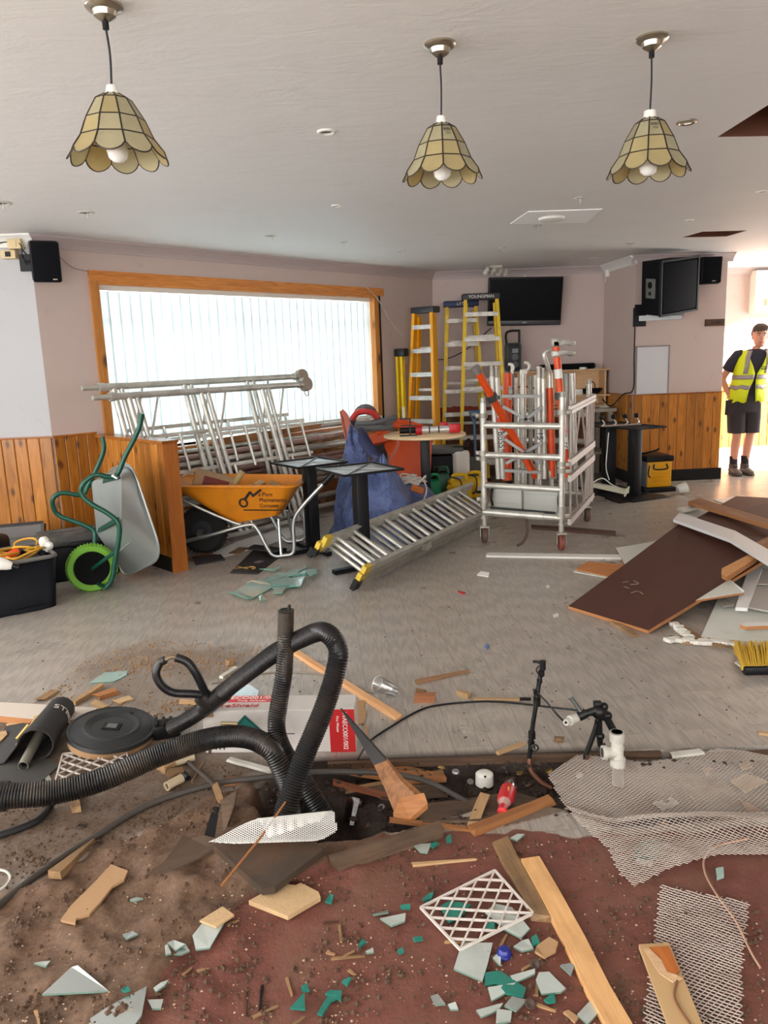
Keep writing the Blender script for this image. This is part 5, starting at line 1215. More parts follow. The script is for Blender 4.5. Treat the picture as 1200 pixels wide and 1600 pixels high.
c = Vector((x0+.10, yb-.11, zt)); t = thing('bar_clamp', 'small black screw clamp standing on the round table before the cartridge gun', 'clamp', c)
obj('bar', MB().bar(c+Z*.0, c+Z*.17, .014, .02), BLACKM, t, 0); obj('jaw', MB().bar(c+Z*.165-Vector((.1, 0, 0)), c+Z*.165, .02, .014).bar(c+Z*.1-Vector((.09, 0, 0)), c+Z*.1+Vector((.06, 0, 0)), .014, .012), BLACKM, t, 0); obj('base', MB().bar(c-Vector((.1, 0, -.006)), c+Vector((.06, 0, .006)), .02, .012), BLACKM, t, 0)
tag(obj('spray_trigger', MB().rbox(D(730, 690, 8.4), (.02, .05, .03), .006).tube(smoothline([D(727, 690, 8.4), D(733, 686, 8.4), D(735, 695, 8.4), D(730, 703, 8.4)], 4), .01, 6), BLACK), 'dark trigger handle on top of the white canister', 'trigger')
p = Vector((D(720, 728, 8.45).x, 8.45, 0))
t = thing('canister', 'tall white plastic canister standing beside the round table', 'canister', p)
hz = D(720, 702, 8.45).z; obj('body', MB().rbox(p+Z*hz/2, (.19, .17, hz), .05, None, 3), WHITEP, t); obj('cap', MB().rbox(p+Z*(hz+.015), (.17, .12, .04), .012), BLACK, t)
p = Vector((D(695, 735, 8.5).x, 8.55, 0)); t = thing('tool_crate', 'dark stacking tool crate with a grey lid under the round table', 'crate', p)
obj('body', MB().rbox(p+Z*.24, (.36, .3, .4), .02), TB, t); obj('lid', MB().rbox(p+Z*.49, (.4, .34, .07), .015), mat('grey_crate_lid', (86, 92, 92), .5), t); obj('handle', MB().rbox(p+Vector((-.05, -.165, .3)), (.16, .03, .05), .01), mat('grey_crate_lid', (86, 92, 92)), t); obj('recess', MB().rbox(p+Vector((-.05, -.155, .18)), (.18, .012, .07), .005), BLACK, t)
for x, y, h, col, lab in ((678, 766, .29, (26, 142, 98), 'bright green jerry can nearest the round table leg'), (692, 758, .34, (34, 92, 72), 'dark green jerry can next to the yellow transformer')):
    yy = 8.0 if x < 680 else 8.15; p = Vector((D(x, y, yy).x, yy, 0)); t = thing('jerry_can', lab, 'jerry can', p); m = mat('can_%d' % col[1], col, .4, 0, .08)
    obj('body', MB().rbox(p+Z*h*.42, (.15, .13, h*.84), .045, None, 3), m, t); obj('carry_handle', MB().tube(smoothline([p+Vector((-.05, 0, h*.8)), p+Vector((-.03, 0, h)), p+Vector((.04, 0, h)), p+Vector((.06, 0, h*.82))], 5), .016, 8), m, t); obj('cap', MB().cyl(p+Vector((-.05, 0, h*.82)), p+Vector((-.06, 0, h*1.03)), .022, seg=12), BLACK, t)
TY = mat('transformer_yellow', (232, 190, 20), .45, 0, .08, 7, .03, 80, ((130, 100, 30), .3, 9))
for x, y, w, h, lab in ((718, 770, .24, .25, 'larger yellow site transformer with a black lead and dark label'), (742, 755, .2, .24, 'smaller yellow site transformer with a dark top grip, half behind the scaffold tower')):
    yy = 8.0 if x < 730 else 8.2; p = Vector((D(x, y, yy).x, yy, 0)); t = thing('site_transformer', lab, 'transformer', p)
    obj('body', MB().rbox(p+Z*h*.46, (w, .22, h*.9), .03, None, 3), TY, t); obj('grip', MB().tube(smoothline([p+Vector((-w*.3, 0, h*.88)), p+Vector((-w*.25, 0, h*1.12)), p+Vector((w*.25, 0, h*1.12)), p+Vector((w*.3, 0, h*.88))], 5), .018, 8), TY, t)
    obj('label_plate', MB().box(p+Vector((w*.15, -.112, h*.4)), (.07, .004, .08)), WHITEP, t, 0); obj('label_print', MB().box(p+Vector((w*.15, -.115, h*.32)), (.06, .004, .03)), INK, t, 0)
    if x < 730:
        for k in (0, 1): obj('socket_cover', MB().sphere(p+Vector((-w*.46+.03*k, -.1, h*(.66+.1*k))), .035, 12, 8), TY, t)
    obj('lead', MB().tube(smoothline([p+Vector((-w*.5, -.1, h*.6)), p+Vector((-w*.2, -.16, h*.3)), p+Vector((0, -.14, h*.5)), p+Vector((.0, -.1, h*.95)), p+Vector((-w*.4, -.08, h*1.1))], 6), .007, 6), BLACK, t)
p = D(756, 750, 8.2); tag(obj('cordless_tool', MB().rbox((p.x, 8.2, .16), (.07, .2, .09), .02).rbox((p.x, 8.24, .07), (.05, .07, .12), .015).rbox((p.x, 8.24, .02), (.08, .12, .04), .01), ORANGEP), 'small orange power tool behind the scaffold tower post', 'power tool')
# ------------------------------------------------------------------ long ladder lying on its edge
la, lb_ = G(557, 926), Vector((1.02, 6.92, 0))
ld = (lb_-la).normalized(); ls = Vector((-ld.y, ld.x, 0))
LL = (lb_-la).length
tilt = (Z*.17+ls*.30).normalized(); nrm = (Z*.30-ls*.17).normalized()
t = thing('extension_ladder', 'long silver three-part extension ladder lying on its edge across the floor', 'ladder', la)
STRIPY = mat('yellow_end_cap', (206, 176, 60), .5, 0, .2, 20)
for k in range(3):
    o0 = la+nrm*(.035+.052*(2-k))+ld*(.02*(2-k))+Z*.022+ls*.03; W3 = .345+.02*k
    a0, a1 = o0, o0+ld*(LL-.1*k); b0, b1 = a0+tilt*W3, a1+tilt*W3
    obj('stile', MB().bar(a0, a1, .07, .026, tilt).bar(a0+nrm*.028+tilt*.0, a1+nrm*.028, .01, .034, tilt), ALU_D if k else ALU, t, 0)
    obj('stile', MB().bar(b0, b1, .07, .026, tilt).bar(b0+nrm*.028, b1+nrm*.028, .01, .034, tilt), ALU_D if k else ALU, t, 0)
    for p in (a0, b0): obj('end_cap', MB().bar(p-ld*.015, p+ld*.06, .076, .034, tilt), STRIPY if k < 2 else BLACK, t, 0)
    for i in range(10):
        q = .14+i*(LL-.3)/9.6+.03*k; obj('rung', MB().tube([a0+ld*q, b0+ld*q], .0165, 8), ALU, t)
b0 = la+nrm*.05+Z*.02+tilt*.36+ls*.03
obj('hook', MB().bar(b0-ld*.02, b0+ld*.10+tilt*.02, .05, .04, tilt), BLACK, t, 0)
obj('guide_bracket', MB().bar(la+ld*.85+nrm*.11+Z*.02, la+ld*.93+nrm*.11+Z*.03, .05, .05), ALU_D, t, 0)
# ------------------------------------------------------------------ scaffold tower base on casters
LF, RF, RB = Vector((.809, 6.134, 0)), Vector((1.356, 5.80, 0)), Vector((1.817, 6.79, 0)); LB = LF+RB-RF
t = thing('scaffold_tower', 'silver wheeled scaffold tower base packed with tubes, next to the long ladder', 'scaffold tower', (LF+RB)/2)
CAST = mat('caster_tyre', (96, 70, 62), .6, 0, .25, 20); CASTR = mat('red_brown_caster', (128, 66, 52), .5, 0, .25, 20)
fx = (RF-LF).normalized(); sx_ = (RB-RF).normalized()
tops = [1.13, 1.16, 1.20, 1.1]
for p, h, m in ((LF, 1.13, CAST), (RF, 1.17, CASTR), (RB, 1.22, CAST), (LB, 1.1, CAST)):
    po = obj('post', MB().tube([p+Z*.30, p+Z*h], .024, 14), ALU, t); obj('spigot', MB().tube([p+Z*h, p+Z*(h+.04)], .019, 12), ALU_D, po)
    ob = obj('adjustable_leg', MB().tube([p+Z*.14, p+Z*.33], .02, 12).tube([p+Z*.29, p+Z*.345], .031, 12).tube([p+Z*.20, p+Z*.215], .03, 12), ALU_D, t)
    c = obj('caster', MB().rbox(p+Z*.135, (.075, .075, .016), .004).bar(p+Vector((-.034, 0, .13)), p+Vector((-.034, 0, .05)), .035, .006, (1, 0, 0)).bar(p+Vector((.034, 0, .13)), p+Vector((.034, 0, .05)), .035, .006, (1, 0, 0)), ALU_D, t)
    obj('wheel', MB().lathe([(.02, -.02), (.055, -.02), (.062, -.012), (.062, .012), (.055, .02), (.02, .02)], p+Z*.062, 20, Matrix.Rotation(math.pi/2, 3, 'Y')), m, c)
for z in (.955, .72, .475, .255):
    obj('rung', MB().tube([LF+Z*z, RF+Z*z], .0245, 14), ALU, t)
    obj('rung', MB().tube([LB+Z*z, RB+Z*z], .0245, 12), ALU, t)
obj('sleeve', MB().tube([LF.lerp(RF, .0)+Z*.255, LF.lerp(RF, .78)+Z*.255], .030, 14), ALU, t)
for z in (.30, .22): obj('side_tube', MB().tube([LF+Z*z, LB+Z*z], .022, 10), ALU, t)
obj('side_tube', MB().tube([RF+Z*.2, RB+Z*.2], .022, 10), mat('cream_tube', (222, 214, 198), .4, .2), t)
for p, zs in ((LF, (1.03, .735, .69, .36)), (RF, (1.06, .67, .62, .28))):
    for z in zs: obj('clamp', MB().tube([p+Z*(z-.018), p+Z*(z+.018)], .036, 10).rbox(p+Z*z-fx*.045*(1 if p is LF else -1), (.04, .05, .03), .006), ALU_D, t)
# guard rails folded against the right side
RAIL = mat('worn_rail', (182, 172, 164), .45, .4, .15, 10, .05, 80, ((196, 80, 70), .5, 5, .6))
g = thing('guard_rail', 'folded silver guard rails with red marks strapped on the right side of the scaffold tower', 'guard rail', (RF+RB)/2)
so = Vector((sx_.y, -sx_.x, 0))*.05
for z, dz in ((1.10, .0), (1.07, .0), (.70, 0), (.675, 0), (.58, 0), (.555, 0), (.22, 0), (.24, 0)):
    a = RF+so*1.1+sx_*.02+Z*(z-.01); b = RF+so*1.1+sx_*1.06+Z*(z+.02); obj('rail', MB().bar(a, b, .026, .026), RAIL, g, 0)
for q, r_ in ((.16, .010), (.80, .012), (.90, .016), (1.02, .018)):
    p = RF+so*(.7 if q < .8 else .9)+sx_*q; obj('upright', MB().tube([p+Z*.20, p+Z*1.14], r_, 8), RAIL, g)
for (q0, z0), (q1, z1) in (((.22, .72), (.46, 1.07)), ((.70, .72), (.5, 1.07)), ((.74, .73), (.86, 1.07)), ((.22, .55), (.40, .24)), ((.62, .25), (.80, .55)), ((.5, .55), (.64, .25))):
    obj('diagonal', MB().tube([RF+so*1.0+sx_*q0+Z*z0, RF+so*1.0+sx_*q1+Z*z1], .0085, 6), RAIL, g)
# end frame with cross braces standing inside
WHT = mat('white_decal', (232, 232, 226), .5, 0, .02)
ORB = mat('orange_band', (226, 70, 30), .5)
yi = 6.42
def IN(px, py, y=yi): return D(px, py, y)
f = thing('tower_section', 'grey folded tower frame with crossed square braces standing in the scaffold tower', 'frame', IN(815, 760))
for px0, px1, yt in ((769, 779, 588), (776, 786, 590), (842, 843, 590), (849, 851, 592)):
    p, q = IN(px1, 748), IN(px0, yt); s = obj('post', MB().tube([p, q], .0225, 12), ALU, f); obj('cap', MB().tube([q, q+Z*.075], .019, 10).tube([q+Z*.075, q+Z*.09], .024, 8), ALU_D, s)
SQ = mat('grey_square_tube', (160, 162, 160), .45, .4, .1, 9)
for (x0, y0), (x1, y1) in (((783, 619), (843, 619)), ((785, 635), (845, 668)), ((846, 636), (786, 680)), ((788, 686), (846, 725)), ((846, 692), (790, 724)), ((788, 735), (845, 738))):
    obj('brace', MB().bar(IN(x0, y0, yi-.03), IN(x1, y1, yi-.03), .024, .036, (0, 1, 0)), SQ, f, 0)
p, q = IN(780, 652, yi-.02), IN(781, 662, yi-.02); obj('band', MB().tube([IN(780, 652), IN(782, 672)], .0245, 12), ORB, f); dec = obj('decal', MB().tube([IN(782, 673), IN(784, 701)], .0245, 12), WHT, f)
text('BoSS', IN(783, 687, yi-.03), IN(783.5, 700)-IN(782.5, 674), Vector((1, 0, 0)), .07, INK, f)
dec = obj('decal', MB().tube([IN(843, 655), IN(844, 690)], .0245, 12), SQ, f); text('15', IN(843.5, 681, yi-.03), IN(843.5, 690)-IN(843.5, 660), Vector((1, 0, 0)), .07, INK, f)
# tubes standing in the tower
for k, (x0, y0, x1, y1, r_, yy, m, lb) in enumerate((
    (806, 590, 806, 760, .015, 6.6, WHITED, 'slim white tube standing left among the tubes in the scaffold tower'), (817, 584, 818, 760, .027, 6.7, ALU, 'fat silver tube standing beside the slim white one in the tower'), (829, 588, 829, 760, .02, 6.75, ALU_D, 'dull silver tube in the middle of the tower bundle'),
    (839, 586, 841, 760, .027, 6.85, ALU, 'fat silver tube with a red wing bolt in the tower bundle'), (860, 583, 862, 740, .018, 6.8, ALU, 'silver tube right behind the two orange stabilisers'),
    (885, 584, 886, 700, .03, 6.75, ALU_D, 'fat dull tube between the orange stabiliser and the guard rails'), (894, 583, 900, 700, .024, 6.7, ALU, 'tapered silver tube just left of the folded guard rails'))):
    p, q = D(x1, y1, yy), D(x0, y0, yy); p.z = .30
    t_ = thing('scaffold_tube', lb, 'tube', p); obj('tube', MB().tube([p, q], r_, 12), m, t_); obj('bore', MB().tube([q-Z*.02, q+Z*.001], r_*.8, 10), BLACK, t_)
    if k in (1, 3): obj('pin', MB().tube([q-Z*.11-Vector((r_*1.6, 0, 0)), q-Z*.11+Vector((r_*1.6, 0, 0))], .008, 6), mat('red_pin', (150, 50, 44), .5), t_)
# orange stabiliser legs
def stabil(label, a, b, r_, clamp=True, decal=None, y=6.2):
    s = thing('outrigger', label, 'stabiliser', a); a, b = Vector(a), Vector(b); d = (b-a).normalized()
    obj('outer_tube', MB().tube([a, b], r_, 14), ORANGE, s); return s, d
a, b = IN(886, 745, 6.3), IN(869, 541, 6.3)
s, d = stabil('tall orange stabiliser leg with silver clamp jaws at its top, right side of the tower', a, b, .03)
obj('collar', MB().tube([a.lerp(b, .60), a.lerp(b, .655)], .042, 14), mat('dark_collar', (70, 68, 66), .5, .2), s)
for k, (z, dx) in enumerate(((-.06, .0), (.02, .0))):
    c = b+Z*z; j = obj('clamp_jaw', MB().tube(smoothline([c+Vector((.02, -.02, 0)), c+Vector((.07, -.04, .01)), c+Vector((.12, -.03, .0)), c+Vector((.13, .0, -.0)), c+Vector((.10, .02, 0))], 5), .022, 8).rbox(c, (.07, .07, .05), .01), ALU, s)
obj('top_block', MB().rbox(b+Z*.03, (.075, .07, .07), .01), ALU_D, s); obj('paper_label', MB().tube([a.lerp(b, .76), a.lerp(b, .83)], .0305, 14), WHT, s)
obj('decal', MB().tube([a.lerp(b, .22), a.lerp(b, .34)], .0308, 14), WHT, s); text('BoSS', a.lerp(b, .28)+Vector((-.006, -.033, 0)), a-b, Vector((1, 0, 0)), .06, INK, s)
obj('lower_tube', MB().tube([a.lerp(b, .655), a.lerp(b, .66)], .035, 12), ALU_D, s)
a, b = IN(863, 745, 6.45), IN(859, 606, 6.45); s, d = stabil('darker orange stabiliser leg standing left of the tall clamped one', a, b, .031)
tp_ = b+Z*.10; obj('inner_tube', MB().tube([b, tp_], .022, 10), ALU, s); obj('lever', MB().tube(smoothline([b+Z*.02, D(858, 580, 6.45), D(851, 558, 6.42), D(853, 550, 6.42), D(862, 548, 6.42)], 5), .018, 8), ALU, s); obj('foot_fork', MB().rbox(a+Z*.02, (.07, .05, .08), .01), ALU_D, s)
a, b = IN(838, 745, 6.5), IN(745, 578, 6.2); s, d = stabil('orange stabiliser leg leaning diagonally across the tower to the left', a, b, .031)
obj('end_cap', MB().tube([b-d*.03, b+d*.03], .034, 14), mat('grey_rubber_cap', (120, 114, 110), .6), s); c = a.lerp(b, .755); obj('collar', MB().tube([c-d*.025, c+d*.025], .046, 14), mat('dark_collar', (70, 68, 66)), s); obj('clamp_plate', MB().bar(c-fx*.06, c+fx*.06, .03, .03), mat('dark_collar', (70, 68, 66)), s, 0)
a, b = IN(793, 750, 6.55), IN(793, 583, 6.55); s, d = stabil('orange stabiliser leg with white hook ends standing behind the crossed braces', a, b, .037)
obj('decal', MB().bar(D(797, 604, 6.5), D(797, 624, 6.5), .03, .004, (0, 1, 0)), WHT, s, 0); text('BoSS', D(797, 614, 6.492), D(797, 624, 6.5)-D(797, 604, 6.5), Vector((1, 0, 0)), .05, INK, s)
def chook(c, R, n0=-.6, n1=3.7): return [c+Vector((math.cos(q)*R, 0, math.sin(q)*R)) for q in np.linspace(n0, n1, 10)]
obj('hook', MB().tube(chook(D(796, 575, 6.55), .032, -1.2, 1.9), .012, 8).rbox(D(800, 577, 6.55), (.02, .03, .08), .005), WHITEP, s)
tag(obj('loose_hook', MB().tube(chook(D(821, 573, 6.7), .034, -2.3, 1.9), .012, 8).rbox(D(818, 581, 6.7), (.06, .03, .04), .005), WHITEP), 'white C-shaped hook standing above the tubes in the scaffold tower', 'hook')
# small orange clip low in the bundle
tag(obj('orange_clip', MB().tube([D(820, 717, 6.35), D(829, 735, 6.35)], [.025, .02], 10).tube([D(815, 709, 6.35), D(820, 717, 6.35)], .02, 10), ORANGE), 'short orange handle slanting low inside the scaffold tower', 'handle')
# platform trap cases low in the tower
for (x0, x1), lb in (((771, 820), 'left grey ribbed panel case low in the scaffold tower'), ((822, 884), 'right grey ribbed panel case low in the scaffold tower')):
    s0 = (x0-758)/127; s1 = (x1-758)/127; p, q = LF.lerp(RF, max(.04, s0))+sx_*.07, LF.lerp(RF, min(.97, s1))+sx_*.07
    c = (p+q)/2; s = thing('panel_case', lb, 'case', c+Z*.275); R3 = Matrix((fx, -Vector((fx.y, -fx.x, 0)), Z)).transposed()
    obj('panel', MB().rbox(c+Z*.38, ((q-p).length-.006, .05, .19), .006, R3), mat('grey_panel', (168, 168, 162), .5, .2, .06, 8), s)
    for z in (.33, .42): obj('rib', MB().rbox(c+Z*z+Vector((fx.y, -fx.x, 0))*.026, ((q-p).length-.02, .008, .006), .002, R3), mat('grey_panel', (168, 168, 162)), s)
    e = p if x0 < 800 else q; obj('handle', MB().tube(smoothline([e+Z*.45+Vector((fx.y, -fx.x, 0))*.03, e+Z*.41+Vector((fx.y, -fx.x, 0))*.06, e+Z*.36+Vector((fx.y, -fx.x, 0))*.06, e+Z*.31+Vector((fx.y, -fx.x, 0))*.03], 5), .010, 6), BLACK, s)
tag(obj('strut_bundle', MB().bar(LF.lerp(RF, .08)+sx_*.03+Z*.287, LF.lerp(RF, .9)+sx_*.05+Z*.28, .04, .02), BLACKM, None, 0), 'dark flat strut lying across the lowest rung of the tower', 'strut')
cable('strap', 'brown webbing strap hanging from the tower down to the floor', [D(821, 800, 6.2), D(823, 815, 6.15), D(823, 835, 6.1), G(816, 850)+Z*.01, G(808, 854)+Z*.006], .012, mat('brown_strap', (86, 66, 54), .8), 6, 6, 'strap', .3)
# ------------------------------------------------------------------ things on the floor around the tower
flat('wall_strip', 'long thin white strip lying flat on the floor in front of the tower', 'strip', [(759, 868), (764, 865.5), (975, 869), (975, 874), (760, 870.5)], 0, .012, WHITEP)
flat('brown_batten', 'dark brown batten lying on the floor behind the front caster', 'batten', [(830, 823), (880, 826), (962, 833), (962, 838), (880, 831), (832, 827)], 0, .02, DARKW)
flat('floor_scrap', 'torn pale wood scrap on the floor by the tower', 'scrap', [(838, 806), (848, 804), (854, 806), (846, 809)], 0, .006, PINE)
# brown panels and boards heaped at the right
BP = mat('brown_laminate', (84, 50, 40), .6, 0, .08, 5, .03, 60, ((128, 100, 86), .25, 9, .64), spec=.25)
def board(name, label, cat, px, zs, th, m, em=None, group=None):
    P = [G(x, y, z) for (x, y), z in zip(px, zs)]
    n = Vector((0, 0, 0))
    for i in range(len(P)): n += P[i].cross(P[(i+1) % len(P)])
    n.normalize(); n = n if n.z > 0 else -n
    mb = MB().prism([p-n*th for p in P], n*th)
    if em: mb.m = [0, 0]+[1]*(len(mb.f)-2)
    o = obj(name, mb, [m, em] if em else m, None, 0); return tag(o, label, cat, group)
CUT = mat('raw_board_edge', (176, 120, 74), .7, 0, .1)
bp1 = board('laminate_sheet', 'large brown laminate panel slanting across the debris heap nearest the room centre', 'panel', [(888, 947), (1013, 985), (1200, 872), (1215, 840), (1066, 815)], (.022, .022, .17, .19, .14), .02, BP, CUT)
sc = mat('chalk_scuff', (150, 132, 120), .8)
def zb(x, y):
    a, b, c = bp_[0], bp_[1], bp_[4]; n = (b-a).cross(c-a); v = ray(x, y); o = Vector((0, 0, CAM_H)); return o+v*((a-o).dot(n)/v.dot(n))
bp_ = [G(x, y, z) for (x, y), z in zip([(888, 947), (1013, 985), (1200, 872), (1215, 840), (1066, 815)], (.022, .022, .17, .19, .14))]
for x, y, dx, dy in ((973, 911, 9, -2), (985, 914, 12, -1), (975, 917, 8, 3), (990, 908, 8, 4), (986, 927, 10, -3), (999, 925, 6, 4), (1030, 905, 4, 1)): obj('chalk_scuff', MB().bar(zb(x, y)+Z*.003, zb(x+dx, y+dy)+Z*.003, .008, .002), sc, bp1, 0)
board('laminate_sheet', 'brown laminate panel at the far side of the debris heap towards the doorway', 'panel', [(1066, 822), (1225, 872), (1225, 779), (1150, 775)], (.12, .20, .18, .1), .02, BP, CUT)
board('white_board', 'pale green-white board sticking out behind the big brown panel', 'board', [(962, 856), (1045, 842), (1120, 830), (1040, 885), (978, 885)], (.015, .015, .05, .03, .015), .014, MDFW, CUT)
board('plywood_offcut', 'orange plywood offcut with torn pale edge under the brown panel corner', 'offcut', [(899, 889), (918, 877), (975, 882), (958, 902)], (.012, .012, .012, .012), .01, wood('orange_ply', (172, 106, 50), (200, 132, 70), .5, 0), CUT)
flat('torn_strip', 'thin torn white-edged strip along the orange plywood offcut', 'strip', [(896, 894), (918, 877), (920, 879), (902, 893), (952, 902), (951, 904)], .0, .006, WHITED)
board('white_board', 'pale board near the top of the heap behind the long white plank', 'board', [(1062, 802), (1058, 812), (1160, 832), (1180, 800), (1098, 789)], (.05, .05, .08, .08, .05), .012, MDFW, CUT)
board('white_rail', 'short white rail with a dark underside at the back of the heap', 'rail', [(1058, 793), (1095, 788), (1102, 790), (1066, 797)], (.10, .10, .10, .10), .025, WHITEP)
pl = thing('white_plank', 'long white cracked plank lying over the brown panels', 'plank', G(1060, 805, .1))
a0, a1, a2 = G(1057, 806, .17), G(1145, 836, .22), G(1210, 874, .235); wv_ = (G(1140, 845, .22)-G(1148, 831, .22))*.5
for p, q in ((a0, a1), (a1+(a2-a1).normalized()*.004, a2)):
    w0 = Vector((wv_.x, wv_.y, 0)); obj('plank_half', MB().prism([p-w0, q-w0, q+w0, p+w0], (0, 0, -.022)), mat('white_plank_paint', (226, 226, 224), .4, 0, .03), pl, 0)
board('pine_batten', 'orange pine batten lying across the far end of the debris heap', 'batten', [(1075, 784), (1092, 778), (1205, 812), (1205, 822)], (.14, .14, .26, .26), .03, PINE_O, CUT)
board('pine_block', 'thick orange pine board with nail holes on the edge of the large brown panel', 'board', [(1128, 888), (1180, 861), (1184, 866), (1181, 872), (1136, 901), (1127, 896)], (.17, .19, .20, .19, .17, .17), .03, wood('bright_pine_block', (196, 130, 68), (216, 156, 92), .5, 0), CUT)
board('pine_batten', 'short pine batten end beyond the thick pine board at the edge of the photo', 'batten', [(1180, 848), (1205, 836), (1205, 850), (1188, 858)], (.2, .22, .22, .2), .03, PINE_O, CUT)
board('white_board', 'triangular pale board wedged beneath the big brown panel', 'board', [(1087, 938), (1140, 905), (1163, 923), (1162, 926)], (.10, .12, .11, .10), .012, MDFW, CUT)
board('white_board', 'pale dusty sheet lowest in the heap beneath the framed door', 'board', [(1095, 995), (1124, 930), (1140, 880), (1215, 880), (1215, 1008)], (.02, .03, .05, .05, .03), .015, MDFW, CUT)
dr = thing('framed_board', 'pale framed cupboard door lying face up on the heap at the photo edge', 'door panel', G(1180, 930, .1))
for nm, px, z, th, m in (('stile', [(1149, 949), (1170, 887), (1191, 888), (1168, 950)], .075, .02, mat('white_plank_paint', (226, 226, 224))), ('panel', [(1168, 948), (1191, 888), (1230, 890), (1230, 960)], .06, .01, mat('grey_door_panel', (176, 170, 162), .5, 0, .05)), ('cross_rail', [(1183, 912), (1184, 909), (1230, 911), (1230, 914)], .072, .006, mat('grey_door_panel', (176, 170, 162)))):
    P = [G(x, y, z) for x, y in px]; obj(nm, MB().prism(P, (0, 0, -th)), m, dr, 0)
board('white_lath', 'slim white lath with a brown end lying on the pale sheet', 'lath', [(1156, 976), (1165, 972), (1210, 971), (1210, 977), (1166, 979)], (.06, .06, .06, .06, .06), .02, WHITEP, CUT)
flat('metal_clip', 'bent grey metal clip lying on the pale sheet beside the framed door', 'clip', [(1124, 941), (1134, 938), (1147, 947), (1130, 950)], .05, .012, ALU_D)
board('plaster_lath', 'timber lath with white plaster crumbs below the big brown panel', 'lath', [(1042, 967), (1050, 966), (1105, 998), (1088, 998), (1060, 985)], (.01,)*5, .012, PINE_D, CUT)
PC_ = MB()
for k in range(9): PC_.rbox(G(1054+3*k+random.uniform(-2, 2), 975+2.7*k, .014), (.05, .035, .02), .004, Matrix.Rotation(k*1.3, 3, 'Z') @ Matrix.Rotation(.4*math.sin(k*2), 3, 'X'))
tag(obj('plaster_crumbs', PC_, mat('plaster', (222, 218, 208), .9, 0, .1, 30, .4, 60)), 'white plaster crumbs on the lath below the big brown panel', 'plaster', kind='stuff')
t = thing('plaster_strip', 'long broken strip of pale plaster on lath, just behind the broom', 'plaster strip', G(1120, 1003))
obj('lath', MB().prism([G(1040, 999), G(1048, 996), G(1200, 1008), G(1200, 1014), G(1150, 1014), G(1060, 1005)], (0, 0, .014)), PINE_D, t, 0)
mb = MB(); random.seed(5)
for k in range(34):
    s = k/33; mb.rbox(G(1045+s*150, 998.5+s*10+random.uniform(-2, 2), .014), (.05, .03, .012+.01*random.random()), .003, Matrix.Rotation(random.uniform(-.5, .5), 3, 'Z'))
obj('plaster', mb, mat('plaster', (222, 218, 208)), t, 40)
# broom head
bh = thing('broom', 'yellow-bristled broom head lying on the floor at the right edge', 'broom', G(1185, 1048))
p, q = G(1161, 1047, .02), G(1225, 1046, .02)
obj('block', MB().rbox((p+q)/2, ((q-p).length, .045, .04), .01, Matrix.Rotation(math.atan2((q-p).y, (q-p).x), 3, 'Z')), BLACK, bh)
mb = MB(); random.seed(11)
for k in range(190):
    s = ((k % 19)+random.uniform(-.28, .28))/18; b0 = p.lerp(q, s)+Z*random.uniform(0, .02); e = G(1148+s*80+random.uniform(-2, 2), 1018-random.uniform(0, 3), 0.02)+Z*random.uniform(-.01, .05); mb.tube([b0, b0.lerp(e, .5)+Z*.01, e], [.005, .004, .0045], 5)
obj('bristles', mb, mat('yellow_bristle', (212, 172, 54), .6, 0, .2, 30), bh, 40)
flat('paper_scrap', 'small white scrap under the broom bristles', 'scrap', [(1148, 1036), (1152, 1033), (1163, 1042), (1161, 1045)], 0, .004, WHITEP)
# little things on the open floor
flat('paper_piece', 'creased white paper piece on the open floor in front of the tower', 'paper', [(745, 899), (752, 896), (765, 898), (763, 902)], 0, .006, WHITEP, (0, .012, .01, 0))
flat('red_scrap', 'thin red plastic scrap on the open floor', 'scrap', [(715, 925), (718, 924), (727, 927), (725, 929)], 0, .005, RED)
flat('blue_scrap', 'small blue plastic scrap on the open floor', 'scrap', [(757, 1012), (762, 1006), (764, 1010), (761, 1016)], 0, .008, mat('blue_scrap', (96, 122, 168), .5))
flat('plaster_chip', 'white plaster chip near the tip of the big brown panel', 'chip', [(864, 963), (871, 960), (873, 963), (866, 966)], 0, .01, WHITEP)
flat('plaster_chip', 'tiny white chip left of the brown panel tip', 'chip', [(853, 916), (857, 915), (859, 918), (855, 919)], 0, .006, WHITEP)
tag(obj('timber_end', MB().bar(G(1105, 748), G(1124, 747), .06, .03), PINE_O, None, 0), 'short timber end by the pillar skirting', 'offcut')
p, q = G(958, 974), G(993, 996); tag(obj('lath_piece', MB().bar(p+Z*.008, q+Z*.008, .035, .014), PINE_D, None, 0), 'pale lath piece sticking out below the brown panel tip', 'lath')
for px, lb in (([(1115, 782), (1160, 775), (1200, 790), (1200, 796), (1150, 795)], 'pale strip far behind the heap near the doorway'),): flat('pale_strip', lb, 'strip', px, 0, .01, MDFW)
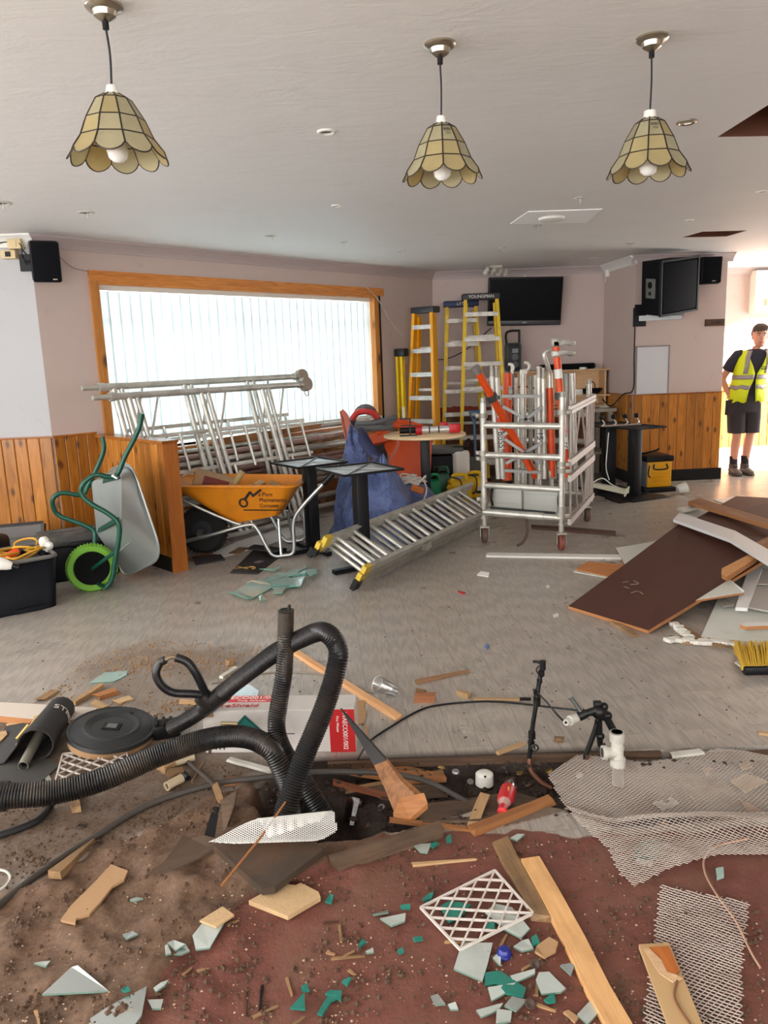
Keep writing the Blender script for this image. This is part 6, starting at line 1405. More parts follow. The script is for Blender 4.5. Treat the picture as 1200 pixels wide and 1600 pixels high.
# ------------------------------------------------------------------ the worker in the doorway
SKIN = mat('skin', (214, 152, 124), .5, 0, .06)
SHIRT = mat('navy_tee', (40, 40, 52), .85, 0, .1); SHORTS = mat('charcoal_shorts', (50, 45, 48), .85, 0, .12, 9)
VEST = mat('hi_vis_yellow', (222, 236, 22), .6, 0, .06, 6); BANDM = mat('reflective_band', (160, 152, 150), .4, .3, .05)
yM = 9.08
fL, fR = Vector((4.155, 9.03, 0)), Vector((4.30, 9.06, 0))          # image-left foot, image-right foot
man = thing('person', 'young man in a yellow hi-vis vest, dark tee and shorts standing in the bright doorway', 'person', (fL+fR)/2)
hip = Vector((4.25, yM+.02, .90)); chest = Vector((4.31, yM, 1.27)); neck = Vector((4.345, yM-.01, 1.44)); head = Vector((4.375, yM-.02, 1.585))
shL, shR = Vector((4.13, yM+.01, 1.385)), Vector((4.515, yM+.0, 1.385)); elL, elR = Vector((4.02, yM+.10, 1.12)), Vector((4.62, yM+.1, 1.12)); haL, haR = Vector((4.075, yM-.02, .90)), Vector((4.53, yM-.04, .88))
hL, hR = Vector((4.165, yM+.02, .86)), Vector((4.335, yM+.02, .86)); kL, kR = Vector((4.165, yM-.035, .47)), Vector((4.325, yM-.02, .47)); aL, aR = Vector((4.16, yM+.01, .09)), Vector((4.30, yM+.02, .09))
def skinned(name, verts, edges, m, root=0, sub=2, parent=man):
    me = bpy.data.meshes.new(name); inv = WM[parent.name].inverted()
    me.from_pydata([tuple(inv @ Vector(v[0])) for v in verts], edges, [])
    o = link(bpy.data.objects.new(name, me)); o.parent = parent; WM[o.name] = WM[parent.name]; me.materials.append(m)
    sk = o.modifiers.new('skin', 'SKIN'); sk.use_smooth_shade = True
    for i, v in enumerate(verts):
        r = v[1]; me.skin_vertices[0].data[i].radius = (r, r) if not isinstance(r, tuple) else r
        me.skin_vertices[0].data[i].use_root = (i == root)
    sb = o.modifiers.new('sub', 'SUBSURF'); sb.levels = sb.render_levels = sub
    return o
V = [(hip, (.11, .075)), (hip.lerp(chest, .5), (.10, .07)), (chest, (.11, .07)), (Vector((4.335, yM, 1.37)), (.085, .05)), (neck, .052), (neck+Vector((.012, -.005, .055)), .052),
     (shL, .046), (shL.lerp(elL, .5), .046), (elL, .038), (elL.lerp(haL, .55), .034), (haL, .024), (shR, .046), (shR.lerp(elR, .5), .046), (elR, .038), (elR.lerp(haR, .55), .034), (haR, .024),
     (hL, .088), (hL.lerp(kL, .5), .072), (kL, .052), (kL.lerp(aL, .35)+Vector((0, .015, 0)), .056), (aL, .034), (hR, .088), (hR.lerp(kR, .5), .072), (kR, .052), (kR.lerp(aR, .35)+Vector((0, .015, 0)), .056), (aR, .034)]
Ed = [(0, 1), (1, 2), (2, 3), (3, 4), (4, 5), (3, 6), (6, 7), (7, 8), (8, 9), (9, 10), (3, 11), (11, 12), (12, 13), (13, 14), (14, 15), (0, 16), (16, 17), (17, 18), (18, 19), (19, 20), (0, 21), (21, 22), (22, 23), (23, 24), (24, 25)]
# hands: palm and five fingers, slightly curled on the hips
for hand, w, sgn_ in ((haL, 10, 1), (haR, 15, -1)):
    down = Vector((.25*sgn_, -.25, -1)).normalized(); side = Vector((.5*sgn_, -.8, .3)).normalized(); pn = down.cross(side)
    base = len(V); V.append((hand+down*.05, (.03, .02))); Ed.append((w, base))
    for q in range(4):
        r0 = hand+down*.085+side*(.024-.016*q); i0 = len(V)
        L = (.068, .078, .072, .056)[q]
        V += [(r0, .0085), (r0+down*L*.5+pn*.006*sgn_, .008), (r0+down*L*.85+pn*.022*sgn_, .007)]; Ed += [(base, i0), (i0, i0+1), (i0+1, i0+2)]
    i0 = len(V); V += [(hand+down*.03+side*.035, .010), (hand+down*.065+side*.055, .0085)]; Ed += [(base, i0), (i0, i0+1)]
body = skinned('body', V, Ed, SKIN)
# head, shaped ring by ring: chin, jaw, mouth, nose, eyes, brow, crown
hc = head; fwd = Vector((-.22, -.97, 0)).normalized(); rgt = Vector((fwd.y, -fwd.x, 0))*-1
prof = [(-.125, .030, .035, .028), (-.112, .045, .052, .02), (-.085, .058, .070, .012), (-.05, .066, .084, .004), (-.01, .071, .091, 0), (.03, .074, .095, -.004), (.065, .073, .094, -.008), (.095, .062, .082, -.01), (.112, .04, .055, -.01), (.118, .012, .016, -.01)]
rings = []
for z, rx, ry, oy in prof:
    ring = []
    for k in range(24):
        a = 2*math.pi*k/24; x, y = math.cos(a)*rx, math.sin(a)*ry+oy
        fr = max(0, math.sin(a))**8
        if -.06 < z < .03: y += fr*(.022 if z < -.02 else .012)*(1-abs(x)/.05 if abs(x) < .05 else 0)
        ring.append(hc+rgt*x+fwd*y+Z*(z+.012))
    rings.append(ring)
hd = obj('head', MB().loft(rings), SKIN, man, 80)
obj('nose', MB().loft([[hc+rgt*x+fwd*y+Z*z for x, y, z in r] for r in (((-.008, .085, .028), (.008, .085, .028), (.006, .094, .03), (-.006, .094, .03)), ((-.016, .088, -.022), (.016, .088, -.022), (.009, .114, -.018), (-.009, .114, -.018)), ((-.013, .085, -.03), (.013, .085, -.03), (.008, .104, -.028), (-.008, .104, -.028)))]), SKIN, hd, 70)
for s in (-1, 1):
    obj('ear', MB().sphere(hc+rgt*.074*s-fwd*.005+Z*.002, .03, 10, 8, (.35, .6, 1)), SKIN, hd)
    obj('eye', MB().sphere(hc+rgt*.030*s+fwd*.083+Z*.020, .010, 10, 8, (1.2, .7, .45)), mat('eye_white', (150, 134, 126), .4), hd); obj('iris', MB().sphere(hc+rgt*.030*s+fwd*.0905+Z*.021, .0055, 8, 6), mat('dark_iris', (40, 30, 26), .3), hd)
    obj('eyebrow', MB().tube([hc+rgt*.014*s+fwd*.093+Z*.040, hc+rgt*.032*s+fwd*.090+Z*.044, hc+rgt*.05*s+fwd*.078+Z*.040], .005, 6), mat('dark_hair', (84, 68, 56), .8), hd)
obj('mouth', MB().tube([hc+rgt*-.026+fwd*.083+Z*-.056, hc+fwd*.094+Z*-.058, hc+rgt*.026+fwd*.083+Z*-.056], [.003, .007, .003], 8), mat('lips', (176, 96, 84), .5), hd)
HAIR = mat('dark_hair', (84, 68, 56), .8, 0, .3, 40, .3, 80)
hr = MB(); rings = []
for z, g_ in ((.05, .003), (.072, .010), (.098, .016), (.120, .02), (.138, .018), (.146, .012)):
    s_ = max(.05, 1-((z-.03)/.125)**3) if z > .06 else 1.0; ring = []
    for k in range(28):
        a = 2*math.pi*k/28; w_ = 1+.06*math.sin(7*a+z*60); f_ = max(0, math.sin(a))
        ring.append(hc+rgt*math.cos(a)*(.074*s_+g_)*w_+fwd*(math.sin(a)*(.094*s_+g_)*w_-.006)+Z*(z+.006+.006*math.sin(5*a)+.05*f_*max(0, (.11-z)/.06)))
    rings.append(ring)
obj('hair', hr.loft(rings), HAIR, man, 60)
fr = MB()
for k in range(13):
    x = -.065+.13*k/12; fr.tube([hc+rgt*x*.55+fwd*.03+Z*.137, hc+rgt*x+fwd*(.094-x*x*7)+Z*.108, hc+rgt*(x-.012)+fwd*(.099-x*x*8)+Z*(.062+.007*(k % 3)+.1*x)], [.012, .017, .006], 6)
obj('fringe', fr, HAIR, man, 60)
sidehair = MB()
for s in (-1, 1): sidehair.sphere(hc+rgt*.064*s-fwd*.03+Z*.045, .045, 10, 8, (.4, 1.1, 1.0))
obj('cropped_sides', sidehair, mat('cropped_hair', (116, 94, 80), .8), man)
def oval(c, rx, ry, n=28, ph=0, sq=2.4):
    out = []
    for k in range(n):
        a = 2*math.pi*k/n+ph; ca, sa = math.cos(a), math.sin(a)
        out.append(c+Vector((math.copysign(abs(ca)**(2/sq), ca)*rx, math.copysign(abs(sa)**(2/sq), sa)*ry, 0)))
    return out
tors = [(Vector((4.245, yM+.01, .84)), .165, .115), (Vector((4.262, yM+.01, .98)), .16, .11), (Vector((4.285, yM, 1.12)), .165, .115), (Vector((4.31, yM, 1.26)), .18, .12), (Vector((4.325, yM, 1.36)), .195, .105), (Vector((4.33, yM, 1.41)), .17, .09), (Vector((4.338, yM, 1.445)), .10, .075), (Vector((4.342, yM, 1.455)), .062, .058)]
obj('tee_shirt', MB().loft([oval(*q) for q in tors]), SHIRT, man, 70)
for s, e, nm in ((shL, elL, 'sleeve'), (shR, elR, 'sleeve')): obj(nm, MB().tube([s+Vector((.07 if s is shL else -.07, 0, .022)), s+Vector((.02 if s is shL else -.02, 0, .008)), s.lerp(e, .3), s.lerp(e, .62)], [.05, .062, .066, .066], 16), SHIRT, man, 60)
# vest: an open shell with a V neck
vt = []
N_V = 40
lv = [(Vector((4.255, yM+.005, .90)), .205, .15), (Vector((4.265, yM+.005, .99)), .195, .145), (Vector((4.285, yM, 1.10)), .188, .14), (Vector((4.30, yM, 1.18)), .192, .14), (Vector((4.315, yM, 1.27)), .2, .14), (Vector((4.325, yM, 1.36)), .195, .125), (Vector((4.335, yM, 1.44)), .15, .10)]
gap = [.05, .035, .014, .012, .05, .09, .115]
fl_ = [.04, .012, 0, 0, 0, 0, 0]
def vring(i, g0_=None):
    c, rx, ry = lv[i]; h = gap[i]/max(rx, .01); a0 = -math.pi/2+h*1.1; a1 = 3*math.pi/2-h*1.1
    return [c+Vector((math.cos(a0+(a1-a0)*k/N_V)*rx, math.sin(a0+(a1-a0)*k/N_V)*ry, fl_[i]*math.cos(2*(a0+(a1-a0)*k/N_V))*0 + (.012*math.sin(9*k/N_V*6.28) if i < 2 else 0)-(.04 if i == 0 and (k < 8 or k > N_V-8) else 0))) for k in range(N_V+1)]
obj('hi_vis_vest', MB().loft([vring(i) for i in range(7)], closed=False), VEST, man, 60, solid=.008)
def vband(z0, z1):
    out = []
    for z in (z0, z1):
        i = max(j for j in range(6) if lv[j][0].z <= z+1e-6); s = (z-lv[i][0].z)/(lv[i+1][0].z-lv[i][0].z)
        a, b = vring(i), vring(i+1); out.append([p.lerp(q, s)+((p.lerp(q, s)-lv[i][0])*Vector((1, 1, 0))).normalized()*.008 if False else p.lerp(q, s) for p, q in zip(a, b)])
        c = lv[i][0].lerp(lv[i+1][0], s); out[-1] = [p+Vector((p.x-c.x, p.y-c.y, 0)).normalized()*.008 for p in out[-1]]
    return out
obj('reflective_band', MB().loft(vband(1.115, 1.165), closed=False), BANDM, man, 60, solid=.002); obj('reflective_band', MB().loft(vband(1.005, 1.05), closed=False), BANDM, man, 60, solid=.002)
for x in (-.115, .125):
    rows = []
    for i in range(3, 7):
        c, rx, ry = lv[i]; xx = x*(1 if i < 6 else .8)
        rows.append([c+Vector((xx+d, -ry*math.sqrt(max(.05, 1-((xx+d)/rx)**2))-.01, 0)) for d in (-.022, .022)])
    obj('shoulder_band', MB().loft(rows, closed=False), BANDM, man, 60, solid=.002)
lc = Vector((4.385, yM-.145, 1.235)); obj('chest_logo', MB().tube([lc+Vector((-.03, .0, .012)), lc+Vector((-.01, -.003, .022)), lc+Vector((0, -.004, .014)), lc+Vector((.012, -.002, .024)), lc+Vector((.034, .004, .012))], .004, 5).box(lc+Vector((0, 0, -.002)), (.07, .006, .009)).box(lc+Vector((0, 0, -.014)), (.06, .006, .004)), INK, man, 0)
# shorts
sh_ = MB().loft([oval(Vector((4.245, yM+.01, .93)), .165, .12), oval(Vector((4.245, yM+.012, .84)), .178, .13), oval(Vector((4.248, yM+.012, .74)), .185, .13)])
for h, k, s in ((hL, kL, -1), (hR, kR, 1)):
    sh_.loft([oval(h+Vector((.0, 0, -.02)), .098, .12, 20), oval(h.lerp(k, .45)+Vector((.005*s, 0, 0)), .098, .11, 20), oval(h.lerp(k, .93)+Vector((.008*s, .005, 0)), .092, .098, 20)])
obj('shorts', sh_, SHORTS, man, 60)
obj('pocket', MB().prism([hL+Vector((-.15, -.06, .02)), hL+Vector((-.03, -.12, .04)), hL+Vector((-.06, -.12, -.14)), hL+Vector((-.15, -.05, -.15))], (0, .012, 0)), SHORTS, man, 30)
SOCK, BOOT, SOLE = mat('black_sock', (42, 38, 40), .9), mat('brown_boot', (96, 84, 74), .6, 0, .2, 20), mat('boot_sole', (56, 48, 42), .7)
for a_, f_, dx in ((aL, fL, -.03), (aR, fR, .015)):
    obj('sock', MB().tube([a_+Z*-.01, a_+Z*.13], [.042, .046], 16), SOCK, man, 60)
    d = Vector((dx*1.5, -1, 0)).normalized(); s = Vector((-d.y, d.x, 0)); rr = []
    base = Vector((a_.x, a_.y, 0))
    for q, w_, h in ((-.055, .03, .05), (-.045, .04, .085), (.0, .042, .10), (.05, .042, .085), (.11, .048, .062), (.16, .042, .052), (.185, .022, .038)):
        rr.append([base+d*q+s*math.cos(t_)*w_+Z*max(.012, .012+h*(.5+.5*math.sin(t_))) for t_ in [2*math.pi*i/16 for i in range(16)]])
    bt = obj('boot', MB().loft(rr), BOOT, man, 60)
    obj('boot_cuff', MB().tube([base+Z*.07, base+Z*.125], [.048, .05], 16), BOOT, bt, 60); obj('sole', MB().prism([base+d*q+s*w_ for q, w_ in ((-.06, -.03), (.0, -.045), (.11, -.05), (.17, -.04), (.19, 0), (.17, .04), (.11, .05), (0, .045), (-.06, .03))], (0, 0, .022)), SOLE, bt, 0)
    obj('lace', MB().tube([base+d*.04+Z*.105-s*.03, base+d*.06+Z*.1+s*.03, base+d*.08+Z*.085-s*.03], .005, 5), INK, bt)
# ------------------------------------------------------------------ foreground: heights of the dug-up ground
def gh(x, y):
    xs, ys, H = GH
    if y >= EDGE_Y or x < xs[0] or x > xs[-2] or y < ys[0]: return 0.0
    i = int((x-xs[0])/.0125); j = min(int((y-ys[0])/.0125), H.shape[0]-2); return float(H[j, min(i, H.shape[1]-1)])
def GG(px, py, dz=0.0):
    p = G(px, py)
    for _ in range(4): p = G(px, py, gh(p.x, p.y)+dz)
    return p
def stick(name, label, cat, a, b, w, h, m, za=None, zb=None, taper=1.0, group=None, bow=0.0, base=0.0):
    p = G(*a, za) if za is not None else GG(*a, base+h/2)
    q = G(*b, zb) if zb is not None else GG(*b, base+h/2)
    d = q-p; L = d.length; mb = MB(); n = 4; vs = []; rnd = random.Random(int(a[0]*7+b[1]*3))
    for i in range(n+1):
        s = i/n; ww_ = w*(1+(taper-1)*s)/2; hh = h*(1+(taper-1)*s*.6)/2; j = rnd.uniform(-.06, .06)*w
        z = bow*math.sin(math.pi*s)
        vs.append([Vector((L*s+(rnd.uniform(-.3, .3)*w if i in (0, n) else 0), y+j, zz+z)) for y, zz in ((-ww_, -hh), (ww_, -hh), (ww_, hh), (-ww_, hh))])
    mb.loft(vs); o = obj(name, mb, m, None, 0, world=False); o.matrix_world = frame_m(p, d, z=Z); WM[o.name] = o.matrix_world.copy()
    return tag(o, label, cat, group)
def slab(name, label, cat, px, th, m, base=.001, tilt=None, em=None, group=None, low=False):
    P = [GG(x, y, base) for x, y in px]
    if not low:
        # lie as one plane on the ground under it
        c = sum(P, Vector())/len(P); z = max(sum(p.z for p in P)/len(P), max(p.z for p in P)-.008)
        P = [G(x, y, z) for x, y in px]
    if tilt: P = [p+Z*k for p, k in zip(P, tilt)]
    mb = MB().prism(P, (0, 0, th))
    if em: mb.m = [0, 0]+[1]*(len(mb.f)-2)
    return tag(obj(name, mb, [m, em] if em else m, None, 0), label, cat, group)
# ------------------------------------------------------------------ black insulated hoses
def hose_mat(name, c, dusty):
    N = NT(name); v = N.coords(rnd=False); f = N.noise(v, 7, 7)
    d = N.ramp(f, [(.45, (0, 0, 0, 1)), (.7, (1, 1, 1, 1))]); N.l(N.mix(N.math('MULTIPLY', d, dusty), lin(c), lin((88, 74, 60))), N.b.inputs['Base Color'])
    N.b.inputs['Roughness'].default_value = .38; N.bump(N.noise(v, 60, 4), .25, .006); return N.mat
HS1, HS2 = hose_mat('black_taped_hose', (15, 15, 18), .2), hose_mat('dusty_black_hose', (19, 18, 19), .5)
def ribbed(pts, r0, r1, pitch=.009, amp=.045, seg=18):
    L = smoothline(pts, 14); acc = [0]
    for a, b in zip(L, L[1:]): acc.append(acc[-1]+(b-a).length)
    n = int(acc[-1]/(pitch/2)); out, rs = [], []; j = 0
    for i in range(n+1):
        s = acc[-1]*i/n
        while j < len(acc)-2 and acc[j+1] < s: j += 1
        p = L[j].lerp(L[j+1], (s-acc[j])/max(1e-9, acc[j+1]-acc[j])); t_ = i/n
        out.append(p); rs.append((r0+(r1-r0)*t_)*(1+(amp if i % 2 else -amp)+.03*noise.noise(p*18)))
    return MB().tube(out, rs, seg)
A_px = [(-30, 1243, 2.36), (30, 1243, 2.38), (90, 1237, 2.42), (160, 1218, 2.47), (230, 1188, 2.54), (290, 1165, 2.58), (340, 1152, 2.58), (385, 1152, 2.54), (420, 1168, 2.50), (440, 1200, 2.48), (455, 1240, 2.48), (462, 1262, 2.5)]
B_px = [(440, 1290, 2.28), (448, 1262, 2.30), (470, 1195, 2.35), (505, 1110, 2.42), (525, 1045, 2.47), (527, 1010, 2.50), (505, 987, 2.54), (470, 998, 2.60), (430, 1020, 2.65), (385, 1053, 2.71), (345, 1085, 2.77), (318, 1108, 2.81), (290, 1126, 2.85), (268, 1138, 2.88)]
C_px = [(447, 955, 2.60), (446, 1000, 2.60), (444, 1050, 2.59), (436, 1100, 2.58), (432, 1135, 2.56), (439, 1165, 2.53), (456, 1195, 2.50), (478, 1228, 2.46), (498, 1262, 2.43), (512, 1285, 2.42)]
P3 = lambda L: [D(*q) for q in L]
t = thing('hose', 'thickest dusty black corrugated hose running in from the left to the hole', 'hose', G(200, 1215)); obj('hose_body', ribbed(P3(A_px), .042, .036), HS2, t, 60)
obj('tape_wrap', MB().tube([D(-2, 1244, 2.375), D(12, 1244, 2.38)], .049, 18), HS1, t); obj('clip', MB().tube([D(345, 1130, 2.57), D(372, 1131, 2.55)], .006, 6), mat('dull_brass', (120, 104, 74), .5, .6), t)
t = thing('hose', 'big black hose looping high over the white and red box', 'hose', G(450, 1270)); obj('hose_body', ribbed(P3(B_px), .036, .030), HS1, t, 60)
obj('tape_wrap', MB().tube([D(350, 1082, 2.765), D(318, 1108, 2.81)], [.036, .033], 18), HS1, t)
t = thing('hose', 'upright black hose with an open cut top, standing in the hole', 'hose', G(490, 1270)); obj('hose_body', ribbed(P3(C_px), .0275, .036), HS2, t, 60)
top = D(447, 955, 2.60); obj('bore', MB().tube([top-Z*.03, top+Z*.003], .021, 14), BLACK, t); obj('inner_tube', MB().tube([D(452, 958, 2.6), D(452, 945, 2.6)], .006, 6), HS1, t)
obj('ragged_lip', MB().lathe([(.027, -.006), (.0295, .004), (.022, .006), (.021, -.01)], top, 16), HS2, t)
jn = D(322, 1090, 2.78)
t = thing('insulated_pipe', 'thin black insulated pipe bent in a loop where it leaves the big hose', 'pipe', jn)
obj('foam_tube', MB().tube(smoothline([jn+Z*.01, D(300, 1084, 2.76), D(270, 1082, 2.74), D(252, 1070, 2.73), D(244, 1052, 2.73), D(250, 1036, 2.74), D(258, 1031, 2.74)], 7), .0155, 14), HS1, t)
obj('foam_tube', MB().tube(smoothline([jn+Z*.01, D(316, 1072, 2.76), D(305, 1050, 2.75), D(292, 1034, 2.75), D(275, 1027, 2.75)], 7), .0165, 14), HS1, t)
obj('bare_pipe', MB().tube([D(258, 1031, 2.74), D(268, 1026, 2.745), D(275, 1027, 2.75)], .008, 10), mat('tarnished_copper', (138, 118, 96), .5, .6), t)
obj('tape_joint', MB().tube([D(314, 1086, 2.78), D(330, 1100, 2.79)], [.034, .036], 14), HS1, t)
t = thing('hose_clamp_block', 'black plastic hose coupling lying on the boards beside the round black lid', 'coupling', GG(262, 1140))
c = GG(260, 1138, .03); obj('block', MB().rbox(c, (.11, .08, .06), .01, Matrix.Rotation(.3, 3, 'Z')), BLACK, t)
for k in range(3): obj('rib', MB().rbox(c+Vector((-.035+.03*k, -.01, .035)), (.014, .07, .02), .004, Matrix.Rotation(.3, 3, 'Z')), BLACK, t)
# ------------------------------------------------------------------ white and red printed box
bl_, br_ = G(321, 1177, .0), G(556, 1174.5, .0)
bx = (br_-bl_).normalized(); by = Vector((-bx.y, bx.x, 0)); bw = (br_-bl_).length
bh_ = D(556, 1108, br_.y).z; bd = .135
t = thing('cardboard_box', 'long white carton with red end and red print behind the black hoses', 'box', bl_)
BW, BRED, BTOP = mat('white_carton', (206, 200, 194), .6, 0, .05, 5, .03, 60, ((140, 128, 118), .35, 6, .5)), mat('carton_red', (188, 30, 32), .5, 0, .06), mat('carton_pink_red', (214, 74, 74), .5, 0, .06)
cb = bl_+bx*bw/2+by*bd/2; RB3 = Matrix((bx, by, Z)).transposed()
obj('carton', MB().rbox(cb+Z*bh_/2, (bw, bd, bh_), .003, RB3, 1), BW, t, 0)
def face(u0, u1, z0, z1, m, nm, o=.0012): obj(nm, MB().prism([bl_+bx*u0+Z*z0-by*o, bl_+bx*u1+Z*z0-by*o, bl_+bx*u1+Z*z1-by*o, bl_+bx*u0+Z*z1-by*o], by*.001), m, t, 0)
def topf(u0, u1, v0, v1, m, nm, o=.0012): obj(nm, MB().prism([bl_+bx*u0+by*v0+Z*(bh_+o-.001), bl_+bx*u1+by*v0+Z*(bh_+o-.001), bl_+bx*u1+by*v1+Z*(bh_+o-.001), bl_+bx*u0+by*v1+Z*(bh_+o-.001)], Z*.001), m, t, 0)
face(bw-.098, bw+.0005, 0, bh_, BRED, 'red_end_print'); topf(.01, .30, .075, .132, BTOP, 'red_top_print'); topf(bw-.103, bw-.098, 0, bd, BTOP, 'red_top_stripe')
WI, RI = mat('white_ink', (238, 232, 226), .5, 0, .02), mat('red_ink', (196, 60, 60), .5, 0, .02)
text('WAECO001/002', bl_+bx*.155+by*.113+Z*(bh_+.0015), bx, by, .034, WI, t, sx=1.1); text('Fire Water', bl_+bx*.18+by*.086+Z*(bh_+.0015), bx, by, .016, WI, t, sx=1.6)
text('FireShield', bl_+bx*.125+by*.042+Z*(bh_+.0015), bx, by, .044, RI, t, sx=1.05)
text('WAECO001/002', bl_+bx*(bw-.038)+Z*bh_*.5-by*.002, -Z, bx, .026, WI, t, sx=.86); text('Fire Water', bl_+bx*(bw-.066)+Z*bh_*.66-by*.002, -Z, bx, .015, WI, t)
for k, z in enumerate((.0, .012, .024)):
    for j in range(4): face(.042+.016*k, .047+.016*k, .015+.011*j, .023+.011*j, INK, 'small_print')
TEAL = mat('teal_print', (34, 118, 110), .5, 0, .05)
dc = bl_+bx*.168+Z*bh_*.52-by*.002
obj('diamond_mark', MB().prism([dc+bx*.068, dc+Z*.068, dc-bx*.068, dc-Z*.068], by*.001), TEAL, t, 0)
for k in range(4):
    q = [dc+bx*.06, dc+Z*.06, dc-bx*.06, dc-Z*.06]; obj('diamond_line', MB().bar(q[k]-by*.001, q[(k+1) % 4]-by*.001, .001, .004, by), INK, t, 0)
obj('torn_corner', MB().rbox(bl_+bx*.02+Z*(bh_-.01)-by*.002, (.05, .008, .03), .004, RB3), CARD, t, 40); obj('dark_slit', MB().bar(bl_+bx*.28+Z*bh_*.45-by*.002, bl_+bx*.36+Z*bh_*.45-by*.002, .002, .004, by), INK, t, 0); obj('nail_tape', MB().bar(bl_+bx*.395+Z*.018-by*.003, bl_+bx*.41+Z*.03-by*.003, .004, .012, by), WHITED, t, 0)
# ------------------------------------------------------------------ round black lid on its card ring
lc_ = G(175, 1137, .055)
t = thing('drum_cover', 'round black plastic lid with a raised ring and square catch, lying on the debris', 'lid', lc_)
RL = Matrix.Rotation(.12, 3, 'Y') @ Matrix.Rotation(.05, 3, 'X')
LIDM = mat('charcoal_lid_plastic', (38, 40, 42), .42, 0, .08)
obj('lid', MB().lathe([(0, .004), (.075, .004), (.085, .002), (.098, .012), (.108, .014), (.118, .006), (.155, .004), (.160, .0), (.166, .004), (.174, .002), (.178, -.012), (.172, -.016), (0, -.016)], lc_, 56, RL), LIDM, t, 50)
obj('catch', MB().box(lc_+RL @ Vector((0, 0, .006)), (.07, .048, .006), RL), BLACK, t, 0); obj('catch_mark', MB().box(lc_+RL @ Vector((0, 0, .0095)), (.04, .032, .003), RL), mat('grey_mark', (96, 98, 98), .4), t, 0)
obj('arrow_mark', MB().prism([lc_+RL @ Vector(v) for v in ((.03, .12, .006), (.05, .12, .006), (.04, .105, .006))], RL @ Vector((0, 0, .002))), BLACK, t, 0)
t = thing('card_ring', 'brown card drum rim under the round black lid', 'rim', lc_-Z*.04); obj('ring', MB().lathe([(.155, -.045), (.172, -.045), (.172, -.018), (.155, -.018)], lc_, 40, RL), CARD, t)
# white plastic lattices
LATT = mat('white_lattice_plastic', (214, 206, 198), .5, 0, .05, 8, 0, 80, ((150, 120, 104), .45, 14))
def lattice(label, c4, n, m, th=.006, w=.0042, base=.004, zs=None):
    P = [GG(x, y, base) for x, y in c4]
    if zs: P = [G(x, y, z) for (x, y), z in zip(c4, zs)]
    t = thing('plastic_lattice', label, 'lattice', sum(P, Vector())/4)
    a, b, c, d = P
    for p, q in ((a, b), (b, c), (c, d), (d, a)): obj('edge_bar', MB().bar(p, q, w*1.3, th*1.1), LATT, t, 0)
    for k in range(1, n):           # bars crossing diagonally: each runs from one side to its neighbour
        s = k/n
        obj('bar', MB().bar(a.lerp(b, s), a.lerp(d, s), w, th), LATT, t, 0); obj('bar', MB().bar(c.lerp(b, 1-s) if False else b.lerp(c, s), d.lerp(c, s), w, th) if False else MB().bar(b.lerp(c, s), d.lerp(c, s), w, th), LATT, t, 0)
        obj('bar', MB().bar(a.lerp(b, s), b.lerp(c, 1-s), w, th), LATT, t, 0); obj('bar', MB().bar(d.lerp(c, s), a.lerp(d, 1-s), w, th), LATT, t, 0)
    for p, q in ((a, c), (b, d)): obj('bar', MB().bar(p, q, w, th), LATT, t, 0)
    return t
lattice('white plastic lattice square on the red floor with teal shards under it', [(657, 1418), (773, 1360), (833, 1427), (719, 1484)], 4, 4, base=.014)
lattice('white plastic lattice half hidden by the round black lid and thick hose', [(86, 1222), (98, 1178), (196, 1166), (204, 1212)], 4, 4, base=.012)
# ------------------------------------------------------------------ folded bar mat with pipe
t = thing('rubber_mat', 'black rubber bar mat rolled over a grey pipe by the round lid', 'mat', G(60, 1190))
a0, a1 = G(8, 1238, 0), G(58, 1132, 0); ax_ = (a1-a0).normalized(); cr = Vector((ax_.y, -ax_.x, 0))
rows = []
for j in range(13):
    s = j/12; p = (G(58, 1190, 0)).lerp(G(98, 1126, 0), s); R_ = .066-.012*s; row = []
    row.append(p-cr*(.20+.03*s)+Z*.006); row.append(p-cr*(.12+.01*s)+Z*.012)
    for k in range(11):
        an = math.radians(172-k*24); row.append(p+cr*(math.cos(an)*R_)+Z*(R_+math.sin(an)*R_+.002))
    row.append(p-cr*.02+Z*.006)
    rows.append(row)
obj('mat_sheet', MB().loft(rows, closed=False), MATM, t, 60, solid=.005)
g0_, g1_ = G(36, 1197, .02), G(60, 1150, .05)
pp = thing('grey_pipe', 'short open grey plastic pipe poking out of the rolled rubber mat', 'pipe', g0_-Z*.02)
obj('pipe', MB().lathe([(.017, 0), (.0195, 0), (.0195, .2), (.017, .2), (.017, 0)], g0_, 18, frame_m((0, 0, 0), (g1_-g0_).orthogonal(), z=(g1_-g0_)).to_3x3()), mat('grey_pipe_plastic', (128, 124, 112), .5, 0, .1), pp); obj('bore', MB().tube([g0_+(g1_-g0_).normalized()*.02, g0_+(g1_-g0_).normalized()*.05], .0168, 14), BLACK, pp)
mp_ = G(78, 1140, .0); yy_ = ax_
MW = mat('mat_white_print', (196, 190, 180), .7, 0, .1)
for k, ch in enumerate('STRO'):
    an = math.radians(70-k*25); R_ = .0645; p = G(58, 1190, 0).lerp(G(98, 1126, 0), .66); q = p+cr*(math.cos(an)*R_)+Z*(R_-.004+math.sin(an)*R_)
    tang = (cr*math.sin(an)-Z*math.cos(an)); text(ch, q, tang, ax_, .05, MW, t)
pz = G(58, 1190, 0).lerp(G(98, 1126, 0), .3); q = pz-cr*.06+Z*.09
obj('gold_arrow', MB().bar(q-ax_*.05-cr*.03-Z*.035, q+ax_*.05+cr*.02+Z*.014, .010, .004).bar(q-ax_*.01-cr*.04-Z*.028, q+ax_*.03-cr*.0+Z*.008, .010, .004).bar(q+ax_*.06+cr*.02+Z*.02, q+ax_*.075+cr*.03+Z*.022, .016, .004), GOLD, t, 0)
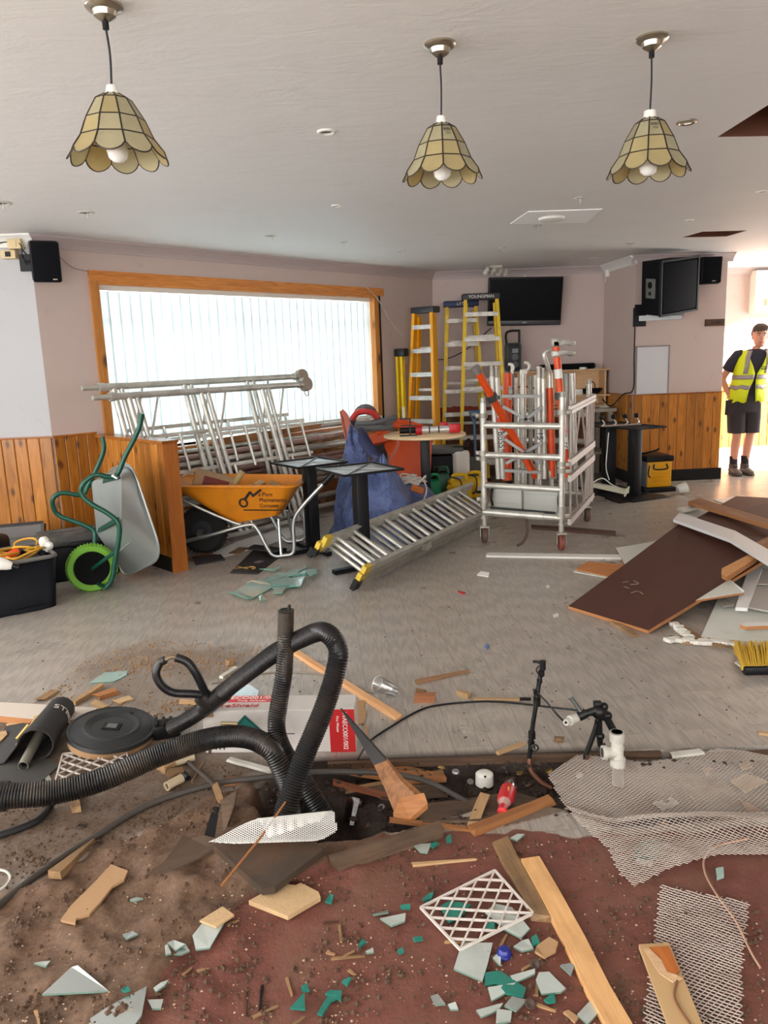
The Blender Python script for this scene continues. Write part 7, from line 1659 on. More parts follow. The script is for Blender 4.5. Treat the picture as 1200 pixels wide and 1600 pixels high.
tag(obj('grey_sheet', MB().prism([G(-20, 1195, .002), G(60, 1160, .002), G(90, 1200, .002), G(40, 1245, .002), G(-20, 1240, .002)], (0, 0, .005)), mat('dark_grey_sheet', (66, 64, 62), .6, 0, .15), None, 0), 'dark grey rubber sheet lying flat below the rolled mat', 'sheet')
stick('flat_bar', 'short grey metal strip beside the rolled rubber mat', 'strip', (66, 1202), (84, 1232), .018, .006, ALU_D)
tag(obj('black_cable', MB().tube(smoothline([GG(-10, 1308, .012), GG(30, 1295, .012), GG(62, 1280, .012), GG(80, 1258, .012)], 6), .012, 8), RUBBER), 'short thick black cable curving under the dusty hose at the left edge', 'cable')
# ------------------------------------------------------------------ cables along the floor
tag(obj('floor_cable', MB().tube(smoothline([GG(-10, 1420, .011), GG(70, 1358, .011), GG(147, 1308, .011), GG(233, 1257, .011), GG(330, 1226, .012), G(400, 1216, .02), G(470, 1208, .02), G(540, 1206, .02), G(610, 1209, .01), G(670, 1222, -.01), G(720, 1248, -.05), G(732, 1256, -.06)], 8), .0105, 10), mat('dusty_grey_cable', (72, 66, 60), .6, 0, .25, 20)), 'long dusty grey cable crossing the left floor and the hole', 'cable')
tag(obj('floor_cable', MB().tube(smoothline([GG(276, 1168, .012), GG(298, 1195, .01), GG(322, 1215, .012), GG(336, 1228, .03)], 6), .008, 8), mat('brown_cable', (74, 62, 54), .6)), 'short brown cable dropping from the hose to the long grey cable', 'cable')
tag(obj('thin_cable', MB().tube(smoothline([G(560, 1185, .01), G(578, 1158, .005), G(610, 1136, .005), G(655, 1110, .005), G(690, 1101, .005), G(750, 1096, .005), G(800, 1098, .005), G(860, 1105, .005), G(905, 1110, .03)], 8), .0042, 6), BLACK), 'thin black cable arching over the grey floor to the pipe manifold', 'cable')
tag(obj('thin_cable', MB().tube(smoothline([G(330, 1068, .004), G(400, 1054, .004), G(450, 1050, .004), G(520, 1056, .004), G(545, 1068, .004), G(575, 1080, .004), G(600, 1084, .004), G(604, 1092, .004)], 8), .005, 6), mat('grey_flex', (142, 134, 124), .6)), 'grey flex lying on the floor behind the carton', 'cable')
tag(obj('loose_wire', MB().tube(smoothline([GG(-5, 1358, .01), GG(10, 1362, .008), GG(16, 1372, .008), GG(8, 1385, .008), GG(-5, 1392, .008)], 6), .004, 6), WHITED), 'pale wire loop on the dirt at the left edge', 'wire')
tag(obj('copper_wire', MB().tube(smoothline([GG(1170, 1310, .02), GG(1120, 1322, .018), GG(1101, 1340, .016), GG(1102, 1365, .014), GG(1120, 1398, .016), GG(1150, 1440, .016), GG(1172, 1485, .01), GG(1188, 1512, .006)], 8), .003, 6), mat('pale_copper_wire', (196, 160, 136), .45, .4)), 'thin pale copper wire curving over both sheets of expanded mesh', 'wire')
tag(obj('thin_rod', MB().tube([D(446, 1253, 2.2), GG(410, 1305, .10), GG(346, 1384, .055)], .0035, 6), mat('rusty_rod', (150, 96, 50), .6)), 'thin rusty rod leaning over the rolled expanded mesh', 'rod')
# ------------------------------------------------------------------ broken stake and boards by the hole
st = thing('broken_stake', 'splintered brown stake with a black painted tip leaning out of the hole', 'stake', GG(640, 1270))
s0, s1, s2 = D(533, 1108, 2.58), D(594, 1192, 2.45), D(640, 1262, 2.33)
obj('black_tip', MB().loft([[s0+Vector(v)*.3 for v in ((-.006, 0, 0), (.006, 0, 0), (.006, .008, .01), (-.006, .008, .01))], [s1+Vector(v) for v in ((-.022, 0, -.008), (.022, 0, .008), (.022, .014, .012), (-.022, .014, -.002))]]), mat('black_tip', (34, 32, 32), .5), st, 0)
obj('shaft', MB().loft([[s1+Vector(v) for v in ((-.022, 0, -.008), (.022, 0, .008), (.022, .014, .012), (-.022, .014, -.002))], [s1.lerp(s2, .5)+Vector(v) for v in ((-.034, 0, -.012), (.024, 0, .012), (.026, .02, .02), (-.03, .02, 0))], [s2+Vector(v) for v in ((-.05, 0, -.02), (.05, 0, .01), (.055, .03, .02), (-.04, .03, 0))]]), wood('fresh_brown_stake', (100, 64, 38), (148, 100, 60), .55, 2), st, 0)
obj('split_butt', MB().prism([s2+Vector(v) for v in ((-.055, -.01, -.03), (.0, -.03, -.04), (.06, -.01, .0), (.05, .02, .02), (-.03, .03, .0))], (0, 0, .02)), PINE_O, st, 0)
tag(obj('trench_board', MB().prism([G(474, 1183, -.03), G(560, 1186, -.03), G(694, 1216, -.05), G(698, 1222, -.05), G(640, 1226, -.05), G(560, 1214, -.05), G(484, 1200, -.04)], (0, 0, .018)), PINE_O, None, 0), 'orange pine board lying in the hole below the carton', 'board')
tag(obj('trench_board', MB().prism([G(560, 1232, -.06), G(690, 1232, -.06), G(700, 1246, -.06), G(600, 1252, -.07)], (0, 0, .016)), OLDW, None, 0), 'old grey board in the hole under the grey cable end', 'board')
stick('splintered_strip', 'reddish splintered strip in the hole to the right of the hoses', 'strip', (520, 1222), (612, 1246), .022, .014, wood('reddish_strip', (130, 74, 48), (168, 104, 72)), .01-.04, -.06)
stick('splintered_strip', 'pale torn strip crossing the hole beneath the grey cable', 'strip', (540, 1236), (690, 1206), .02, .012, PINE_D, -.05, -.045)
stick('splintered_strip', 'pale lath with white paint leading into the hole from the carton corner', 'strip', (356, 1186), (432, 1207), .022, .012, WHITED, .012, .01)
stick('splintered_strip', 'orange stub broken off beside the hose base', 'strip', (384, 1222), (350, 1221), .03, .02, PINE_O, .0, .01)
stick('splintered_strip', 'brown strip below the carton left corner', 'strip', (300, 1162), (336, 1172), .04, .014, OLDW)
stick('splintered_strip', 'pale upright splinter against the long grey cable', 'strip', (336, 1226), (348, 1262), .02, .012, PINE_D, .05, .01)
for k, (x, y, w) in enumerate(((880, 1210, .03), (700, 1245, .05), (830, 1250, .05), (760, 1248, .04))): pass
tag(obj('trench_plank', MB().prism([GG(640, 1262, .004), GG(740, 1250, .004), GG(800, 1240, .004), GG(842, 1252, .004), GG(780, 1285, .004), GG(660, 1288, .004)], (0, 0, .01)), OLDW, None, 0), 'wide dirty board lying in the bottom of the hole under the bottle', 'board')
slab('grey_ply', 'grey plywood strip between the hole and the red floor', 'board', [(745, 1300), (850, 1262), (885, 1268), (912, 1302)], .006, mat('grey_ply', (120, 104, 90), .7, 0, .12, 12, .1, 60, ((80, 60, 46), .4, 9)), .0)
stick('lath', 'pale flat lath leaning across the hole edge left of the bottle', 'lath', (738, 1290), (758, 1242), .036, .008, PINE, .01, -.02)
stick('batten', 'orange square batten lying below the bottle', 'batten', (736, 1299), (862, 1250), .032, .026, PINE_O, .014, .0)
stick('lath', 'thin orange lath along the near edge of the hole', 'lath', (609, 1281), (736, 1296), .018, .01, PINE_O, .006, .004)
stick('old_timber', 'dark weathered grey timber at the edge of the red floor', 'timber', (519, 1350), (687, 1296), .045, .034, OLDW)
stick('splinter', 'long pale splinter lying on the red floor below the grey timber', 'splinter', (645, 1351), (744, 1343), .013, .008, PINE, taper=.4)
stick('lath', 'pale orange lath slanting from behind the hoses across the grey floor', 'lath', (458, 1017), (622, 1121), .034, .02, wood('light_orange_lath', (204, 146, 96), (226, 176, 126), .5, 0))
stick('stick', 'tapered brown stick lying on the open grey floor', 'stick', (649, 1066), (733, 1048), .022, .018, wood('tan_stick', (128, 94, 66), (158, 122, 90)), taper=.5)
stick('timber_block', 'small brown timber block on the open grey floor', 'block', (650, 1090), (680, 1090), .042, .032, wood('brown_block', (136, 84, 54), (160, 106, 72)))
stick('splinter', 'splinter lying just behind the small timber block', 'splinter', (651, 1078), (664, 1081), .02, .012, PINE_D)
stick('timber_block', 'tiny pale timber offcut to the right of the small brown block', 'block', (717, 1082), (732, 1087), .024, .024, PINE)
stick('wedge', 'long pale wedge with a black tip beside the upright pipe', 'wedge', (738, 1093), (812, 1093), .022, .012, PINE, taper=.7)
stick('wedge_tip', 'black charred tip at the end of the pale wedge', 'tip', (811, 1092), (829, 1092), .014, .01, BLACK)
stick('lath', 'short pale lath near the foot of the upright pipe', 'lath', (777, 1177), (819, 1161), .014, .012, PINE)
stick('timber_block', 'tiny wood chip right of the upright pipe', 'block', (868, 1155), (880, 1156), .02, .018, PINE_D)
stick('splinter', 'pale splinter behind the broken stake on the grey floor', 'splinter', (571, 1132), (573, 1152), .012, .006, PINE)
slab('torn_card', 'torn peach cardboard piece by the red end of the carton', 'cardboard', [(558, 1096), (570, 1095), (569, 1108), (573, 1112), (569, 1130), (558, 1133)], .004, CARD)
stick('batten', 'splintered timber end lying at the right edge above the mesh', 'batten', (1188, 1145), (1206, 1148), .02, .01, PINE)
tag(obj('board_end', MB().bar(GG(1186, 1200, .01), GG(1215, 1192, .01), .06, .03), OLDW, None, 0), 'dark board end at the right edge over the hole', 'board')
stick('floor_lip', 'broken grey floor lip strip over the hole near the mesh', 'strip', (1051, 1180), (1098, 1174), .03, .01, WHITED, .008, .01)
# plastic cup, cap, bottle, tumbler
t = thing('plastic_cup', 'clear plastic cup lying on its side on the grey floor', 'cup', G(604, 1082))
CLEAR = glassy('clear_plastic', (.93, .94, .94, 1), .12, .08)
a, b = G(617, 1080, .026), G(594, 1070, .036); d = b-a
obj('cup', MB().lathe([(0, 0), (.024, 0), (.037, d.length*1.2), (.0385, d.length*1.2), (.025, -.001)], a, 24, frame_m((0, 0, 0), d.orthogonal(), z=d).to_3x3()), CLEAR, t, 40); obj('rim', MB().tube([b+d*.2+(frame_m((0, 0, 0), d.orthogonal(), z=d).to_3x3() @ Vector((math.cos(q)*.038, math.sin(q)*.038, 0))) for q in [i*math.pi/10 for i in range(20)]], .0022, 6, closed=True), WHITEP, t)
t = thing('plastic_disc', 'white round plastic cap lying in the hole', 'cap', G(757, 1222, -.05))
obj('cap', MB().lathe([(0, .028), (.01, .028), (.026, .026), (.033, .02), (.034, -.02), (0, -.02)], G(757, 1217, -.045), 28), WHITEP, t); obj('centre_hole', MB().cyl(G(758, 1214, -.02)-Z*.001, G(758, 1214, -.02)+Z*.0035, .004, seg=10), BLACK, t)
t = thing('plastic_bottle', 'small bottle with red label and red cap lying in the hole', 'bottle', G(790, 1250, -.04))
a, b = G(798, 1222, -.01), G(786, 1262, .015); d = (b-a).normalized(); R4 = frame_m((0, 0, 0), d.orthogonal(), z=d).to_3x3(); L = (b-a).length
obj('body', MB().lathe([(0, 0), (.02, .002), (.027, .012), (.027, L*.35), (.025, L*.4)], a, 24, R4), CLEAR, t); obj('label', MB().lathe([(.0275, L*.33), (.028, L*.36), (.028, L*.72), (.022, L*.82)], a, 24, R4), RED, t)
obj('neck', MB().lathe([(.022, L*.82), (.014, L*.95), (.013, L*1.0)], a, 20, R4), mat('bottle_neck', (196, 150, 144), .2), t); obj('cap', MB().lathe([(0, L*1.16), (.015, L*1.15), (.0165, L*1.0), (0, L*1.0)], a, 20, R4), RED, t)
obj('yellow_mark', MB().bar(a+d*L*.45+Z*.028+Vector((.004, -.008, 0)), a+d*L*.62+Z*.026+Vector((.004, -.008, 0)), .006, .003), mat('label_yellow', (222, 180, 60), .4), t, 0)
t = thing('glass_tumbler', 'clear ribbed glass tumbler stuck in the soil beside the hose base', 'glass', GG(552, 1275))
a = GG(548, 1290, .02); b = D(556, 1252, a.y+.05); d = b-a; R5 = frame_m((0, 0, 0), d.orthogonal(), z=d).to_3x3()
obj('glass', MB().lathe([(0, 0), (.028, 0), (.036, d.length*1.1), (.033, d.length*1.1), (.026, .01), (0, .01)], a, 12, R5), glassy('dusty_clear_glass', (.8, .76, .74, 1), .1, .05), t, 20)
# ------------------------------------------------------------------ pipes standing in the hole
PB = mat('black_valve_paint', (18, 19, 20), .4, .3, .3, 20); PCU = mat('dirty_copper', (112, 74, 58), .5, .6, .3, 20)
t = thing('water_pipe', 'upright black pipe with joints and a valve wheel, left of the manifold', 'pipe', D(829, 1205, 2.66))
U = [(848, 1040, 2.70), (842, 1068, 2.69), (838, 1098, 2.68), (833, 1130, 2.675), (829, 1165, 2.67), (827, 1188, 2.665), (829, 1204, 2.65)]
obj('pipe', MB().tube(smoothline(P3(U), 5), .0085, 10), PB, t); obj('copper_foot', MB().tube(smoothline([D(827, 1185, 2.667), D(829, 1203, 2.65), D(845, 1222, 2.62), D(862, 1232, 2.6)], 5), .0095, 10), PCU, t)
for x, y, r_, l_ in ((839, 1095, .014, .03), (838, 1082, .011, .012), (831, 1148, .014, .022), (830, 1160, .013, .012), (846, 1052, .012, .016), (843, 1064, .0105, .012)):
    c = D(x, y, 2.685); obj('joint', MB().tube([c-Z*l_*.6, c+Z*l_*.6], r_, 10), PB, t)
c = D(848, 1038, 2.7); obj('tee_head', MB().tube([c+Vector((-.022, 0, .01)), c+Vector((.0, 0, .008))], .006, 8).tube([c-Z*.02, c+Z*.014], .012, 10).rbox(c+Vector((-.028, 0, .012)), (.018, .012, .008), .002), PB, t)
c = D(835, 1168, 2.65); obj('valve_wheel', MB().tube([c+Vector((math.cos(q)*.013, -.004, math.sin(q)*.013)) for q in [i*math.pi/8 for i in range(16)]], .0038, 6, closed=True).tube([c+Vector((0, .02, 0)), c-Vector((0, .006, 0))], .004, 6), PB, t)
obj('stub', MB().tube([D(838, 1080, 2.69), D(834, 1078, 2.68)], .006, 8), PB, t)
obj('thin_lead', MB().tube(smoothline([D(840, 1082, 2.66), D(855, 1098, 2.64), D(872, 1118, 2.62), D(884, 1130, 2.62)], 6), .0035, 6), BLACK, t); obj('thin_lead', MB().tube(smoothline([D(842, 1040, 2.68), D(838, 1048, 2.68), D(845, 1060, 2.67), D(838, 1075, 2.67)], 6), .0025, 6), BLACK, t)
t = thing('pipe_manifold', 'black valve manifold with a white nozzle above the white waste pipe', 'pipe fitting', D(920, 1205, 2.66)); ym_ = 2.64
Q = lambda x, y, dy=0: D(x, y, ym_+dy)
obj('body', MB().tube([Q(928, 1110), Q(946, 1118)], .022, 12).sphere(Q(936, 1112), .028, 12, 8).sphere(Q(944, 1104), .016, 10, 6).sphere(Q(950, 1118), .016, 10, 6).rbox(Q(934, 1100), (.03, .03, .02), .005), PB, t)
obj('branch', MB().tube([Q(930, 1110), Q(912, 1116)], .014, 10).tube([Q(916, 1114), Q(904, 1120)], .018, 10), PB, t)
obj('grey_stub', MB().tube([Q(892, 1090, .03), Q(908, 1112)], .0085, 10), mat('grey_stub', (72, 76, 74), .5), t); n_ = obj('white_nozzle', MB().tube([Q(902, 1121), Q(890, 1126, -.02)], [.016, .018], 14).tube([Q(890, 1126, -.02), Q(884, 1129, -.04)], [.014, .011], 12), WHITED, t); obj('bore', MB().tube([Q(887, 1128, -.03), Q(884, 1129, -.0415)], .006, 8), BLACK, n_)
obj('leg', MB().tube(smoothline([Q(936, 1118), Q(930, 1140), Q(921, 1165), Q(915, 1182), Q(916, 1198)], 5), .0095, 10), PB, t); obj('copper_end', MB().tube([Q(917, 1178), Q(915, 1190), Q(918, 1204)], .0105, 10), PCU, t)
obj('leg', MB().tube([Q(944, 1114), Q(962, 1148)], .014, 12), PB, t); obj('leg', MB().tube([Q(935, 1125), Q(938, 1165)], [.014, .010], 10).tube([Q(930, 1172), Q(946, 1162)], .005, 6).sphere(Q(938, 1150), .016, 10, 6), PB, t)
t = thing('waste_pipe', 'white plastic waste pipe tee rising through the mesh', 'pipe', D(965, 1240, 2.6)); wq = lambda x, y: D(x, y, 2.6)
obj('pipe', MB().tube([wq(964, 1150), wq(965, 1185), wq(966, 1235)], .0215, 18), WHITED, t); [obj('collar', MB().tube([wq(x, a), wq(x, b)], r_, 18), WHITED, t) for x, a, b, r_ in ((964, 1144, 1158, .027), (965, 1184, 1198, .028), (965, 1166, 1170, .0235))]
br_o = obj('branch', MB().tube([wq(962, 1175), wq(944, 1176)], .021, 16).tube([wq(948, 1176), wq(941, 1176)], .0265, 16), WHITED, t); obj('bore', MB().lathe([(0, 0), (.02, 0)], wq(964, 1143.5)+Z*.001, 18), BLACK, t)
obj('bore', MB().tube([wq(942, 1176), wq(940.5, 1176)], .018, 14), mat('dark_bore', (60, 56, 52), .8), br_o)
# bottle caps and rubble in the hole
random.seed(21); CAPS = [mat('cap_gold', (170, 140, 80), .35, .6, .2), mat('cap_silver', (150, 150, 146), .35, .7, .2), mat('cap_brown', (92, 66, 48), .5, .3, .3)]
cm_ = [mesh_of('crown_cork', MB().lathe([(0, .006), (.011, .006), (.0135, .003), (.0145, -.001), (.013, -.001), (.011, .003), (0, .003)], (0, 0, 0), 14), m, 40) for m in CAPS]
spots = [(690, 1200, 'right of the orange trench board'), (712, 1206, 'behind the white round cap'), (648, 1204, 'beside the broken stake shaft'), (812, 1208, 'behind the red-capped bottle'), (905, 1212, 'at the mesh corner by the manifold'), (872, 1222, 'by the copper foot of the upright pipe'), (858, 1204, 'near the upright pipe under the floor edge'), (596, 1262, 'between tumbler and stake'),
         (575, 1290, 'just below the glass tumbler'), (560, 1302, 'by the grey timber end'), (735, 1222, 'left of the white round cap'), (826, 1228, 'right of the bottle')]
for k, (x, y, w) in enumerate(spots):
    o = link(bpy.data.objects.new('crown_cork', cm_[k % 3])); p = GG(x, y, .004); o.matrix_world = Matrix.Translation(p) @ Matrix.Rotation(random.uniform(-.6, .6), 4, 'X') @ Matrix.Rotation(random.uniform(-.6, .6), 4, 'Y')
    tag(o, ('gold', 'silver', 'brown')[k % 3]+' crown bottle cap in the hole, '+w, 'bottle cap', 'bottle caps in the hole')
for k, (x, y, r_) in enumerate(((382, 1308, .012), (128, 1290, .013), (152, 1317, .012))):
    tag(obj('steel_ring', MB().tube([GG(x, y, .006)+Vector((math.cos(q)*r_, math.sin(q)*r_, 0)) for q in [i*math.pi/8 for i in range(16)]], .003, 6, closed=True), mat('rusty_ring', (70, 56, 46), .6, .4)), ('small rusty ring beside the dark slot', 'small rusty ring on the lino above the pale wedge stick', 'small rusty ring at the tip of the pale wedge stick')[k], 'ring')
# ------------------------------------------------------------------ expanded mesh sheets
MESHM = mat('expanded_steel_mesh', (176, 166, 156), .45, .35, .1, 6, .05, 60, ((120, 96, 82), .4, 8))
def inpoly(poly, x, y):
    c = False; n = len(poly)
    for i in range(n):
        (x0, y0), (x1, y1) = poly[i], poly[i-1]
        if (y0 > y) != (y1 > y) and x < (x1-x0)*(y-y0)/(y1-y0)+x0: c = not c
    return c
def expanded(name, label, outline, surf, ca, cb, th=.0028, cat='mesh', skew=0.0, M=MESHM):
    """strands of an expanded metal sheet: two families of thin bars over the plane region outline (metres), placed by surf(x, y)"""
    xs = [p[0] for p in outline]; ys = [p[1] for p in outline]; mb = MB()
    x0, x1, y0, y1 = min(xs), max(xs), min(ys), max(ys)
    fam = []
    def node(i, j): return (x0+i*ca/2+skew*(j*cb/2), y0+j*cb/2)
    ni, nj = int((x1-x0)/(ca/2))+3+int(abs(skew)*(y1-y0)/(ca/2)), int((y1-y0)/(cb/2))+2
    vid = {}
    def v(i, j):
        if (i, j) not in vid:
            x, y = node(i, j); vid[(i, j)] = surf(x, y)
        return vid[(i, j)]
    off = -int(max(0, skew)*(y1-y0)/(ca/2))-1
    for i in range(off, ni):
        for j in range(0, nj):
            if (i+j) % 2: continue
            for di in (-1, 1):
                a, b = node(i, j), node(i+di, j+1); m_ = ((a[0]+b[0])/2, (a[1]+b[1])/2)
                if inpoly(outline, *m_): fam.append((v(i, j), v(i+di, j+1)))
    for p, q in fam:
        d = (q-p); s = d.cross(Z)
        if s.length < 1e-6: continue
        s = s.normalized()*th/2; h = s.cross(d).normalized()*th*.5
        mb.add([p-s, p+s, p+h*1.4, q-s, q+s, q+h*1.4], [(0, 3, 5, 2), (1, 2, 5, 4), (0, 1, 4, 3)])
    return mb
out = [GG(x, y) for x, y in ((855, 1240), (905, 1220), (1010, 1192), (1120, 1172), (1160, 1176), (1205, 1215), (1230, 1340), (1120, 1345), (1040, 1368), (990, 1392), (968, 1370), (950, 1330), (900, 1288))]
outp = [(p.x, p.y) for p in out]
def surf_big(x, y):
    fold = .03*math.exp(-((y-2.20+.12*(x-1))/.05)**2)
    return Vector((x, y, max(gh(x, y), -.02)+.018+.022*noise.noise(Vector((x*3.1, y*3.1, .4)))+fold*sstep(.6, .9, np.float64(x)) + .06*max(0, y-2.55)))
tag(obj('expanded_mesh', expanded('m', '', outp, surf_big, .0185, .0130, .0027, skew=-.25), MESHM, None, 0), 'large draped sheet of expanded metal mesh over the hole and the red floor', 'mesh')
out2 = [(GG(x, y).x, GG(x, y).y) for x, y in ((1032, 1386), (1170, 1415), (1158, 1520), (1160, 1640), (1000, 1640), (1018, 1500))]
tag(obj('expanded_mesh', expanded('m', '', out2, lambda x, y: Vector((x, y, gh(x, y)+.008+.008*noise.noise(Vector((x*4, y*4, 3))))), 0.0185, .0130, .0028, skew=-.1), MESHM, None, 0), 'smaller flat rectangle of expanded metal mesh at the right of the red floor', 'mesh')
# rolled piece
ra0, ra1 = G(388, 1299, .112), G(516, 1290, .112); rax = (ra1-ra0).normalized(); rp = Vector((-rax.y, rax.x, 0))
def surf_roll(x, y):
    # x along the roll, y around it
    R_ = .046+.014*(x/.3); a = -2.3+y/R_
    if y < 0: return ra0+rax*x+rp*(-.0)-Z*.03
    return ra0+rax*x+rp*(math.cos(a)*R_*.9)+Z*(math.sin(a)*R_*.62)
Lr = (ra1-ra0).length
outr = [(-.12, .03), (-.02, .0), (Lr*.8, 0), (Lr+.02, .07), (Lr+.01, .16), (Lr*.9, .24), (Lr*.25, .26), (.05, .22), (.02, .13)]
tag(obj('expanded_mesh', expanded('m', '', outr, surf_roll, .0125, .009, .0024, M=MESHM), mat('bright_mesh', (206, 204, 198), .4, .3, .05), None, 0), 'small curled roll of bright expanded mesh on the dark slab', 'mesh')
# things under the big mesh
for k, (q, m, lb) in enumerate(([([(1142, 1222), (1170, 1208), (1198, 1222), (1165, 1240)], CHIP, 'tan board scrap under the far right of the big mesh'), ([(1098, 1203), (1112, 1200), (1118, 1210), (1104, 1214)], CARD, 'small tan scrap under the top of the big mesh'), ([(1155, 1195), (1170, 1192), (1176, 1200), (1160, 1204)], CARD, 'small tan scrap close to the far corner of the big mesh'),
    ([(1155, 1250), (1180, 1262), (1195, 1272), (1170, 1270)], PINE_O, 'orange splinter under the right of the big mesh'), ([(1000, 1318), (1030, 1312), (1028, 1345), (990, 1340)], mat('teal_glaze', (40, 118, 104), .25, 0, .12), 'teal tile shard showing through the big mesh'), ([(1026, 1288), (1040, 1284), (1048, 1296), (1036, 1302)], PINE_D, 'tan wood bit beneath the middle of the big mesh'),
    ([(1020, 1256), (1050, 1248), (1062, 1258), (1035, 1266)], WHITED, 'pale plastic piece under the ridge of the big mesh'), ([(996, 1344), (1020, 1350), (1018, 1355), (994, 1348)], WHITED, 'white sliver under the near part of the big mesh'), ([(1070, 1235), (1130, 1222), (1150, 1240), (1090, 1258)], OLDW, 'dark board under the middle of the big mesh')])):
    slab('scrap', lb, 'scrap', q, .006, m)
slab('glass_bit', 'green-edged glass bit at the near edge of the big mesh', 'glass shard', [(1118, 1362), (1130, 1360), (1131, 1372), (1120, 1376)], .012, SHG)
# ------------------------------------------------------------------ boards, slabs and cards on the dirt and the red floor
slab('stone_slab', 'dark square slab tilted on the dirt below the rolled mesh', 'slab', [(334, 1336), (356, 1316), (476, 1312), (505, 1344), (430, 1396), (410, 1399)], .022, mat('dark_slate_slab', (66, 54, 44), .55, 0, .2, 5, .15, 40, ((110, 74, 46), .5, 4)), .004, (.014, .03, .03, .012, 0, 0))
slab('chipboard_piece', 'torn chipboard piece at the edge of the red floor', 'chipboard', [(389, 1414), (441, 1386), (462, 1390), (470, 1386), (498, 1400), (501, 1408), (450, 1438)], .014, CHIP)
slab('torn_card', 'long torn cardboard strip lying on the brown dirt', 'cardboard', [(95, 1441), (110, 1420), (150, 1380), (174, 1354), (200, 1364), (194, 1378), (176, 1388), (158, 1412), (140, 1432), (120, 1438), (118, 1446)], .008, CARD, .004)
slab('card_skin', 'peeled tan face of the long torn cardboard strip', 'cardboard', [(150, 1398), (160, 1384), (180, 1366), (196, 1372), (176, 1386), (164, 1402)], .002, mat('tan_card_face', (170, 124, 78), .8, 0, .1), .014)
slab('torn_card', 'small brown card piece resting on a mirror shard', 'cardboard', [(312, 1441), (348, 1419), (366, 1432), (338, 1451)], .006, CHIP, .014)
slab('torn_sheet', 'dark torn triangular sheet curling on the dirt beside the slab', 'sheet', [(228, 1370), (258, 1348), (288, 1320), (300, 1322), (318, 1316), (352, 1316), (336, 1332), (270, 1362)], .006, mat('dark_torn_lino', (84, 66, 52), .7, 0, .2, 9), .002, (0, 0, .03, .02, .02, .0, 0, 0), low=True)
stick('wedge_stick', 'pale pointed wedge stick lying on the left dirt', 'wedge', (84, 1368), (148, 1312), .042, .026, PINE_D, taper=.15)
stick('timber_block', 'small stub of timber sticking out below the thick dusty hose', 'block', (116, 1244), (119, 1266), .03, .024, PINE_D)
slab('slot', 'flat black sheet painting the shade of a floor slot near the slab', 'slot', [(333, 1262), (346, 1262), (334, 1314), (317, 1314)], .004, mat('slot_shade_black', (10, 9, 8), .9), .0015)  # thin black sheet on the floor stands in for a slot's shade
slab('floor_flap', 'lifted dirty floorboard flap to the right of the dark slot', 'board', [(346, 1260), (372, 1251), (368, 1270), (350, 1312), (336, 1314)], .012, OLDW, .004, (.012, .03, .02, 0, 0))
for k, (a, b, r_, lb) in enumerate((((268, 1194), (302, 1182), .0165, 'cream plastic pipe offcut lying above its twin'), ((260, 1229), (284, 1216), .0165, 'cream plastic pipe offcut nearer the long grey cable'))):
    p, q = GG(*a, r_), GG(*b, r_); t = thing('pipe_offcut', lb, 'pipe', p-Z*r_); R6 = frame_m((0, 0, 0), (q-p).orthogonal(), z=q-p).to_3x3()
    obj('pipe', MB().lathe([(r_*.8, 0), (r_, 0), (r_, (q-p).length), (r_*.8, (q-p).length), (r_*.8, 0)], p, 18, R6), mat('cream_pipe', (196, 178, 146), .5, 0, .12), t); obj('bore', MB().tube([p+(q-p)*.1, p+(q-p)*.9], r_*.79, 12), mat('dark_bore', (60, 56, 52)), t)
stick('timber_block', 'square wood block beside the cream pipe offcuts', 'block', (250, 1190), (266, 1200), .05, .03, PINE_D); stick('timber_block', 'broken wood block above the cream pipe offcuts', 'block', (270, 1176), (300, 1170), .05, .03, OLDW); stick('timber_block', 'brown wood lump between the two cream pipe offcuts', 'block', (262, 1210), (284, 1207), .04, .026, wood('brown_lump', (104, 76, 50), (138, 104, 72)))
tag(obj('black_connector', MB().tube([GG(286, 1208, .012), GG(294, 1216, .012)], [.012, .010], 10), BLACK), 'small black connector beside the cream pipe offcuts', 'connector')
board('white_plank', 'long off-white plank lying at the left behind the rolled mat', 'plank', [(-20, 1117), (-20, 1096), (40, 1099), (152, 1106), (140, 1120), (110, 1125), (55, 1124)], (.035,)*7, .03, mat('offwhite_plank', (208, 196, 182), .5, 0, .05), CUT)
stick('batten', 'dark end batten under the off-white plank', 'batten', (26, 1124), (52, 1124), .03, .03, OLDW); slab('broken_tile_board', 'broken tan board piece left of the rolled mat', 'board', [(10, 1134), (22, 1128), (36, 1127), (32, 1132), (18, 1138)], .008, CHIP); slab('broken_tile_board', 'tan splintered board at the left photo edge', 'board', [(-10, 1150), (10, 1146), (12, 1152), (-4, 1168), (-12, 1168)], .014, PINE)
for a, b, w, h, m, lb in (((62, 1094), (86, 1080), .045, .012, PINE_D, 'grey-tan board scrap lying behind the off-white plank'), ((114, 1100), (158, 1072), .03, .02, PINE_D, 'pale batten standing out of the sawdust above the lid'), ((150, 1090), (182, 1080), .045, .022, PINE_O, 'orange timber block in the sawdust above the lid'), ((146, 1098), (166, 1106), .03, .018, PINE, 'short pale wood stub just above the lid'), ((180, 1098), (206, 1090), .05, .008, CHIP, 'flat chip of board in the sawdust right of the orange block'),
                          ((280, 1096), (312, 1098), .03, .01, PINE, 'pale board chip beside the bent insulated pipe'), ((355, 1036), (366, 1034), .035, .03, PINE_D, 'small wood cube on the floor behind the looping hose'), ((346, 1058), (370, 1042), .025, .01, WHITED, 'white strip next to the small wood cube'), ((288, 1110), (312, 1104), .03, .012, OLDW, 'dark wood strip between insulated pipe and carton')):
    stick('wood_scrap', lb, 'wood scrap', a, b, w, h, m)
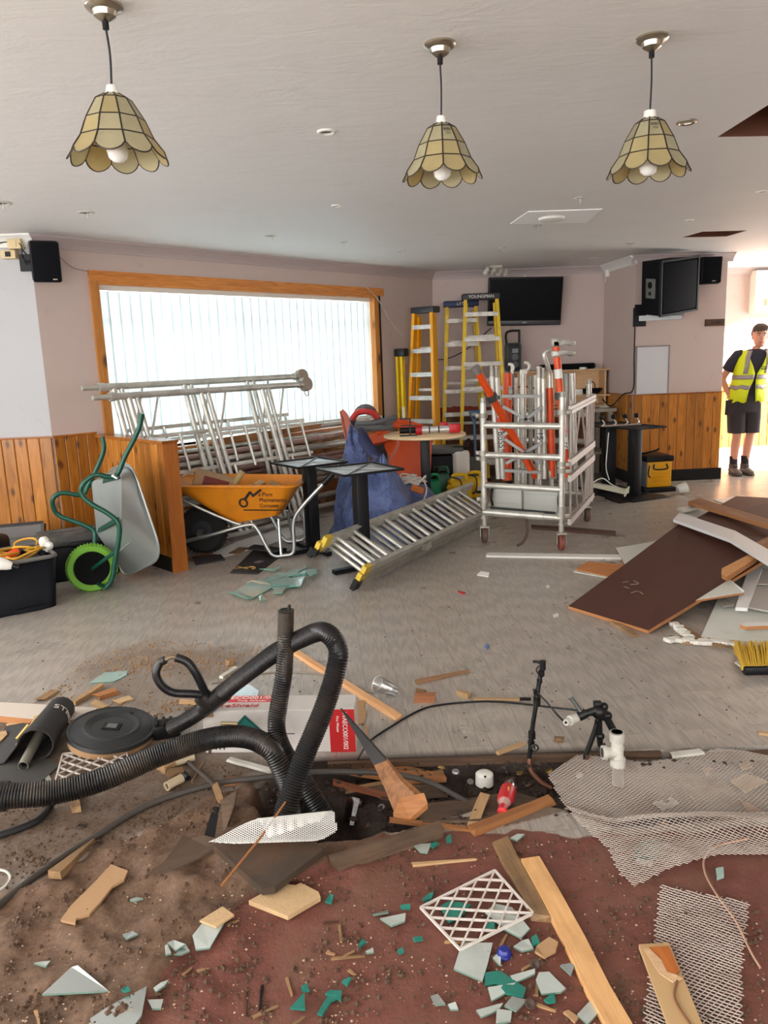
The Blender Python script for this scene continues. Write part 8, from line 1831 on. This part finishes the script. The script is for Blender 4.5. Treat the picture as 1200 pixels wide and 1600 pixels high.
slab('glass_bit', 'clear thin glass sheet lying in the sawdust left of the hoses', 'glass shard', [(140, 1068), (162, 1052), (200, 1048), (198, 1056), (178, 1066)], .003, SHG, em=SHE); slab('glass_bit', 'bent clear plastic behind the carton', 'plastic sheet', [(355, 1090), (362, 1072), (390, 1070), (404, 1080), (402, 1090)], .004, CLEAR, .01)
# planks bottom right
stick('plank', 'mouldy grey-spotted plank lying above the lattice', 'plank', (783, 1316), (846, 1434), .052, .018, PINE_D)
stick('plank', 'long clean pine plank running to the bottom edge of the photo', 'plank', (832, 1348), (985, 1640), .058, .022, wood('clean_pine_plank', (196, 146, 92), (220, 174, 120), .55, 0, dirt=((132, 92, 60), .35, 4)))
hb = thing('torn_hardboard', 'torn veneered hardboard strip lying over the small mesh', 'board', GG(1050, 1540))
q = [(998, 1482), (1045, 1479), (1062, 1520), (1110, 1640), (1056, 1640)]; P = [GG(x, y, .014) for x, y in q]; obj('board', MB().prism(P, (0, 0, .012)), mat('hardboard_back', (192, 158, 112), .7, 0, .08, 7), hb, 0)
obj('veneer', MB().prism([GG(x, y, .028) for x, y in ((1013, 1481), (1045, 1479), (1062, 1518), (1056, 1524), (1042, 1520), (1034, 1502))], (0, 0, .002)), wood('orange_veneer', (156, 84, 30), (184, 108, 48), .4, 1), hb, 0)
obj('torn_edge', MB().prism([GG(x, y, .028) for x, y in ((1006, 1484), (1013, 1482), (1034, 1502), (1042, 1520), (1056, 1524), (1066, 1530), (1052, 1536), (1030, 1522))], (0, 0, .003)), mat('torn_fibre', (206, 170, 130), .9, 0, .15, 40, .4, 80), hb, 0)
obj('tear_groove', MB().tube(smoothline([GG(1058, 1532, .029), GG(1054, 1556, .029), GG(1062, 1576, .029), GG(1078, 1600, .029)], 5), .003, 5), mat('tear_brown', (128, 88, 56), .9), hb, 40)
# ------------------------------------------------------------------ broken mirror and teal shards
MIR = mat('mirror_back_grey', (188, 196, 190), .25, .15, .06, 8, .02, 60, ((140, 136, 122), .5, 6, .5)); MIRL = mat('bright_mirror', (206, 214, 212), .08, .85, .03); MEDGE = mat('mirror_edge', (112, 140, 128), .2, 0, .1); TEALM = mat('teal_glaze', (40, 118, 104), .25, 0, .12)
for q, m, lb in (([(66, 1558), (112, 1514), (122, 1514), (170, 1552)], MIRL, 'large triangular mirror shard on the dirt at lower left'), ([(118, 1610), (170, 1578), (230, 1544), (222, 1592), (206, 1612)], MIRL, 'long mirror shard cut by the bottom edge of the photo'), ([(301, 1466), (316, 1446), (350, 1447), (328, 1484), (306, 1486)], MIR, 'mirror shard half covered by a brown card piece'),
    ([(262, 1478), (272, 1472), (290, 1480), (274, 1488)], MIR, 'upper shard of the small mirror cluster on the dirt edge'), ([(272, 1496), (290, 1480), (297, 1490), (284, 1496)], MIRL, 'right shard of the small mirror cluster on the dirt edge'), ([(258, 1482), (262, 1480), (268, 1492), (259, 1496)], MIR, 'left sliver of the small mirror cluster on the dirt edge'), ([(192, 1465), (206, 1458), (216, 1464), (198, 1472)], MIRL, 'curved white shard left of the mirror cluster'),
    ([(203, 1409), (214, 1405), (224, 1407), (210, 1411)], MIRL, 'thin bright sliver in the middle of the brown dirt'), ([(54, 1510), (66, 1506), (79, 1504), (72, 1513)], MIR, 'small dull shard above the large triangular shard'), ([(231, 1567), (256, 1567), (252, 1580), (238, 1580)], MIRL, 'small bright shard near the long mirror shard'), ([(240, 1548), (252, 1540), (264, 1534), (258, 1544), (244, 1554)], MIR, 'narrow shard standing above the small bright one'),
    ([(645, 1323), (674, 1320), (668, 1335), (656, 1334)], MIR, 'pale shard near the dark weathered timber'), ([(594, 1440), (634, 1430), (633, 1443), (612, 1450)], MIR, 'pale pointed shard in the middle of the red floor'), ([(582, 1430), (606, 1424), (607, 1430), (584, 1434)], MIRL, 'narrow bright shard just above the pointed one'), ([(571, 1490), (583, 1485), (584, 1492), (574, 1494)], MIR, 'tiny pale shard beside thin twigs on the red floor'),
    ([(797, 1314), (808, 1306), (820, 1308), (808, 1318)], MIR, 'torn pale scrap below the grey plywood strip'), ([(709, 1518), (722, 1478), (770, 1477), (762, 1510), (754, 1536)], MIR, 'large dirty square shard below the lattice corner'), ([(757, 1430), (775, 1415), (800, 1420), (828, 1456), (814, 1470), (788, 1456)], MIR, 'large dirty shard under the right corner of the lattice'), ([(802, 1484), (816, 1472), (826, 1470), (834, 1486), (815, 1490)], MIR, 'pale shard right of the blue bottle top'),
    ([(837, 1535), (842, 1522), (858, 1522), (884, 1550), (876, 1556), (846, 1558)], MIR, 'large curved pale shard beside the long pine plank'), ([(875, 1512), (890, 1508), (898, 1514), (892, 1528)], MIRL, 'small bright shard against the pine plank'), ([(902, 1590), (926, 1562), (938, 1582), (918, 1606)], MIR, 'square pale tile piece by the lower pine plank'), ([(762, 1548), (806, 1541), (790, 1556), (768, 1568)], MIR, 'long pale shard across the teal pieces'), ([(788, 1576), (800, 1562), (824, 1566), (806, 1584)], MIRL, 'bright shard below the teal pieces'),
    ([(744, 1582), (786, 1572), (780, 1580), (752, 1594)], MIR, 'narrow dirty shard at the bottom of the shard heap'), ([(776, 1582), (800, 1582), (798, 1600), (775, 1604)], MIR, 'pale shard at the very bottom of the heap'), ([(673, 1562), (684, 1557), (696, 1572), (680, 1574)], MIRL, 'pale shard left of the shard heap with dark specks'), ([(700, 1575), (712, 1571), (716, 1580), (704, 1580)], MIR, 'tiny pale shard next to the specked one'), ([(770, 1500), (776, 1493), (783, 1496), (782, 1512)], MIR, 'small pointed shard under the blue bottle top'), ([(797, 1530), (836, 1518), (836, 1524), (804, 1540)], MIR, 'long thin pale shard pointing to the curved one')):
    slab('mirror_shard', lb, 'shard', q, .005, m, .002, [random.uniform(0, .006) for _ in q], MEDGE)
for q, lb in (([(757, 1524), (780, 1521), (781, 1540), (758, 1541)], 'square teal piece on top of the shard heap'), ([(781, 1520), (822, 1548), (818, 1562), (790, 1556), (776, 1540)], 'large dark teal shard in the shard heap'), ([(688, 1420), (704, 1412), (736, 1418), (720, 1436), (700, 1444)], 'large teal shard beneath the lattice'), ([(660, 1408), (670, 1399), (678, 1398), (674, 1408), (662, 1412)], 'teal shard at the left corner of the lattice'), ([(830, 1468), (838, 1464), (844, 1478), (832, 1480)], 'teal triangle near the grey plank end'),
    ([(850, 1566), (866, 1553), (868, 1570), (856, 1570)], 'teal triangle in front of the curved pale shard'), ([(508, 1412), (516, 1400), (522, 1404), (518, 1414)], 'rounded teal chip right of the chipboard'), ([(560, 1480), (566, 1471), (573, 1476), (562, 1484)], 'teal triangle beside the thin twigs'), ([(645, 1468), (660, 1467), (661, 1472), (648, 1474)], 'thin teal sliver left of the lattice tip'), ([(621, 1487), (629, 1485), (631, 1492), (624, 1493)], 'tiny teal chip in the middle of the red floor'),
    ([(625, 1418), (641, 1417), (641, 1422), (628, 1422)], 'thin teal sliver above the pale pointed shard'), ([(534, 1536), (546, 1531), (549, 1534), (543, 1544)], 'teal chip left of the bottom dark specks'), ([(496, 1588), (512, 1560), (524, 1554), (534, 1555), (530, 1562), (518, 1568), (504, 1590)], 'broken long teal piece at the bottom of the red floor'), ([(508, 1556), (516, 1550), (534, 1552), (533, 1568), (522, 1560)], 'upper part of the broken teal pieces at the bottom'), ([(454, 1580), (476, 1555), (477, 1581)], 'teal triangle at the bottom of the red floor'), ([(470, 1545), (480, 1540), (484, 1552), (472, 1552)], 'dull teal chip above the bottom teal triangle'),
    ([(423, 1402), (438, 1388), (440, 1396), (436, 1402)], 'teal chip half under the chipboard piece'), ([(697, 1312), (704, 1307), (706, 1318), (698, 1320)], 'small teal chip by the grey plywood'), ([(672, 1324), (680, 1318), (686, 1322), (676, 1328)], 'small teal chip beside the pale shard near the timber'), ([(190, 1550), (200, 1544), (204, 1551), (195, 1553)], 'small teal chip above the long mirror shard'), ([(755, 1452), (772, 1442), (774, 1456), (760, 1458)], 'teal bit under the lattice lower edge')):
    slab('teal_shard', lb, 'shard', q, .006, TEALM, .004, [random.uniform(0, .005) for _ in q])
t = thing('bottle_stopper', 'round dark blue bottle top among the shards', 'bottle top', GG(788, 1488)); c = GG(788, 1488, .012)
obj('cap', MB().lathe([(0, .012), (.012, .011), (.0175, .004), (.018, -.01), (0, -.01)], c, 20), mat('blue_cap', (32, 42, 128), .3, 0, .1), t); obj('ridge', MB().tube([c+Vector((math.cos(q)*.018, math.sin(q)*.018, -.004)) for q in [i*math.pi/10 for i in range(20)]], .0015, 5, closed=True), mat('blue_cap', (32, 42, 128)), t)
slab('torn_card', 'crumpled tan card bit among the shards beside the pine plank', 'cardboard', [(838, 1482), (858, 1470), (872, 1478), (868, 1492), (850, 1500), (836, 1494)], .008, CARD, .004, [random.uniform(0, .014) for _ in range(6)])
slab('torn_card', 'small tan card corner at the bottom near the pine plank', 'cardboard', [(880, 1584), (888, 1581), (904, 1592), (898, 1600)], .006, CARD)
for x, y, r_, lb in ((836, 1506, .012, 'rusty round cap standing on edge in the shards'), (828, 1568, .012, 'rusty cap near the bottom of the shard heap')):
    c = GG(x, y, .010); tag(obj('rusty_disc', MB().lathe([(0, -.004), (r_, -.004), (r_, .004), (r_*.8, .005), (0, .001)], c, 16, Matrix.Rotation(.9, 3, 'X')), mat('rusty_ring', (70, 56, 46))), lb, 'cap')
for a, b, lb in (((816, 1516), (846, 1498), 'bent tan splinter beside the rusty cap'), ((695, 1472), (760, 1470), 'brown stick under the lower corner of the lattice'), ((782, 1478), (792, 1460), 'short wood sliver above the blue bottle top'), ((790, 1562), (800, 1556), 'tan stub lying on the bright shard'), ((838, 1556), (840, 1530), 'pale sliver lying on the curved shard'), ((838, 1570), (868, 1580), 'brown card curl below the teal triangle'),
                 ((566, 1448), (560, 1442), 'dark brown chip in the red floor'), ((530, 1446), (533, 1472), 'thin upright splinter on the red floor'), ((508, 1442), (530, 1440), 'twig with a dark knob on the red floor'), ((518, 1498), (570, 1494), 'long thin twig on the red floor'), ((536, 1496), (554, 1486), 'thin twig crossing the long one'), ((448, 1528), (456, 1556), 'pale splinter above the bottom teal triangle'), ((395, 1590), (434, 1572), 'brown splinter at the bottom left of the red floor'), ((458, 1602), (476, 1588), 'curved pale splinter at the very bottom'), ((410, 1540), (406, 1580), 'black charred chip on the red floor bottom left'), ((382, 1546), (384, 1590), 'dark bark piece on the red floor bottom left'),
                 ((510, 1488), (524, 1492), 'short pale twig left of the crossed twigs'), ((545, 1516), (556, 1524), 'small twig below the crossed twigs'), ((715, 1328), (724, 1324), 'dark twig on the red floor near the plank'), ((286, 1524), (300, 1512), 'thin pale splinter at the red floor edge'), ((308, 1518), (327, 1514), 'short orange splinter at the red floor edge'), ((355, 1446), (372, 1438), 'thin reddish splinter beside the card piece'), ((14, 1480), (36, 1468), 'thin dark twig on the dirt at the left'), ((300, 1222), (318, 1190), 'thin brown stick near the pipe offcuts'), ((56, 1580), (62, 1604), 'pale splinter at the bottom left corner'), ((962, 972), (992, 996), None)):
    if lb: stick('splinter', lb, 'splinter', a, b, .008, .005, BLACK if 'black' in lb else (DARKW if 'dark' in lb else PINE_D), taper=.6)
# loose crumbs of soil and rubble: nobody could count them
random.seed(33)
def crumbs(label, n, area, r0, r1, m, name='rubble'):
    mb = MB(); k = 0
    xs = [p[0] for p in area]; ys = [p[1] for p in area]
    while k < n:
        x, y = random.uniform(min(xs), max(xs)), random.uniform(min(ys), max(ys))
        if not inpoly(area, x, y): continue
        if noise.noise(Vector((x*.012, y*.02, 5))) < random.uniform(-.35, .35): continue
        r_ = r0+(r1-r0)*random.random()**3; p = GG(x, y, r_*.3); s = [random.uniform(.7, 1.3)*r_ for _ in range(6)]
        q = [p+Vector((s[0], 0, 0)), p+Vector((0, s[1], 0)), p+Vector((-s[2], 0, 0)), p+Vector((0, -s[3], 0)), p+Vector((0, 0, s[4]*.8)), p-Vector((0, 0, s[5]*.5))]
        mb.add(q, [(0, 1, 4), (1, 2, 4), (2, 3, 4), (3, 0, 4), (1, 0, 5), (2, 1, 5), (3, 2, 5), (0, 3, 5)]); k += 1
    tag(obj(name, mb, m, None, 0), label, 'rubble', None, 'stuff')
EARTH, GRIT = mat('earth_crumbs', (86, 64, 48), .95, 0, .3, 30), mat('pale_grit', (176, 150, 126), .9, 0, .2, 30)
crumbs('loose brown soil crumbs over the dirt and red floor', 2600, [(0, 1330), (330, 1250), (440, 1330), (560, 1330), (900, 1305), (1000, 1400), (1190, 1420), (1200, 1600), (0, 1600)], .0015, .010, EARTH)
crumbs('pale grit and chips strewn over the red floor and dirt', 1300, [(0, 1330), (330, 1250), (440, 1330), (560, 1330), (900, 1305), (1000, 1400), (1190, 1420), (1200, 1600), (0, 1600)], .001, .0045, GRIT)
crumbs('dark rubble and soil in the bottom of the hole', 900, [(400, 1230), (470, 1195), (900, 1190), (1180, 1185), (1180, 1240), (930, 1270), (560, 1310), (430, 1300)], .003, .016, mat('dark_crumbs', (54, 40, 32), .95, 0, .3, 30))
crumbs('tan sawdust and chips around the pile left of the hoses', 1700, [(70, 1090), (130, 1030), (230, 1000), (420, 1010), (400, 1050), (320, 1100), (240, 1120), (160, 1100)], .0015, .009, mat('sawdust_chips', (158, 122, 84), .9, 0, .25, 30), 'sawdust')
crumbs('soot-brown crumbs on the lino left of the hole', 700, [(0, 1260), (120, 1250), (300, 1190), (400, 1200), (330, 1290), (150, 1340), (0, 1400)], .0015, .008, EARTH)
crumbs('specks of grit scattered on the open grey floor', 500, [(20, 990), (300, 920), (560, 960), (900, 900), (1000, 1000), (1180, 1080), (1190, 1150), (560, 1170), (400, 1080), (60, 1080)], .001, .006, EARTH, 'grit')
